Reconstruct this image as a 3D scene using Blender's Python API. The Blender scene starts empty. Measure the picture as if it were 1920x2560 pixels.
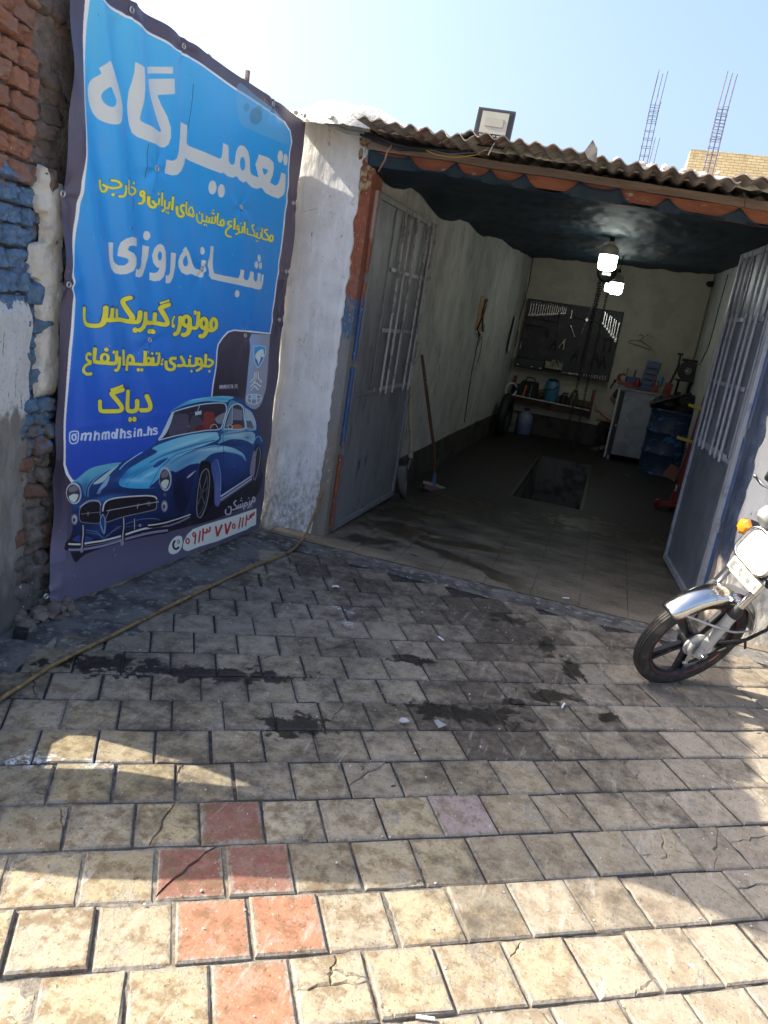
import bpy, bmesh, math, random
import numpy as np
from mathutils import Vector, Matrix, noise as mnoise
rad = math.radians
C = bpy.context.scene.collection
sc = bpy.context.scene
random.seed(7)

# ---------------------------------------------------------------- camera, world, sun, exposure
H_CAM, F_PX = 1.6, 1923.0
_p, _r, _y = rad(14.8), rad(8.9), rad(14.5)
_fw = np.array([-math.sin(_y), math.cos(_y), 0.0]); _rt = np.array([math.cos(_y), math.sin(_y), 0.0]); _up = np.array([0, 0, 1.0])
_cz = _fw * math.cos(_p) - _up * math.sin(_p); _cu = _fw * math.sin(_p) + _up * math.cos(_p)
_R = math.cos(_r) * _rt + math.sin(_r) * _cu; _U = -math.sin(_r) * _rt + math.cos(_r) * _cu
CAM = np.array([0, 0, H_CAM])
cd = bpy.data.cameras.new('camera'); cam = bpy.data.objects.new('camera', cd); C.objects.link(cam)
cd.sensor_fit = 'VERTICAL'; cd.sensor_height = 36; cd.sensor_width = 27; cd.lens = F_PX / 2560 * 36
cd.clip_start = 0.05; cd.clip_end = 500
cam.matrix_world = Matrix(((_R[0], _U[0], -_cz[0], 0), (_R[1], _U[1], -_cz[1], 0), (_R[2], _U[2], -_cz[2], H_CAM), (0, 0, 0, 1)))
sc.camera = cam

SUN_EL, SUN_AZ = rad(40.2), rad(85)          # azimuth the light travels towards, from +Y to +X
SUN_D = Vector((math.sin(SUN_AZ) * math.cos(SUN_EL), math.cos(SUN_AZ) * math.cos(SUN_EL), -math.sin(SUN_EL)))
w = bpy.data.worlds.new("World"); sc.world = w; w.use_nodes = True
wn = w.node_tree; bg = wn.nodes['Background']
sky = wn.nodes.new('ShaderNodeTexSky'); sky.sky_type = 'NISHITA'; sky.sun_disc = False
sky.sun_elevation = SUN_EL; sky.sun_rotation = rad(265); sky.air_density = 1.0; sky.dust_density = 7.0; sky.ozone_density = 3.0
wn.links.new(sky.outputs[0], bg.inputs[0]); bg.inputs[1].default_value = 0.088
sl = bpy.data.lights.new('sun', 'SUN'); sl.energy = 2.5; sl.angle = rad(0.5); sl.color = (1, 0.90, 0.74)
so = bpy.data.objects.new('sun', sl); C.objects.link(so); so.rotation_euler = SUN_D.to_track_quat('-Z', 'Y').to_euler(); so.location = (-6, -2, 8)
sc.view_settings.view_transform = 'Standard'; sc.view_settings.look = 'None'; sc.view_settings.gamma = 1.0; sc.view_settings.exposure = 2.3
sc.cycles.max_bounces = 8; sc.cycles.diffuse_bounces = 4; sc.cycles.glossy_bounces = 4
sc.cycles.sample_clamp_indirect = 6

# ---------------------------------------------------------------- helpers
def tag(o, label=None, cat=None, group=None, kind=None):
    if label: o['label'] = label
    if cat: o['category'] = cat
    if group: o['group'] = group
    if kind: o['kind'] = kind
    return o
def thing(name, label, cat, loc=(0, 0, 0), rz=0, group=None):
    o = bpy.data.objects.new(name, None); C.objects.link(o); o.location = loc; o.rotation_euler = (0, 0, rz); o.empty_display_size = .05
    return tag(o, label, cat, group)
def dup(root, label=None, loc=None, rot=None):
    def cp(o, par):
        c = o.copy(); C.objects.link(c); c.parent = par
        for ch in o.children: cp(ch, c)
        return c
    r = cp(root, None)
    if label: r['label'] = label
    if loc is not None: r.location = loc
    if rot is not None: r.rotation_euler = rot
    return r
def nz(x, y=0, z=0, s=1.0): return mnoise.noise(Vector((x * s, y * s, z * s)))
def fr(p, s, o=4): return mnoise.fractal(Vector(p) * s, 0.6, 2.1, o)

class MB:
    def __init__(self): self.v = []; self.f = []; self.m = []; self.uv = None; self.col = None
    def add(self, vs, fs, mi=0, M=None):
        b = len(self.v)
        for p in vs:
            p = Vector(p)
            if M is not None: p = M @ p
            self.v.append(p)
        for q in fs: self.f.append(tuple(b + i for i in q)); self.m.append(mi)
        return self
    def box(self, c, s, M=None, mi=0):
        x, y, z = c; a, b, d = s[0] / 2, s[1] / 2, s[2] / 2
        vs = [(x + i * a, y + j * b, z + k * d) for k in (-1, 1) for j in (-1, 1) for i in (-1, 1)]
        return self.add(vs, [(0, 2, 3, 1), (4, 5, 7, 6), (0, 1, 5, 4), (2, 6, 7, 3), (0, 4, 6, 2), (1, 3, 7, 5)], mi, M)
    def bar(self, p, q, wd, th, mi=0, up=(0, 0, 1)):
        p = Vector(p); q = Vector(q); d = q - p; L = d.length; z = d / L; u = Vector(up)
        if abs(z.dot(u)) > .95: u = Vector((1, 0, 0))
        x = u.cross(z).normalized(); y = z.cross(x)
        M = Matrix((x, y, z)).transposed().to_4x4(); M.translation = (p + q) / 2
        return self.box((0, 0, 0), (wd, th, L), M, mi)
    def tube(self, pts, r, n=10, mi=0, caps=True, closed=False):
        pts = [Vector(p) for p in pts]; k = len(pts)
        rs = r if isinstance(r, (list, tuple)) else [r] * k
        T = []
        for i in range(k):
            a = pts[(i - 1) % k] if (closed or i > 0) else pts[i]; b = pts[(i + 1) % k] if (closed or i < k - 1) else pts[i]
            T.append((b - a).normalized())
        u = Vector((0, 0, 1)) if abs(T[0].z) < .9 else Vector((1, 0, 0))
        x = (u - T[0] * u.dot(T[0])).normalized(); b0 = len(self.v)
        for i in range(k):
            x = (x - T[i] * x.dot(T[i])).normalized(); y = T[i].cross(x)
            for j in range(n):
                a = 2 * math.pi * j / n; self.v.append(pts[i] + (x * math.cos(a) + y * math.sin(a)) * rs[i])
        for i in range(k if closed else k - 1):
            for j in range(n):
                i2 = (i + 1) % k
                self.f.append((b0 + i * n + j, b0 + i * n + (j + 1) % n, b0 + i2 * n + (j + 1) % n, b0 + i2 * n + j)); self.m.append(mi)
        if caps and not closed:
            self.f.append(tuple(b0 + j for j in reversed(range(n)))); self.m.append(mi)
            self.f.append(tuple(b0 + (k - 1) * n + j for j in range(n))); self.m.append(mi)
        return self
    def lathe(self, prof, n=24, M=None, mi=0, capb=True, capt=True):
        vs = []; fs = []; k = len(prof)
        for r, z in prof:
            for j in range(n):
                a = 2 * math.pi * j / n; vs.append((r * math.cos(a), r * math.sin(a), z))
        for i in range(k - 1):
            for j in range(n): fs.append((i * n + j, i * n + (j + 1) % n, (i + 1) * n + (j + 1) % n, (i + 1) * n + j))
        if capb: fs.append(tuple(reversed(range(n))))
        if capt: fs.append(tuple((k - 1) * n + j for j in range(n)))
        return self.add(vs, fs, mi, M)
    def prism(self, poly, d, M=None, mi=0):
        n = len(poly); vs = [(x, y, 0) for x, y in poly] + [(x, y, d) for x, y in poly]
        fs = [tuple(reversed(range(n))), tuple(range(n, 2 * n))] + [(i, (i + 1) % n, n + (i + 1) % n, n + i) for i in range(n)]
        return self.add(vs, fs, mi, M)
    def grid(self, nu, nv, fn, mi=0, flip=False):
        vs = [fn(i / nu, j / nv) for j in range(nv + 1) for i in range(nu + 1)]; fs = []
        for j in range(nv):
            for i in range(nu):
                a = j * (nu + 1) + i; q = (a, a + 1, a + nu + 2, a + nu + 1); fs.append(tuple(reversed(q)) if flip else q)
        return self.add(vs, fs, mi)
    def blob(self, c, s, amp=.2, sc_=3, seed=0, sub=2, M=None, mi=0):
        bm = bmesh.new(); bmesh.ops.create_icosphere(bm, subdivisions=sub, radius=1)
        vs = []
        for v in bm.verts:
            d = 1 + amp * fr((v.co.x + seed * 7.3, v.co.y - seed * 3.1, v.co.z + seed), sc_ * .5, 3)
            vs.append((c[0] + v.co.x * s[0] * d, c[1] + v.co.y * s[1] * d, c[2] + v.co.z * s[2] * d))
        fs = [tuple(v.index for v in f.verts) for f in bm.faces]; bm.free()
        return self.add(vs, fs, mi, M)
    def build(self, name, mats, parent=None, smooth=35, bevel=0, fix=False, uv=None, cols=None, origin=None):
        if origin is not None:
            o_ = Vector(origin); self.v = [p - o_ for p in self.v]
        me = bpy.data.meshes.new(name); me.from_pydata([tuple(p) for p in self.v], [], self.f)
        mats = mats if isinstance(mats, (list, tuple)) else [mats]
        for m_ in mats: me.materials.append(m_)
        me.polygons.foreach_set('material_index', self.m)
        if fix:
            bm = bmesh.new(); bm.from_mesh(me); bmesh.ops.recalc_face_normals(bm, faces=bm.faces); bm.to_mesh(me); bm.free()
        if smooth:
            me.polygons.foreach_set('use_smooth', [True] * len(me.polygons)); me.set_sharp_from_angle(angle=rad(smooth))
        if uv is not None:
            l = me.uv_layers.new(name='UVMap'); vi = np.zeros(len(me.loops), dtype=np.int32); me.loops.foreach_get('vertex_index', vi)
            l.data.foreach_set('uv', np.asarray(uv, dtype=np.float32)[vi].ravel())
        if cols is not None:
            for cn, arr in cols.items():
                a = me.color_attributes.new(name=cn, type='FLOAT_COLOR', domain='POINT'); a.data.foreach_set('color', np.asarray(arr, dtype=np.float32).ravel())
        me.update(); o = bpy.data.objects.new(name, me); C.objects.link(o)
        if origin is not None: o.location = origin
        if parent is not None: o.parent = parent
        if bevel:
            b = o.modifiers.new('bevel', 'BEVEL'); b.width = bevel; b.segments = 2; b.limit_method = 'ANGLE'; b.angle_limit = rad(40); b.harden_normals = False
        return o

def rough_box(m, fn, hx, hy, hz, seed, amp=.16, sub=4, p=5):
    bm = bmesh.new(); bmesh.ops.create_cube(bm, size=2); bmesh.ops.subdivide_edges(bm, edges=bm.edges, cuts=sub, use_grid_fill=True); vs = []
    for v in bm.verts:
        q = v.co; sp = q / (abs(q.x) ** p + abs(q.y) ** p + abs(q.z) ** p) ** (1 / p); k = 1 + amp * fr((q.x + seed * 5.1, q.y, q.z - seed), .9, 4); vs.append(fn(sp.x * hx * k, sp.y * hy * k, sp.z * hz * k))
    fs = [tuple(f_.index for f_ in f.verts) for f in bm.faces]; bm.free(); m.add(vs, fs)
def RT(loc=(0, 0, 0), rot=(0, 0, 0), s=(1, 1, 1)):
    from mathutils import Euler
    return Matrix.Translation(loc) @ Euler(rot).to_matrix().to_4x4() @ Matrix.Diagonal((*s, 1))
def AX(o, x, y, z):
    M = Matrix((Vector(x), Vector(y), Vector(z))).transposed().to_4x4(); M.translation = Vector(o); return M
def place(o, M):                         # parented objects keep world placement
    o.matrix_world = M; return o

# ---------------------------------------------------------------- materials
class NT:
    def __init__(self, name):
        self.m = bpy.data.materials.new(name); self.m.use_nodes = True; self.t = self.m.node_tree; self.b = self.t.nodes['Principled BSDF']
        self.pos = None; self._geo = None
    def n(self, t, **kw):
        x = self.t.nodes.new(t)
        for k, v in kw.items(): setattr(x, k, v)
        return x
    def put(self, s, v):
        if isinstance(v, bpy.types.NodeSocket): self.t.links.new(v, s)
        elif isinstance(v, tuple) and len(v) == 3 and s.type == 'RGBA': s.default_value = (*v, 1)
        else: s.default_value = v
    def geo(self):
        if self._geo is None: self._geo = self.n('ShaderNodeNewGeometry').outputs['Position']
        return self._geo
    def vec(self, stretch=(1, 1, 1), off=(0, 0, 0), src=None):
        mp = self.n('ShaderNodeMapping'); self.t.links.new(src or self.geo(), mp.inputs[0]); mp.inputs[1].default_value = off; mp.inputs[3].default_value = stretch
        return mp.outputs[0]
    def noise(self, scale, detail=4, rough=.6, stretch=(1, 1, 1), off=(0, 0, 0), src=None, dist=0):
        x = self.n('ShaderNodeTexNoise'); self.put(x.inputs['Vector'], self.vec(stretch, off, src)); x.inputs['Scale'].default_value = scale
        x.inputs['Detail'].default_value = detail; x.inputs['Roughness'].default_value = rough; x.inputs['Distortion'].default_value = dist
        return x.outputs['Fac']
    def vor(self, scale, feature='F1', stretch=(1, 1, 1), off=(0, 0, 0), src=None):
        x = self.n('ShaderNodeTexVoronoi', feature=feature); self.put(x.inputs['Vector'], self.vec(stretch, off, src)); x.inputs['Scale'].default_value = scale
        return x.outputs['Distance']
    def ma(self, op, a, b=0.0, c=0.0, clamp=False):
        x = self.n('ShaderNodeMath', operation=op, use_clamp=clamp); self.put(x.inputs[0], a); self.put(x.inputs[1], b)
        if op in ('MULTIPLY_ADD',): self.put(x.inputs[2], c)
        return x.outputs[0]
    def sm(self, v, lo, hi):
        x = self.n('ShaderNodeMapRange', interpolation_type='SMOOTHSTEP'); self.put(x.inputs['Value'], v); self.put(x.inputs['From Min'], lo); self.put(x.inputs['From Max'], hi); return x.outputs[0]
    def mix(self, f, a, b, mode='MIX'):
        x = self.n('ShaderNodeMix', data_type='RGBA', blend_type=mode); self.put(x.inputs['Factor'], f); self.put(x.inputs['A'], a); self.put(x.inputs['B'], b)
        # RGBA sockets are the 7th/8th inputs
        return x
    def mixc(self, f, a, b, mode='MIX'):
        x = self.n('ShaderNodeMix', data_type='RGBA', blend_type=mode); self.put(x.inputs[0], f); self.put(x.inputs[6], a); self.put(x.inputs[7], b); return x.outputs[2]
    def attr(self, name, out='Color'):
        x = self.n('ShaderNodeAttribute', attribute_name=name); return x.outputs[out]
    def xyz(self, v=None):
        x = self.n('ShaderNodeSeparateXYZ'); self.t.links.new(v or self.geo(), x.inputs[0]); return x.outputs
    def bump(self, h, strength=.5, dist=.01, prev=None):
        x = self.n('ShaderNodeBump'); self.put(x.inputs['Height'], h); x.inputs['Strength'].default_value = strength; x.inputs['Distance'].default_value = dist
        if prev is not None: self.t.links.new(prev, x.inputs['Normal'])
        return x.outputs[0]
    def out(self, col, rough=.6, metal=0.0, normal=None, **kw):
        self.put(self.b.inputs['Base Color'], col); self.put(self.b.inputs['Roughness'], rough); self.put(self.b.inputs['Metallic'], metal)
        if normal is not None: self.t.links.new(normal, self.b.inputs['Normal'])
        for k, v in kw.items(): self.put(self.b.inputs[k.replace('_', ' ')], v)
        return self.m
    def spot(self, x, y, rx, ry, rot=0, edge=.35, nscale=9, namp=.9, off=0):     # a stain with a ragged outline lying on the ground at x, y
        mp = self.n('ShaderNodeMapping', vector_type='TEXTURE'); self.t.links.new(self.geo(), mp.inputs[0]); mp.inputs[1].default_value = (x, y, 0); mp.inputs[2].default_value = (0, 0, rot); mp.inputs[3].default_value = (rx, ry, 1000)
        ln = self.n('ShaderNodeVectorMath', operation='LENGTH'); self.t.links.new(mp.outputs[0], ln.inputs[0])
        nn = self.noise(nscale, 5, .65, off=(off, off * 2.3, 0))
        d = self.ma('MULTIPLY_ADD', self.ma('SUBTRACT', nn, .5), namp * 2, ln.outputs['Value'])
        return self.ma('SUBTRACT', 1.0, self.sm(d, 1 - edge, 1 + edge * .3))

def mat(name, col, rough=.6, metal=0.0, layers=(), bump=None, rvar=None, obj=False, **kw):
    """layers: (colour, scale, lo, hi[, stretch]) noise masks over the base; bump: (scale, strength, dist[, stretch])"""
    t = NT(name); c = col; src = t.n('ShaderNodeTexCoord').outputs['Object'] if obj else None
    for i, L in enumerate(layers):
        st = L[4] if len(L) > 4 else (1, 1, 1)
        f = t.sm(t.noise(L[1], 6, .65, st, (i * 13.7, i * 5.1, i * 3.3), src), L[2], L[3]); c = t.mixc(f, c, L[0])
    nrm = None
    if bump: nrm = t.bump(t.noise(bump[0], 6, .6, bump[3] if len(bump) > 3 else (1, 1, 1), (3, 1, 2), src), bump[1], bump[2])
    r = rough
    if rvar: r = t.ma('MULTIPLY_ADD', t.noise(rvar[0], 5, .6, off=(9, 4, 1), src=src), rvar[1], rough - rvar[1] / 2)
    return t.out(c, r, metal, nrm, **kw)
# ---------------------------------------------------------------- ground: pavers, garage floor, street
PR = np.array([math.sin(rad(59.3)), math.cos(rad(59.3))]); PN = np.array([-PR[1], PR[0]])      # paver row direction and its normal
def paver_material():
    t = NT('paver_concrete'); tint = t.attr('tint'); gr = t.attr('grime'); g = t.n('ShaderNodeSeparateColor'); t.t.links.new(gr, g.inputs[0])
    uvn = t.n('ShaderNodeUVMap', uv_map='UVMap').outputs[0]; u = t.xyz(uvn)
    ex = t.ma('MINIMUM', u[0], t.ma('SUBTRACT', 1.0, u[0])); ey = t.ma('MINIMUM', u[1], t.ma('SUBTRACT', 1.0, u[1])); ed = t.ma('MINIMUM', ex, ey)
    big = t.noise(9, 6, .65, off=(2, 7, 0)); fine = t.noise(70, 5, .7); med = t.noise(28, 6, .7, off=(5, 1, 0))
    # yellow wearing coat: worn away along the rims and in patches, grey concrete below
    rim = t.sm(t.ma('ADD', ed, t.ma('MULTIPLY', t.ma('SUBTRACT', med, .5), .34)), .03, .10)
    patch = t.sm(t.ma('ADD', big, t.ma('MULTIPLY', t.ma('SUBTRACT', med, .5), .5)), .36, .45)
    worn = t.ma('MULTIPLY', rim, t.ma('MAXIMUM', patch, t.ma('SUBTRACT', 1.0, g.outputs[2])))
    grey = t.mixc(t.sm(fine, .35, .7), (.185, .168, .142), (.26, .238, .20))
    coat = t.mixc(t.sm(med, .35, .68), tint, t.mixc(.42, tint, (.24, .19, .13)))
    coat = t.mixc(t.sm(fine, .52, .72), coat, t.mixc(.30, coat, (.08, .06, .04)))
    c = t.mixc(worn, grey, coat)
    brown = t.sm(t.ma('ADD', t.noise(16, 6, .7, off=(11, 3, 0)), t.ma('MULTIPLY', big, .35)), .63, .80)
    al = t.attr('grime', 'Alpha'); c = t.mixc(t.ma('MULTIPLY', t.ma('MULTIPLY', brown, .72), al), c, (.115, .075, .038))
    fleck = t.sm(t.noise(110, 3, .7, (1, .7, 1), (6, 6, 1)), .60, .68); c = t.mixc(t.ma('MULTIPLY', fleck, .7), c, (.045, .036, .026))
    c = t.mixc(t.ma('MULTIPLY', t.sm(t.noise(85, 3, .7, off=(1, 2, 9)), .62, .70), .45), c, (.46, .42, .34))
    # soot and oil carried by tyres and shoes
    dark_tone = t.sm(t.ma('ADD', t.ma('MULTIPLY', g.outputs[0], 1.1), t.ma('ADD', t.ma('MULTIPLY', t.ma('SUBTRACT', t.noise(11, 6, .72, off=(1, 1, 8)), .5), 1.7), t.ma('MULTIPLY', t.ma('SUBTRACT', t.noise(2.4, 4, .6, off=(4, 1, 8)), .5), 1.3))), .22, .98)
    c = t.mixc(t.ma('MULTIPLY', dark_tone, .90), c, t.mixc(t.sm(med, .4, .62), (.036, .031, .026), (.085, .070, .054)))
    scratch = t.sm(t.noise(24, 5, .7, (1, .16, 1), (4, 4, 0)), .56, .72)
    c = t.mixc(t.ma('MULTIPLY', scratch, .30), c, (.5, .48, .45))
    oil = None
    for (x, y, rx, ry, ro, k) in OIL:
        s = t.spot(x, y, rx * 1.3, ry * 1.35, ro, .22, 13, 2.1, k); oil = s if oil is None else t.ma('MAXIMUM', oil, s)
    spl = t.ma('MULTIPLY', t.sm(t.noise(34, 4, .6, (1.2, .5, 1), (8, 2, 1)), .60, .67), t.sm(t.noise(2.2, 3, .5, off=(3, 3, 3)), .45, .62)); spl = t.ma('MULTIPLY', spl, g.outputs[1])
    oil = t.ma('MAXIMUM', oil, t.ma('MULTIPLY', spl, .85))
    c = t.mixc(t.ma('MULTIPLY', oil, .93), c, t.mixc(t.sm(med, .52, .66), (.010, .009, .008), (.060, .034, .014)))
    wh = None
    for (x, y, rx, ry, ro, k) in WHITE:
        s = t.spot(x, y, rx, ry, ro, .5, 30, 1.3, k); wh = s if wh is None else t.ma('MAXIMUM', wh, s)
    c = t.mixc(t.ma('MULTIPLY', t.ma('MULTIPLY', wh, t.sm(fine, .42, .6)), t.sm(t.noise(20, 4, .7, (1, .3, 1), (2, 2, 7)), .40, .56)), c, (.55, .57, .59))
    hgt = t.ma('ADD', t.ma('MULTIPLY', fine, .6), t.ma('MULTIPLY', med, .9))
    hgt = t.ma('ADD', hgt, t.ma('MULTIPLY', worn, .35))
    rough = t.ma('MULTIPLY_ADD', oil, -.5, .88)
    return t.out(c, rough, 0, t.bump(hgt, .55, .006), Specular_IOR_Level=.35)
OIL = [(-.30, 2.97, .11, .05, .5, 1), (-.42, 2.93, .09, .045, .3, 2), (-.17, 3.02, .10, .05, .5, 3), (.04, 3.36, .07, .05, .4, 4), (.10, 3.40, .05, .03, .1, 5), (.13, 3.72, .04, .10, .2, 6),
       (-.26, 4.20, .10, .05, .3, 7), (-.02, 3.95, .035, .12, .1, 8), (-.86, 2.52, .10, .07, .5, 9), (-1.35, 2.70, .30, .05, .52, 10), (.30, 3.30, .05, .035, .2, 11), (-.62, 3.35, .09, .04, .5, 12), (-.1, 3.2, .05, .03, .5, 13), (-1.75, 2.55, .18, .05, .6, 14)]
WHITE = [(-1.03, 3.57, .035, .075, .9, 21), (-1.12, 3.73, .09, .022, -.2, 22), (-1.55, 1.86, .11, .045, .5, 23), (-1.33, 1.95, .07, .04, .5, 24), (-1.97, 2.62, .08, .035, .4, 25), (-1.92, 2.85, .06, .03, .4, 26), (-.79, 1.31, .016, .012, 0, 27), (.55, 1.96, .012, .01, 0, 28)]

def split(poly, p, d, jag, rng):         # cut a convex polygon by a jagged line through p along d
    d = np.array(d) / np.hypot(*d); nn = np.array([-d[1], d[0]]); A = []; B = []; cuts = []
    k = len(poly)
    for i in range(k):
        a = poly[i]; b = poly[(i + 1) % k]; sa = (a - p) @ nn; sb = (b - p) @ nn
        (A if sa >= 0 else B).append(a)
        if sa * sb < 0:
            q = a + (b - a) * (sa / (sa - sb)); A.append(q); B.append(q); cuts.append((len(A) - 1, len(B) - 1, sa))
    if len(cuts) != 2: return [poly]
    qa = A[cuts[0][0]]; qb = A[cuts[1][0]]; m = 6
    js = [qa + (qb - qa) * (j + 1) / (m + 1) + nn * rng.uniform(-jag, jag) for j in range(m)]
    out = []
    for P_ in (A, B):
        ia = [i for i, q in enumerate(P_) if q is qa][0]; ib = [i for i, q in enumerate(P_) if q is qb][0]
        if (ia + 1) % len(P_) == ib: P_ = P_[:ia + 1] + js + P_[ia + 1:]
        else: P_ = P_[:ib + 1] + js[::-1] + P_[ib + 1:]
        out.append(P_)
    return out

def build_pavers():
    rng = random.Random(3); V = []; Fc = []; UV = []; TI = []; GR = []
    ph = {-1: -.005, 0: .1, 1: .045, 2: -.021, 3: .096, 4: .213, 5: .077, 6: -.008, 7: .06, 8: -.029, 9: .068, 10: -.008, 11: .056}
    PT, PP = .1925, .2085
    spec = {(2, .265): 'r', (1, .1415): 'r', (1, .333): 'r', (0, .196): 'R', (0, .389): 'R', (-1, .262): 'R', (2, 1.046): 'p'}
    for k in range(-16, 20):
        n0 = 1.538 + PP * k; t0 = ph.get(k, rng.uniform(0, PT)); 
        for j in range(-26, 40):
            ta = t0 + PT * j; tb = ta + PT; tc = (ta + tb) / 2; nc = n0 + PP / 2; c = PR * tc + PN * nc
            if c[0] < -2.42 or c[0] > 4.2 or c[1] > 4.52 or c[1] < -1.6: continue
            if c[0] < -2.08 + .10 * (c[1] - 2.8) + .06 * math.sin(c[1] * 9) and c[1] > 2.3: continue
            if c[1] > 4.46 - .02 * math.sin(c[0] * 11): continue
            kind = None
            for (kk, tt), s in spec.items():
                if kk == k and abs(tt - tc) < .09: kind = s
            g = .0022 + rng.uniform(0, .0026); near = max(0, min(1, (2.3 - c[1]) / 1.2))
            jt = lambda a: rng.uniform(-a, a)
            lo = ta + g + jt(.002); hi = tb - g + jt(.002); b0 = n0 + g + jt(.002); b1 = n0 + PP - g + jt(.002)
            poly = [np.array(q) for q in ((lo, b0), (hi, b0), (hi, b1), (lo, b1))]
            polys = [poly]
            pc = .13 + .22 * (c[0] > .05) * (c[1] < 3)
            if kind == 'r' and rng.random() < .6: pc = 0
            if rng.random() < pc:
                p = np.array((tc + jt(.05), nc + jt(.05))); a = rng.choice((rng.uniform(-.4, .4), rng.uniform(1.2, 1.9), rng.uniform(.5, 1.1), rng.uniform(-1.1, -.5)))
                polys = split(poly, p, (math.cos(a), math.sin(a)), .009, rng)
                if rng.random() < .6:
                    i = rng.randrange(len(polys)); q = polys.pop(i); cc = sum(q) / len(q)
                    if len(q) == 4 or len(q) > 4:
                        # only the outer convex hull side is cut again when the piece is simple enough
                        a2 = a + rng.uniform(1.0, 1.9); r2 = split(q, sum(q) / len(q), (math.cos(a2), math.sin(a2)), .007, rng); polys += r2
                        if rng.random() < .4 and len(r2) > 1: polys.pop(); a3 = a2 + rng.uniform(.8, 1.6); polys += split(r2[-1], sum(r2[-1]) / len(r2[-1]), (math.cos(a3), math.sin(a3)), .005, rng)
            # tint of the coat
            base = np.array((.335, .29, .178)) * rng.uniform(.72, 1.1) + np.array((0, .008, .03)) * rng.uniform(-.4, 1.4)
            far = max(0, min(1, max((c[0] + .35 + (c[1] - 1.5) * .25) / 1.4, (c[1] - 1.9) / 1.6))); base = base * (1 - far) + np.array((.30, .265, .215)) * rng.uniform(.75, 1.12) * far
            if rng.random() < .12: base = base * .62 + np.array((.05, .05, .05))
            coat = rng.random() * .8 + .1
            if kind == 'r': base = np.array((.17, .062, .05)); coat = .2  # red tiles lying in shade: the shade is put into a darker tint
            if kind == 'R': base = np.array((.33, .125, .075)); coat = .5  # the same red tiles in sun, painted lighter
            if kind == 'p': base = np.array((.27, .215, .22)); coat = .2
            z0 = jt(.003) * (1 + 1.2 * near); tx, ty = jt(.018), jt(.018) - .018 * near
            dark_tone = .40 + .06 * min(1, max(0, (c[1] - 2.6) / 1.2)) - .10 * max(0, min(1, (c[0] - .3) / .5)) - .34 * max(0, min(1, (2.0 - c[1] + .25 * c[0]) / .35)) + jt(.13)
            dark_tone += .28 * math.exp(-((c[0] + 1.15) / .45) ** 2 - ((c[1] - 2.45) / .28) ** 2) + .22 * math.exp(-((c[0] + .3) / .5) ** 2 - ((c[1] - 2.95) / .22) ** 2) + .2 * math.exp(-((c[0] + 1.3) / .7) ** 2 - ((c[1] - 4.0) / .5) ** 2) + .34 * math.exp(-((c[0] + .25 - (3.6 - c[1]) * .12) / .26) ** 2) * (2.75 < c[1])
            if kind: dark_tone *= .55
            if rng.random() < .16 and not kind:
                ci = rng.randrange(4); cp = poly[ci]; sg = (PT / 2 - .004) - rng.uniform(.018, .045); p0 = np.array((tc, nc)); dirn = cp - p0; dirn = dirn / np.hypot(*dirn); pp = cp - dirn * rng.uniform(.018, .05); polys = [q for q in split(poly, pp, (-dirn[1] + jt(.5), dirn[0] + jt(.5)), .006, rng)] if len(polys) == 1 else polys
            splat = 1.0 if (-.7 < c[0] < .55 and c[1] > 2.5) else (.5 if c[1] > 2.2 else 0)
            for q in polys:
                cc = sum(q) / len(q); dz = jt(.0025) if len(polys) > 1 else 0; ins = .0035 + rng.uniform(0, .003); sh = .0012 if len(polys) > 1 else 0
                q = [a + (cc - a) / max(1e-6, np.hypot(*(cc - a))) * sh for a in q]
                top = [a + (cc - a) / max(1e-6, np.hypot(*(cc - a))) * ins * 1.5 for a in q]
                i0 = len(V); L = len(q)
                def P3(a, z): xy = PR * a[0] + PN * a[1]; return (xy[0], xy[1], z + z0 + dz + tx * (a[0] - tc) + ty * (a[1] - nc))
                rings = [(top, 0), (q, -.005), (q, -.045)]
                for ring, z in rings:
                    for a in ring: V.append(P3(a, z)); UV.append(((a[0] - ta) / PT, (a[1] - n0) / PP)); TI.append((*base, 1)); GR.append((max(-.3, dark_tone), splat, coat, 1 - .72 * far))
                Fc.append(tuple(range(i0, i0 + L)))
                for r in range(2):
                    for i in range(L): Fc.append((i0 + r * L + i, i0 + (r + 1) * L + i, i0 + (r + 1) * L + (i + 1) % L, i0 + r * L + (i + 1) % L))
    m = MB(); m.v = [Vector(v) for v in V]; m.f = Fc; m.m = [0] * len(Fc)
    o = m.build('pavement', paver_material(), smooth=None, uv=UV, cols={'tint': TI, 'grime': GR})
    tag(o, kind='structure')
build_pavers()

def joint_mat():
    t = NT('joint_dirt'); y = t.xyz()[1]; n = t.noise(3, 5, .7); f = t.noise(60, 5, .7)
    sand = t.mixc(t.sm(f, .4, .62), (.12, .108, .088), (.21, .19, .155)); dark_tone = t.mixc(t.sm(f, .45, .65), (.022, .021, .02), (.06, .055, .05))
    k = t.sm(t.ma('ADD', y, t.ma('MULTIPLY', t.ma('SUBTRACT', n, .5), 1.4)), 1.65, 2.1)  # joint colour turns darker from the front strip towards the garage
    return t.out(t.mixc(k, sand, dark_tone), .95, 0, t.bump(t.noise(140, 5, .7), .8, .006))
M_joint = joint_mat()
g = MB(); 
def jf(u, v):
    x = -2.7 + 7.2 * u; y = -1.7 + 6.25 * v; return (x, y, -.0085 + .0045 * fr((x, y, 0), 16, 4) + .003 * nz(x, y, 0, 70))
g.grid(300, 260, jf); tag(g.build('paving_bed', M_joint, smooth=60), kind='structure')

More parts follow.
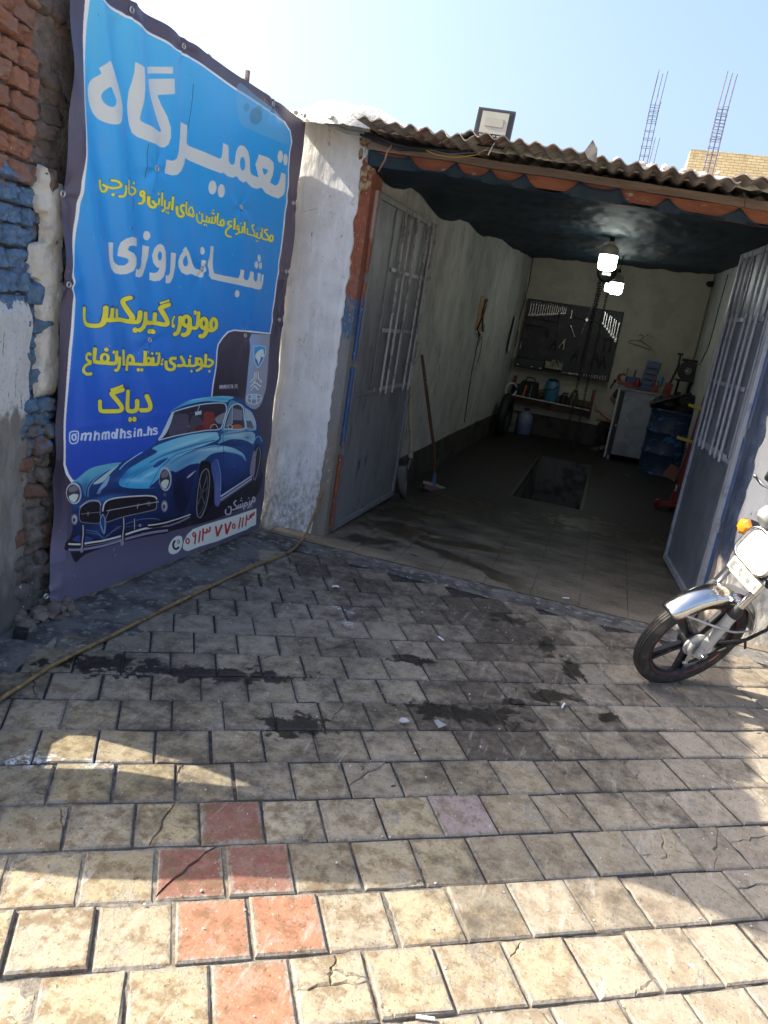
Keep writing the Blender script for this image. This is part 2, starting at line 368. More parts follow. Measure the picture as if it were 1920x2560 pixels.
# smeared cement and trodden dirt along the wall foot and the threshold
M_cem = mat('smeared_cement', (.135, .13, .125), .85, layers=[((.055, .053, .052), 5, .42, .6), ((.24, .235, .225), 19, .52, .66), ((.02, .02, .02), 13, .62, .72)], bump=(60, .5, .01), rvar=(14, .25))
g = MB()
def cemf(u, v):                                     # strip beside the banner wall
    y = 1.95 + 2.75 * v; xw = -2.42 + .0 if y < 2.7 else -2.30 + .098 * (y - 2.7)
    wd = .52 - .1 * v + .05 * math.sin(y * 7) + .06 * nz(y, 3, 0, 5)
    x = xw - .05 + (wd) * u; e = min(1, (1 - u) * 5, v * 8)
    return (x, y, -.006 + .013 * e + .005 * fr((x, y, 1), 8, 3) + (.05 * max(0, 1 - u * 6) if y > 2.5 else 0))
g.grid(26, 90, cemf)
def thf(u, v):                                      # strip in front of the garage floor
    x = -1.95 + 5.6 * u; wd = .19 + .03 * nz(x, 0, 0, 4); y = 4.662 - wd + wd * v
    return (x, y, -.004 + .010 * min(1, v * 4) + .004 * fr((x, y, 2), 9, 3))
g.grid(150, 8, thf)
tag(g.build('cement_apron', M_cem, smooth=60), kind='structure')

# garage floor with its pit opening
PX0, PX1, PY0, PY1 = -.68, 0.0, 7.42, 10.40
def floor_material():
    t = NT('terrazzo_floor'); p = t.xyz(); 
    def line(s, o, wd):
        f = t.ma('FRACT', t.ma('MULTIPLY', t.ma('SUBTRACT', s, o), 1 / .3)); d = t.ma('MINIMUM', f, t.ma('SUBTRACT', 1.0, f)); return t.ma('SUBTRACT', 1.0, t.sm(d, wd * .4, wd))
    gl = t.ma('MAXIMUM', line(p[0], .11, .014), line(p[1], 4.66, .012))
    chips = t.vor(150); fine = t.noise(90, 4, .7); med = t.noise(9, 6, .7)
    c = t.mixc(t.sm(chips, .2, .42), (.44, .37, .27), (.26, .215, .16))
    c = t.mixc(t.sm(fine, .5, .7), c, (.13, .115, .10))
    # trodden grease plus painted-in shade, darker further from the door, in ragged patches
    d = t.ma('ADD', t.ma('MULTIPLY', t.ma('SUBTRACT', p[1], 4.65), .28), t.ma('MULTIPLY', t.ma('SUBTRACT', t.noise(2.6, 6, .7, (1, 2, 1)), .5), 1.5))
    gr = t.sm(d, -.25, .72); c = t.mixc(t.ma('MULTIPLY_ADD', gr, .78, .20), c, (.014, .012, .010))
    c = t.mixc(t.ma('MULTIPLY', t.sm(t.noise(30, 5, .75, (.25, 1.6, 1), (3, 0, 0)), .6, .72), .25), c, (.34, .32, .29))
    oil = None
    for (x, y, rx, ry, ro, k) in [(-1.33, 5.0, .20, .13, .3, 1), (-1.02, 4.90, .06, .04, .2, 2), (-.66, 5.02, .60, .085, -.42, 3), (-.35, 4.80, .22, .09, -.5, 4), (-.72, 5.42, .45, .10, .25, 5), (-1.3, 5.45, .32, .22, .1, 6), (-1.42, 5.95, .38, .3, .4, 7), (-.2, 4.72, .2, .06, -.3, 8), (-1.0, 6.6, .5, .4, .2, 9), (.2, 6.9, .5, .3, .2, 10)]:
        s = t.spot(x, y, rx, ry, ro, .4, 9, 1.8, k); oil = s if oil is None else t.ma('MAXIMUM', oil, s)
    c = t.mixc(t.ma('MULTIPLY', oil, .9), c, t.mixc(t.sm(med, .42, .6), (.016, .013, .010), (.06, .037, .017)))
    c = t.mixc(t.ma('MULTIPLY', t.ma('MULTIPLY', gl, t.sm(t.noise(6, 4, .7, off=(4, 0, 9)), .35, .55)), .65), c, (.012, .012, .012))
    sp = t.sm(t.noise(26, 4, .6, (.5, 1.4, 1), (7, 7, 0)), .66, .70); c = t.mixc(t.ma('MULTIPLY', sp, .8), c, (.02, .018, .016))
    h = t.ma('SUBTRACT', t.ma('MULTIPLY', t.noise(40, 4, .6), .5), gl)
    return t.out(c, t.ma('MULTIPLY_ADD', t.ma('MAXIMUM', oil, t.ma('MULTIPLY', gr, .35)), -.34, .72), 0, t.bump(h, .35, .004), Specular_IOR_Level=.4)
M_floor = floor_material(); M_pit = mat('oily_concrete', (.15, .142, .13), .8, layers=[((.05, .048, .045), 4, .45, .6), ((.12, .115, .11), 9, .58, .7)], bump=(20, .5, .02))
g = MB()
X0, X1, Y0, Y1 = -2.0, 3.6, 4.66, 12.6
for (a, b, c_, d) in ((X0, X1, Y0, PY0), (X0, PX0, PY0, PY1), (PX1, X1, PY0, PY1), (X0, X1, PY1, Y1)):
    g.add([(a, c_, .012), (b, c_, .012), (b, d, .012), (a, d, .012)], [(0, 1, 2, 3)])
g.add([(X0, Y0, .012), (X1, Y0, .012), (X1, Y0, -.06), (X0, Y0, -.06)], [(0, 3, 2, 1)])
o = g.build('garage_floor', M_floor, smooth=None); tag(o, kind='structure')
pt = thing('inspection_pit', 'dark open mechanic pit sunk in the middle of the oily garage floor', 'inspection pit', ((PX0 + PX1) / 2, (PY0 + PY1) / 2, 0))
g = MB(); zb = -1.3; q = [(PX0, PY0), (PX1, PY0), (PX1, PY1), (PX0, PY1)]
vs = [(x, y, .008) for x, y in q] + [(x, y, zb) for x, y in q]
g.add(vs, [(0, 1, 5, 4), (1, 2, 6, 5), (2, 3, 7, 6), (3, 0, 4, 7), (4, 5, 6, 7)])
o = g.build('pit_lining', M_pit, None, smooth=None); o.parent = pt; o.matrix_parent_inverse = pt.matrix_basis.inverted()
M_steel = mat('worn_steel', (.07, .068, .065), .5, .6, layers=[((.07, .05, .04), 20, .5, .65)], bump=(60, .3, .002), rvar=(30, .3))
g = MB()
for a, b in ((0, 1), (1, 2), (2, 3), (3, 0)):
    ax, ay = q[a]; bx, by = q[b]; g.bar((ax, ay, .012), (bx, by, .012), .03, .008 if a in (1, 3) else .008, up=(0, 0, 1))
o = g.build('pit_frame', M_steel, None, smooth=None); o.parent = pt; o.matrix_parent_inverse = pt.matrix_basis.inverted()
# street and land beyond
M_land = mat('dusty_ground', (.42, .385, .32), .95, layers=[((.18, .16, .13), 1.5, .4, .6)], bump=(30, .5, .02))
g = MB()
for (a, b, c_, d) in ((-150, 150, -150, 4.6), (-150, -2.0, 4.6, 12.6), (3.6, 150, 4.6, 12.6), (-150, 150, 12.6, 200)):
    g.add([(a, c_, -.06), (b, c_, -.06), (b, d, -.06), (a, d, -.06)], [(0, 1, 2, 3)])
tag(g.build('ground', M_land, smooth=None), kind='structure')
# ---------------------------------------------------------------- buildings
def lime(name, c0, c1, c2):
    t = NT(name); z = t.xyz()[2]; n = t.noise(3, 6, .7); m_ = t.noise(9, 6, .7, (2.5, 2.5, .5), (3, 0, 0)); f = t.noise(46, 6, .7, (1, 1, .55), (0, 5, 0))
    c = t.mixc(t.sm(n, .42, .64), c0, c1); c = t.mixc(t.sm(m_, .5, .7), c, c2)
    foot = t.ma('MULTIPLY', t.sm(t.ma('ADD', z, t.ma('MULTIPLY', t.ma('SUBTRACT', m_, .5), 1.6)), .75, .0), t.sm(f, .36, .62)); c = t.mixc(t.ma('MULTIPLY', foot, .75), c, (.24, .20, .155))
    fl = t.sm(t.noise(34, 4, .65, (1.6, 1.6, .5), (8, 8, 2)), .675, .70); c = t.mixc(t.ma('MULTIPLY', fl, .75), c, (.09, .085, .08))
    cr = t.n('ShaderNodeTexVoronoi', feature='DISTANCE_TO_EDGE'); t.put(cr.inputs['Vector'], t.vec((1, 1, .6), (t.t and 0, 0, 0))); cr.inputs['Scale'].default_value = 2.1
    wob = t.ma('ADD', cr.outputs['Distance'], t.ma('MULTIPLY', t.ma('SUBTRACT', t.noise(12, 5, .7, off=(1, 9, 4)), .5), .10)); line_ = t.ma('MULTIPLY', t.ma('SUBTRACT', 1.0, t.sm(t.ma('ABSOLUTE', wob), .0, .006)), t.sm(n, .5, .6)); c = t.mixc(t.ma('MULTIPLY', line_, .55), c, (.2, .19, .17))
    tr = t.noise(7, 4, .6, (3.2, 3.2, .35), (2, 2, 6)); return t.out(c, .9, 0, t.bump(t.ma('ADD', t.ma('MULTIPLY', tr, 1.2), t.ma('MULTIPLY', f, .5)), .5, .012))
M_white = lime('white_limewash', (.80, .80, .79), (.68, .675, .655), (.83, .83, .84))
M_cream = lime('cream_limewash', (.70, .68, .61), (.60, .575, .505), (.74, .72, .66))
M_mud = mat('old_mortar', (.17, .135, .11), .95, layers=[((.24, .20, .165), 12, .45, .62), ((.09, .075, .065), 6, .5, .66)], bump=(45, .9, .02))
M_cemp = mat('cement_render', (.215, .205, .185), .95, layers=[((.29, .28, .255), 9, .5, .65, (1, 1, .4)), ((.13, .122, .11), 5, .5, .66), ((.07, .065, .06), 60, .68, .72)], bump=(60, .6, .012))
M_int = mat('grimy_plaster', (.43, .425, .39), .9, layers=[((.33, .33, .305), 2.5, .42, .62), ((.50, .485, .43), 5, .5, .66, (1, 1, .4)), ((.10, .10, .09), 9, .60, .72, (1, 1, .45)), ((.05, .05, .045), 26, .68, .73, (1, 1, .5))], bump=(16, .5, .02))
M_back = mat('beige_plaster', (.44, .41, .34), .9, layers=[((.36, .34, .285), 3, .42, .62), ((.10, .09, .075), 14, .66, .74)], bump=(18, .4, .015))
M_dado = mat('dark_dado', (.05, .047, .04), .8, layers=[((.09, .08, .065), 8, .52, .66, (1, 1, .35)), ((.02, .02, .018), 4, .48, .62)], bump=(20, .6, .015))
M_rust = mat('rust_primer', (.25, .085, .045), .75, layers=[((.17, .06, .035), 8, .45, .62), ((.42, .36, .28), 46, .66, .69, (1, 1, .5)), ((.30, .12, .06), 22, .5, .62)], bump=(40, .5, .006))
M_gal = mat('grey_smear', (.24, .24, .245), .8, layers=[((.17, .16, .155), 12, .45, .6), ((.38, .37, .35), 30, .6, .68)], bump=(40, .5, .006))
M_blue = mat('blue_gloss_paint', (.035, .07, .16), .38, layers=[((.10, .12, .16), 9, .5, .68, (1, 1, .3)), ((.30, .32, .34), 30, .66, .72, (1, 1, .5)), ((.18, .09, .06), 14, .66, .74)], bump=(30, .35, .006))
M_wood = mat('weathered_wood', (.15, .11, .085), .9, layers=[((.22, .17, .13), 14, .45, .65, (.15, 1, 1)), ((.07, .05, .04), 40, .58, .68, (.1, 1, 1))], bump=(50, .7, .01, (.12, 1, 1)))
M_redwood = mat('peeling_red_beam', (.17, .055, .033), .85, layers=[((.25, .09, .045), 7, .46, .62, (.3, 1, 1)), ((.32, .26, .20), 16, .61, .66, (.4, 1, 1)), ((.11, .04, .03), 30, .6, .7, (.2, 1, 1))], bump=(36, .7, .008, (.25, 1, 1)))
M_asb = mat('fibre_cement_sheet', (.27, .24, .205), .95, layers=[((.40, .36, .31), 6, .48, .65), ((.12, .11, .075), 9, .55, .68), ((.19, .10, .08), 4, .50, .64), ((.07, .06, .05), 30, .62, .7)], bump=(60, .6, .006))
M_mortar = mat('pale_mortar', (.62, .60, .55), .95, layers=[((.48, .46, .41), 8, .5, .66), ((.22, .20, .17), 34, .66, .71)], bump=(40, .8, .02))
M_ybrick_f = None

gar = thing('garage_building', 'open fronted whitewashed mechanic garage with red beam and sheet roof', 'garage', (0, 4.66, 0))
def GP(m, name, mats, **kw):
    o = m.build(name, mats, None, **kw); o.parent = gar; o.matrix_parent_inverse = Matrix.Translation((0, -4.66, 0)); return o
XL0, XL1, YB = -1.70, -1.53, 12.4
def wall_grid(p, q, z0, z1, nu, nv, amp, flip=False, s=2.0, z1b=None):
    m = MB(); p = Vector((*p, 0)); q = Vector((*q, 0)); d = (q - p).normalized(); n = Vector((d.y, -d.x, 0))
    def fn(u, v):
        P = p.lerp(q, u); z = z0 + (z1 + ((z1b if z1b else z1) - z1) * u - z0) * v; k = amp * fr((P.x, P.y, z), s, 4); return (P.x + n.x * k, P.y + n.y * k, z)
    m.grid(nu, nv, fn, flip=flip); return m
# interior shell
GP(wall_grid((XL0, 5.02), (XL1, YB), .30, 2.54, 60, 24, .012, z1b=2.86), 'left_wall', M_int, smooth=60)
GP(wall_grid((XL1, YB), (1.11, YB), .33, 2.9, 30, 24, .008), 'back_wall', M_back, smooth=60)
GP(wall_grid((1.11, YB), (1.05, 5.0), 0, 2.86, 60, 24, .012, z1b=2.50), 'right_wall', M_int, smooth=60)
m = wall_grid((XL0 + .02, 5.02), (XL1 + .02, YB), 0, .30, 60, 4, .01); m.add([(XL0 + .02, 5.02, .30), (XL1 + .02, YB, .30), (XL1 - .02, YB, .305), (XL0 - .02, 5.02, .305)], [(0, 1, 2, 3)])
k = wall_grid((XL1, YB - .025), (1.11, YB - .025), 0, .33, 30, 4, .012); m.add(k.v, k.f); m.add([(XL1, YB - .025, .33), (1.11, YB - .025, .33), (1.11, YB + .02, .335), (XL1, YB + .02, .335)], [(0, 1, 2, 3)])
GP(m, 'dado', M_dado, smooth=60)
# left pillar face, thick, with a ragged right edge showing the primed steel
def pillar():
    m = MB(); z1 = 2.63; N = 90
    def edge(z): return -1.725 + .018 * fr((0, 0, z), 7, 4) + (.02 if z > 2.35 else 0) - .022 * max(0, 1 - z / .5)
    def fn(u, v):
        z = -.03 + (z1 + .03) * v; x = -2.14 + (edge(z) + 2.14) * u; return (x, 4.83 + .010 * fr((x, 0, z), 2.2, 4) + .012 * max(0, 1 - z / .18) * fr((x, 3, z), 14, 3) + .06 * (1 - u) ** 6 * .3, z)
    m.grid(26, N, fn)
    m.grid(1, N, lambda u, v: (lambda z: (edge(z), 4.83 + .010 * fr((edge(z), 0, z), 2.2, 4) + .03 * u, z))(-.03 + (z1 + .03) * v))
    m.add([(-2.14, 4.83, z1), (-1.72, 4.83, z1), (-1.72, 5.1, z1), (-2.14, 5.1, z1)], [(0, 1, 2, 3)])
    return m
GP(pillar(), 'left_pillar', M_white, smooth=60)
m = MB().box((-1.90, 4.97, 1.28), (.46, .22, 2.68)); GP(m, 'pillar_core', M_mud, smooth=None)
def jamb_mat():
    t = NT('left_jamb_paint'); z = t.xyz()[2]; n1 = t.noise(22, 6, .7, (1, 1, .6)); n2 = t.noise(50, 5, .7, (1, 1, .4), (4, 0, 0))
    zz = t.ma('ADD', z, t.ma('MULTIPLY', t.ma('SUBTRACT', n1, .5), .5))
    c = t.mixc(t.sm(n2, .45, .62), (.23, .075, .04), (.30, .11, .06))
    gz = t.sm(t.ma('ADD', z, t.ma('MULTIPLY', t.ma('SUBTRACT', n1, .5), 1.2)), 1.75, 1.45); c = t.mixc(gz, c, (.21, .205, .20))
    bz = t.ma('MULTIPLY', t.sm(zz, 1.34, 1.42), t.sm(zz, 1.68, 1.60)); c = t.mixc(t.ma('MULTIPLY', bz, t.sm(n2, .4, .5)), c, (.07, .13, .22))
    lo = t.sm(zz, .95, .55); c = t.mixc(lo, c, t.mixc(n2, (.30, .255, .19), (.16, .14, .12)))
    fl = t.sm(t.noise(70, 4, .7, (1, 1, .7), (9, 0, 0)), .64, .67); c = t.mixc(t.ma('MULTIPLY', fl, .8), c, (.55, .53, .47))
    return t.out(c, .8, 0, t.bump(t.ma('ADD', n1, n2), .7, .01))
M_jamb = jamb_mat()
m = MB(); m.grid(6, 60, lambda u, v: (-1.755 + .10 * u, 4.835 + .004 + .006 * fr((u, 0, v * 9), 2, 3) + .02 * u, -.02 + 2.62 * v)); m.grid(4, 40, lambda u, v: (-1.655, 4.855 + .2 * u, -.02 + 2.62 * v)); m.add([(-1.755, 4.84, 2.6), (-1.655, 4.86, 2.6), (-1.655, 5.05, 2.6), (-1.755, 5.05, 2.6)], [(0, 1, 2, 3)])
GP(m, 'left_jamb', M_jamb, smooth=60)
# broken plaster lumps at the top of the jamb
m = MB(); rg = random.Random(5)
for i in range(16): m.blob((-1.73 + rg.uniform(-.02, .05), 4.838 + rg.uniform(-.01, .012), 2.30 + rg.uniform(0, .28)), (.02 + rg.random() * .02, .014, .022 + rg.random() * .03), .5, 4, i, 2)
GP(m, 'broken_plaster', mat('crumbling_plaster', (.40, .32, .20), .95, layers=[((.22, .09, .05), 18, .48, .56), ((.13, .10, .07), 30, .55, .65)], bump=(60, .8, .01)), smooth=60)
# right pillar and the front wall running right
def rwall():
    m = MB(); 
    def e(z): return .882 + .02 * fr((2, 0, z), 6, 4) + .05 * max(0, 1 - z / .55) - .06 * max(0, .35 - z)
    def fn(u, v): z = -.03 + 2.5 * v; x = e(z) + (4.2 - e(z)) * u ** 1.6; return (x, 4.735 + .012 * fr((x, 0, z), 2.4, 4), z)
    m.grid(70, 70, fn); m.grid(1, 70, lambda u, v: (lambda z: (e(z), 4.735 + .012 * fr((e(z), 0, z), 2.4, 4) + .035 * u, z))(-.03 + 2.5 * v), flip=True); return m
GP(rwall(), 'front_wall', M_cream, smooth=60)
def rj_mat():
    t = NT('right_jamb_paint'); z = t.xyz()[2]; n1 = t.noise(14, 6, .7, (1, 1, .5)); n2 = t.noise(44, 5, .7, (1, 1, .5), (3, 0, 0))
    c = t.mixc(t.sm(n1, .40, .68), (.03, .045, .085), (.075, .10, .155)); c = t.mixc(t.ma('MULTIPLY', t.sm(n2, .62, .7), .7), c, (.36, .38, .40))
    lo = t.sm(t.ma('ADD', z, t.ma('MULTIPLY', t.ma('SUBTRACT', n1, .5), .5)), .55, .28); c = t.mixc(lo, c, t.mixc(t.sm(n2, .4, .6), (.22, .17, .14), (.40, .36, .31)))
    return t.out(c, .42, 0, t.bump(t.ma('ADD', n1, n2), .5, .008))
m = MB(); prof = [(.838, 4.95), (.838, 4.83), (.848, 4.785), (.868, 4.765), (.92, 4.760)]
m.grid(4, 50, lambda u, v: (lambda i: (prof[i][0] + .004 * fr((u, 1, v * 6), 2, 3), prof[i][1] + .004 * fr((u, 0, v * 6), 2, 3), -.02 + 2.46 * v))(round(u * 4)), flip=False)
GP(m, 'right_jamb', rj_mat(), smooth=50)
m = MB().box((2.55, 4.87, 1.2), (3.3, .2, 2.5)); GP(m, 'front_wall_core', M_mud, smooth=None)
# beam and fascia (they sag to the right)
def sl(x): return -.043 * (x + 1.57)
m = MB(); 
def beamgrid(y0, dz0, dz1, th):
    N = 70
    def P(u, j):
        x = -1.66 + 2.72 * u; b = 2.478 + sl(x) + .006 * nz(x, j, 0, 3); z = (b + dz0 + .004 * nz(x, 5, 0, 14), b + dz0, b + dz1, b + dz1)[j]; y = (y0 + th, y0 + .004 * nz(x, 2, 0, 9), y0 + .004 * nz(x, 7, 0, 9), y0 + th)[j]; return (x, y, z)
    return lambda u, v: P(u, round(v * 3)), N
fn, N = beamgrid(4.735, -.062, 0, .10); m.grid(N, 3, fn); GP(m, 'lintel_beam', M_redwood, smooth=40)
m = MB(); fn, N = beamgrid(4.715, .002, .044, .10); m.grid(N, 3, fn); GP(m, 'fascia_board', M_wood, smooth=40)
# corrugated roof sheets
def roofz(x): return 2.512 - .040 * (x + .6) + (.03 * max(0, -x - 1.0))
m = MB()
sheets = [(-1.64, -.95, 4.33, 0.0), (-1.02, -.32, 4.31, .012), (-.36, .40, 4.36, -.004), (.36, 1.20, 4.35, .01), (1.16, 2.1, 4.33, 0)]
for i, (a, b, y0, dz) in enumerate(sheets):
    n = int((b - a) / .0112)
    def fn(u, v, a=a, b=b, y0=y0, dz=dz, i=i):
        x = a + (b - a) * u; y = y0 + .03 * nz(x, i * 3, 0, 5) + .012 * nz(x, i, 3, 30) * (v < .01) + (8.2 * v ** 1.5); brk = .012 * max(0, nz(x, i, 9, 11)) * (v < .01)
        k = .0155 * math.sin((x + i * .02) / .0885 * 2 * math.pi) * (1 - .35 * (abs(math.sin(x * 3)))); return (x, y + brk, roofz(x) + dz + k + .055 * (y - 4.35) - .012 * u + .01 * nz(x, y, 0, 1.5))
    m.grid(n, 14, fn)
    # sheet thickness: a lower skin and the front lip
    b0 = len(m.v) - (n + 1) * 15; 
    m.grid(n, 14, lambda u, v: (lambda p: (p[0], p[1], p[2] - .007))(fn(u, v)), flip=True)
    b1 = len(m.v) - (n + 1) * 15
    for j in range(n): m.f.append((b0 + j, b1 + j, b1 + j + 1, b0 + j + 1)); m.m.append(0)
m.add([(-.37, 4.30, 2.50), (-.34, 4.295, 2.555), (-.31, 4.32, 2.52), (-.30, 4.31, 2.455), (-.345, 4.30, 2.465)], [(0, 4, 3, 2, 1)])      # a lifted broken corner
GP(m, 'roof_sheets', M_asb, smooth=50)
# mortar bedding on top of the eave, thicker over the pillar
m = MB()
def mort(u, v):
    x = -2.24 + 5.1 * u; hump = max(0, 1 - abs(x + 1.85) / .42) ** .8; a = math.pi * v; hgt = .05 + .115 * min(1, hump * 1.5) + .016 * fr((x, 0, 0), 6, 3) + (.02 if x > .2 else 0); hw = .20 + .1 * hump
    y = 4.88 - hw * math.cos(a) + .03 * nz(x, 1, 0, 6); z = roofz(max(x, -1.6)) + .005 + hgt * math.sin(a) ** .7 + .008 * fr((x, y, 0), 22, 3)
    return (x, y, z)
m.grid(260, 10, mort); GP(m, 'mortar_bedding', M_mortar, smooth=60)
m = MB()
rg = random.Random(11)
for i in range(70):
    x = rg.uniform(-2.1, 1.1); m.blob((x, 4.62 + rg.uniform(-.04, .06), roofz(max(x, -1.6)) + .03 + rg.uniform(-.005, .02)), (.010 + rg.random() * .014, .012, .008 + rg.random() * .008), .5, 4, i, 1)
tag(GP(m, 'mortar_crumbs', M_mortar, smooth=50), kind='stuff')
m = MB(); m.box((-2.24, 8.75, 1.22), (1.02, 7.4, 2.54)); m.box((2.45, 8.9, 1.22), (2.6, 7.6, 2.50)); m.box((0, 12.65, 1.4), (6, .4, 2.86)); GP(m, 'outer_masonry', M_mud, smooth=None)

# ------------------------------------------------ banner wall, rubble strip, brick wall (neighbouring house)
BA = Vector((-2.275, 2.80, 0)); BB = Vector((-2.085, 4.72, 0)); BD = (BB - BA).normalized(); BN = Vector((BD.y, -BD.x, 0)); BL = (BB - BA).length
yard = thing('yard_wall', 'old rubble and mortar yard wall carrying the blue banner, capped with sheets', 'yard wall', (-2.3, 3.7, 0))
def YP(m, name, mats, par=None, **kw):
    o = m.build(name, mats, None, **kw); o.parent = par or yard; o.matrix_parent_inverse = Matrix.Translation((2.3, -3.7, 0)); return o
def bw(s, z, d): return BA + BD * s - BN * d + Vector((0, 0, z))
m = MB(); 
m.grid(40, 50, lambda u, v: tuple(bw(-.18 + 2.16 * u, -.04 + 2.66 * v, .065 - .02 * fr((u * 2, 0, v * 3), 2.2, 4) - .10 * max(0, .09 - (-.04 + 2.66 * v)) * 3)))
YP(m, 'masonry', M_mud, smooth=60)
m = MB(); P = [bw(-.18, 0, .06), bw(1.98, 0, .06), bw(1.98, 0, .45), bw(-.3, 0, .45)]
m.add([(p.x, p.y, z) for z in (-.05, 2.62) for p in P], [(0, 1, 5, 4), (1, 2, 6, 5), (2, 3, 7, 6), (3, 0, 4, 7), (4, 5, 6, 7)]); YP(m, 'masonry_core', M_mud, smooth=None)
# mortar plinth under the banner
m = MB(); m.grid(80, 6, lambda u, v: tuple(bw(-.03 + 1.98 * u, .115 * (1 - v) - .01, .035 - .075 * v ** 1.3 - .018 * fr((u * 9, v, 0), 1.5, 4)))); YP(m, 'mortar_plinth', mat('yellowed_mortar', (.30, .25, .165), .95, layers=[((.18, .155, .12), 10, .46, .6), ((.09, .08, .07), 26, .56, .66), ((.45, .43, .38), 40, .66, .7)], bump=(50, .9, .012)), smooth=60)
# corrugated capping sheets, seen edge on above the banner
m = MB()
for i, (a, b, z0, z1) in enumerate(((.10, .62, 2.648, 2.630), (.66, 1.14, 2.644, 2.626), (1.34, 1.90, 2.618, 2.585))):
    def fn(u, v, a=a, b=b, z0=z0, z1=z1, i=i):
        s = a + (b - a) * u; p = bw(s, 0, .0 + .8 * v + .0); z = z0 + (z1 - z0) * u + .012 * math.sin(s / .09 * 2 * math.pi) * (.4 + .6 * abs(nz(s, i, 0, 3))) - .02 * v + .012 * nz(s, i, 1, 7); return (p.x, p.y, z)
    n = int((b - a) / .012); b0 = len(m.v); m.grid(n, 6, fn); b1 = len(m.v); m.grid(n, 6, lambda u, v: (lambda p: (p[0], p[1], p[2] - .05 - .02 * abs(nz(p[1], 0, 0, 4))))(fn(u, v)), flip=True)
    for j in range(n): m.f.append((b0 + j, b1 + j, b1 + j + 1, b0 + j + 1)); m.m.append(0)
YP(m, 'capping_sheets', mat('pale_fibre_sheet', (.52, .51, .50), .95, layers=[((.40, .39, .38), 8, .45, .62)], bump=(60, .5, .006)), smooth=50)
m = MB(); p = bw(1.31, 2.64, .03); m.box(p, (.018, .018, .10)); m.box(bw(1.29, 2.62, .03), (.03, .04, .04)); YP(m, 'rebar_stub', M_mud, smooth=None)
# rubble strip between brick wall and banner
def strip_mat():
    t = NT('rubble_strip'); a = t.attr('stone'); n = t.noise(40, 6, .7); n2 = t.noise(13, 6, .7, off=(3, 1, 0)); z = t.xyz()[2]
    c = t.mixc(t.sm(n, .35, .7), a, t.mixc(.55, a, (.05, .04, .035)))
    zz = t.ma('ADD', z, t.ma('MULTIPLY', t.ma('SUBTRACT', n2, .5), .8))
    bl = t.ma('MULTIPLY', t.ma('MULTIPLY', t.sm(zz, .78, .86), t.sm(zz, 1.76, 1.62)), t.sm(n2, .36, .46)); c = t.mixc(bl, c, t.mixc(t.sm(n, .35, .65), (.055, .13, .24), (.13, .21, .30)))
    fl = t.sm(t.noise(26, 5, .7, off=(7, 7, 7)), .66, .68); c = t.mixc(t.ma('MULTIPLY', fl, t.sm(z, 2.3, 1.7)), c, (.55, .54, .50))
    return t.out(c, .92, 0, t.bump(t.ma('ADD', n, n2), .8, .012))
m = MB(); cols = []; rg = random.Random(21); z = -.02; i = 0
while z < 2.66:
    h = rg.uniform(.05, .085); s = -.24 + rg.uniform(0, .06)
    while s < .02:
        wd = rg.uniform(.07, .13); n0 = len(m.v); tl = rg.uniform(-.16, .16); cs, c_z, dd = s + wd / 2, z + h / 2, .085 - rg.uniform(.0, .05) + (.045 if z > 1.9 else .02 if z > .95 else -.012)
        rough_box(m, lambda x, y, q: bw(cs + x * math.cos(tl) - q * math.sin(tl), c_z + q * math.cos(tl) + x * math.sin(tl), dd + y), wd * .53, .05, h * .54, i, .34, 3, 4); i += 1
        if z < .95: cl = rg.choice(((.16, .14, .125), (.19, .10, .07), (.17, .15, .13), (.13, .12, .11), (.15, .135, .12)))
        elif z < 1.1: cl = (.30, .20, .12)
        elif z < 1.9: cl = rg.choice(((.19, .17, .15), (.26, .19, .13), (.16, .14, .13)))
        else: cl = rg.choice(((.19, .11, .08), (.165, .13, .11), (.15, .12, .105), (.17, .13, .11)))
        cols += [(*cl, 1)] * (len(m.v) - n0); s += wd * .97
    z += h * .96
YP(m, 'rubble', strip_mat(), smooth=60, cols={'stone': cols}, fix=True)
m = MB(); m.grid(24, 160, lambda u, v: tuple(bw(-.26 + .28 * u, -.04 + 2.7 * v, .062 - .045 * fr((u * .9, 0, v * 9), 1.6, 5) + (.02 if v > .36 else -.01)))); YP(m, 'strip_mortar', M_mud, smooth=60)
def plaster_sheet(edgeL, edgeR, z0, z1, d, N=70, nu=12, amp=.012):
    m = MB()
    def fn(u, v):
        z = z0 + (z1 - z0) * v; a = edgeL(z); b = edgeR(z); s = a + (b - a) * u; e = min(1, u * 6, v * 20, (1 - v) * 20) ; return tuple(bw(s, z, d + .03 * (1 - e) - amp * fr((s, 0, z), 9, 4)))
    m.grid(nu, N, fn); return m
m = plaster_sheet(lambda z: -.062 + .03 * fr((0, 0, z), 5, 5) - .02 * max(0, nz(z, 4, 0, 3)) - (.05 if 1.50 < z < 1.64 else 0), lambda z: .05, 1.0, 1.88, .008)
k = plaster_sheet(lambda z: -.115 + .02 * fr((1, 0, z), 12, 4) + abs(z - 1.84) * .25, lambda z: -.035 + .015 * fr((2, 0, z), 12, 4) - abs(z - 1.84) * .25, 1.75, 1.93, -.004, 20, 8); m.add(k.v, k.f)
YP(m, 'plaster_patch', mat('chalky_plaster', (.60, .57, .50), .95, layers=[((.48, .45, .39), 8, .46, .62), ((.25, .23, .2), 40, .68, .72)], bump=(30, .8, .016)), smooth=60)
# mound of dirt at the wall foot
m = MB(); rg = random.Random(8)
for i in range(60):
    s = rg.uniform(-.2, .12); m.blob(bw(s, rg.uniform(0, .05) * (1 - abs(s) * 2), .03 - rg.uniform(0, .14)), (rg.uniform(.015, .05),) * 2 + (rg.uniform(.012, .035),), .4, 3, i, 1)
YP(m, 'dirt_heap', M_mud, smooth=60)

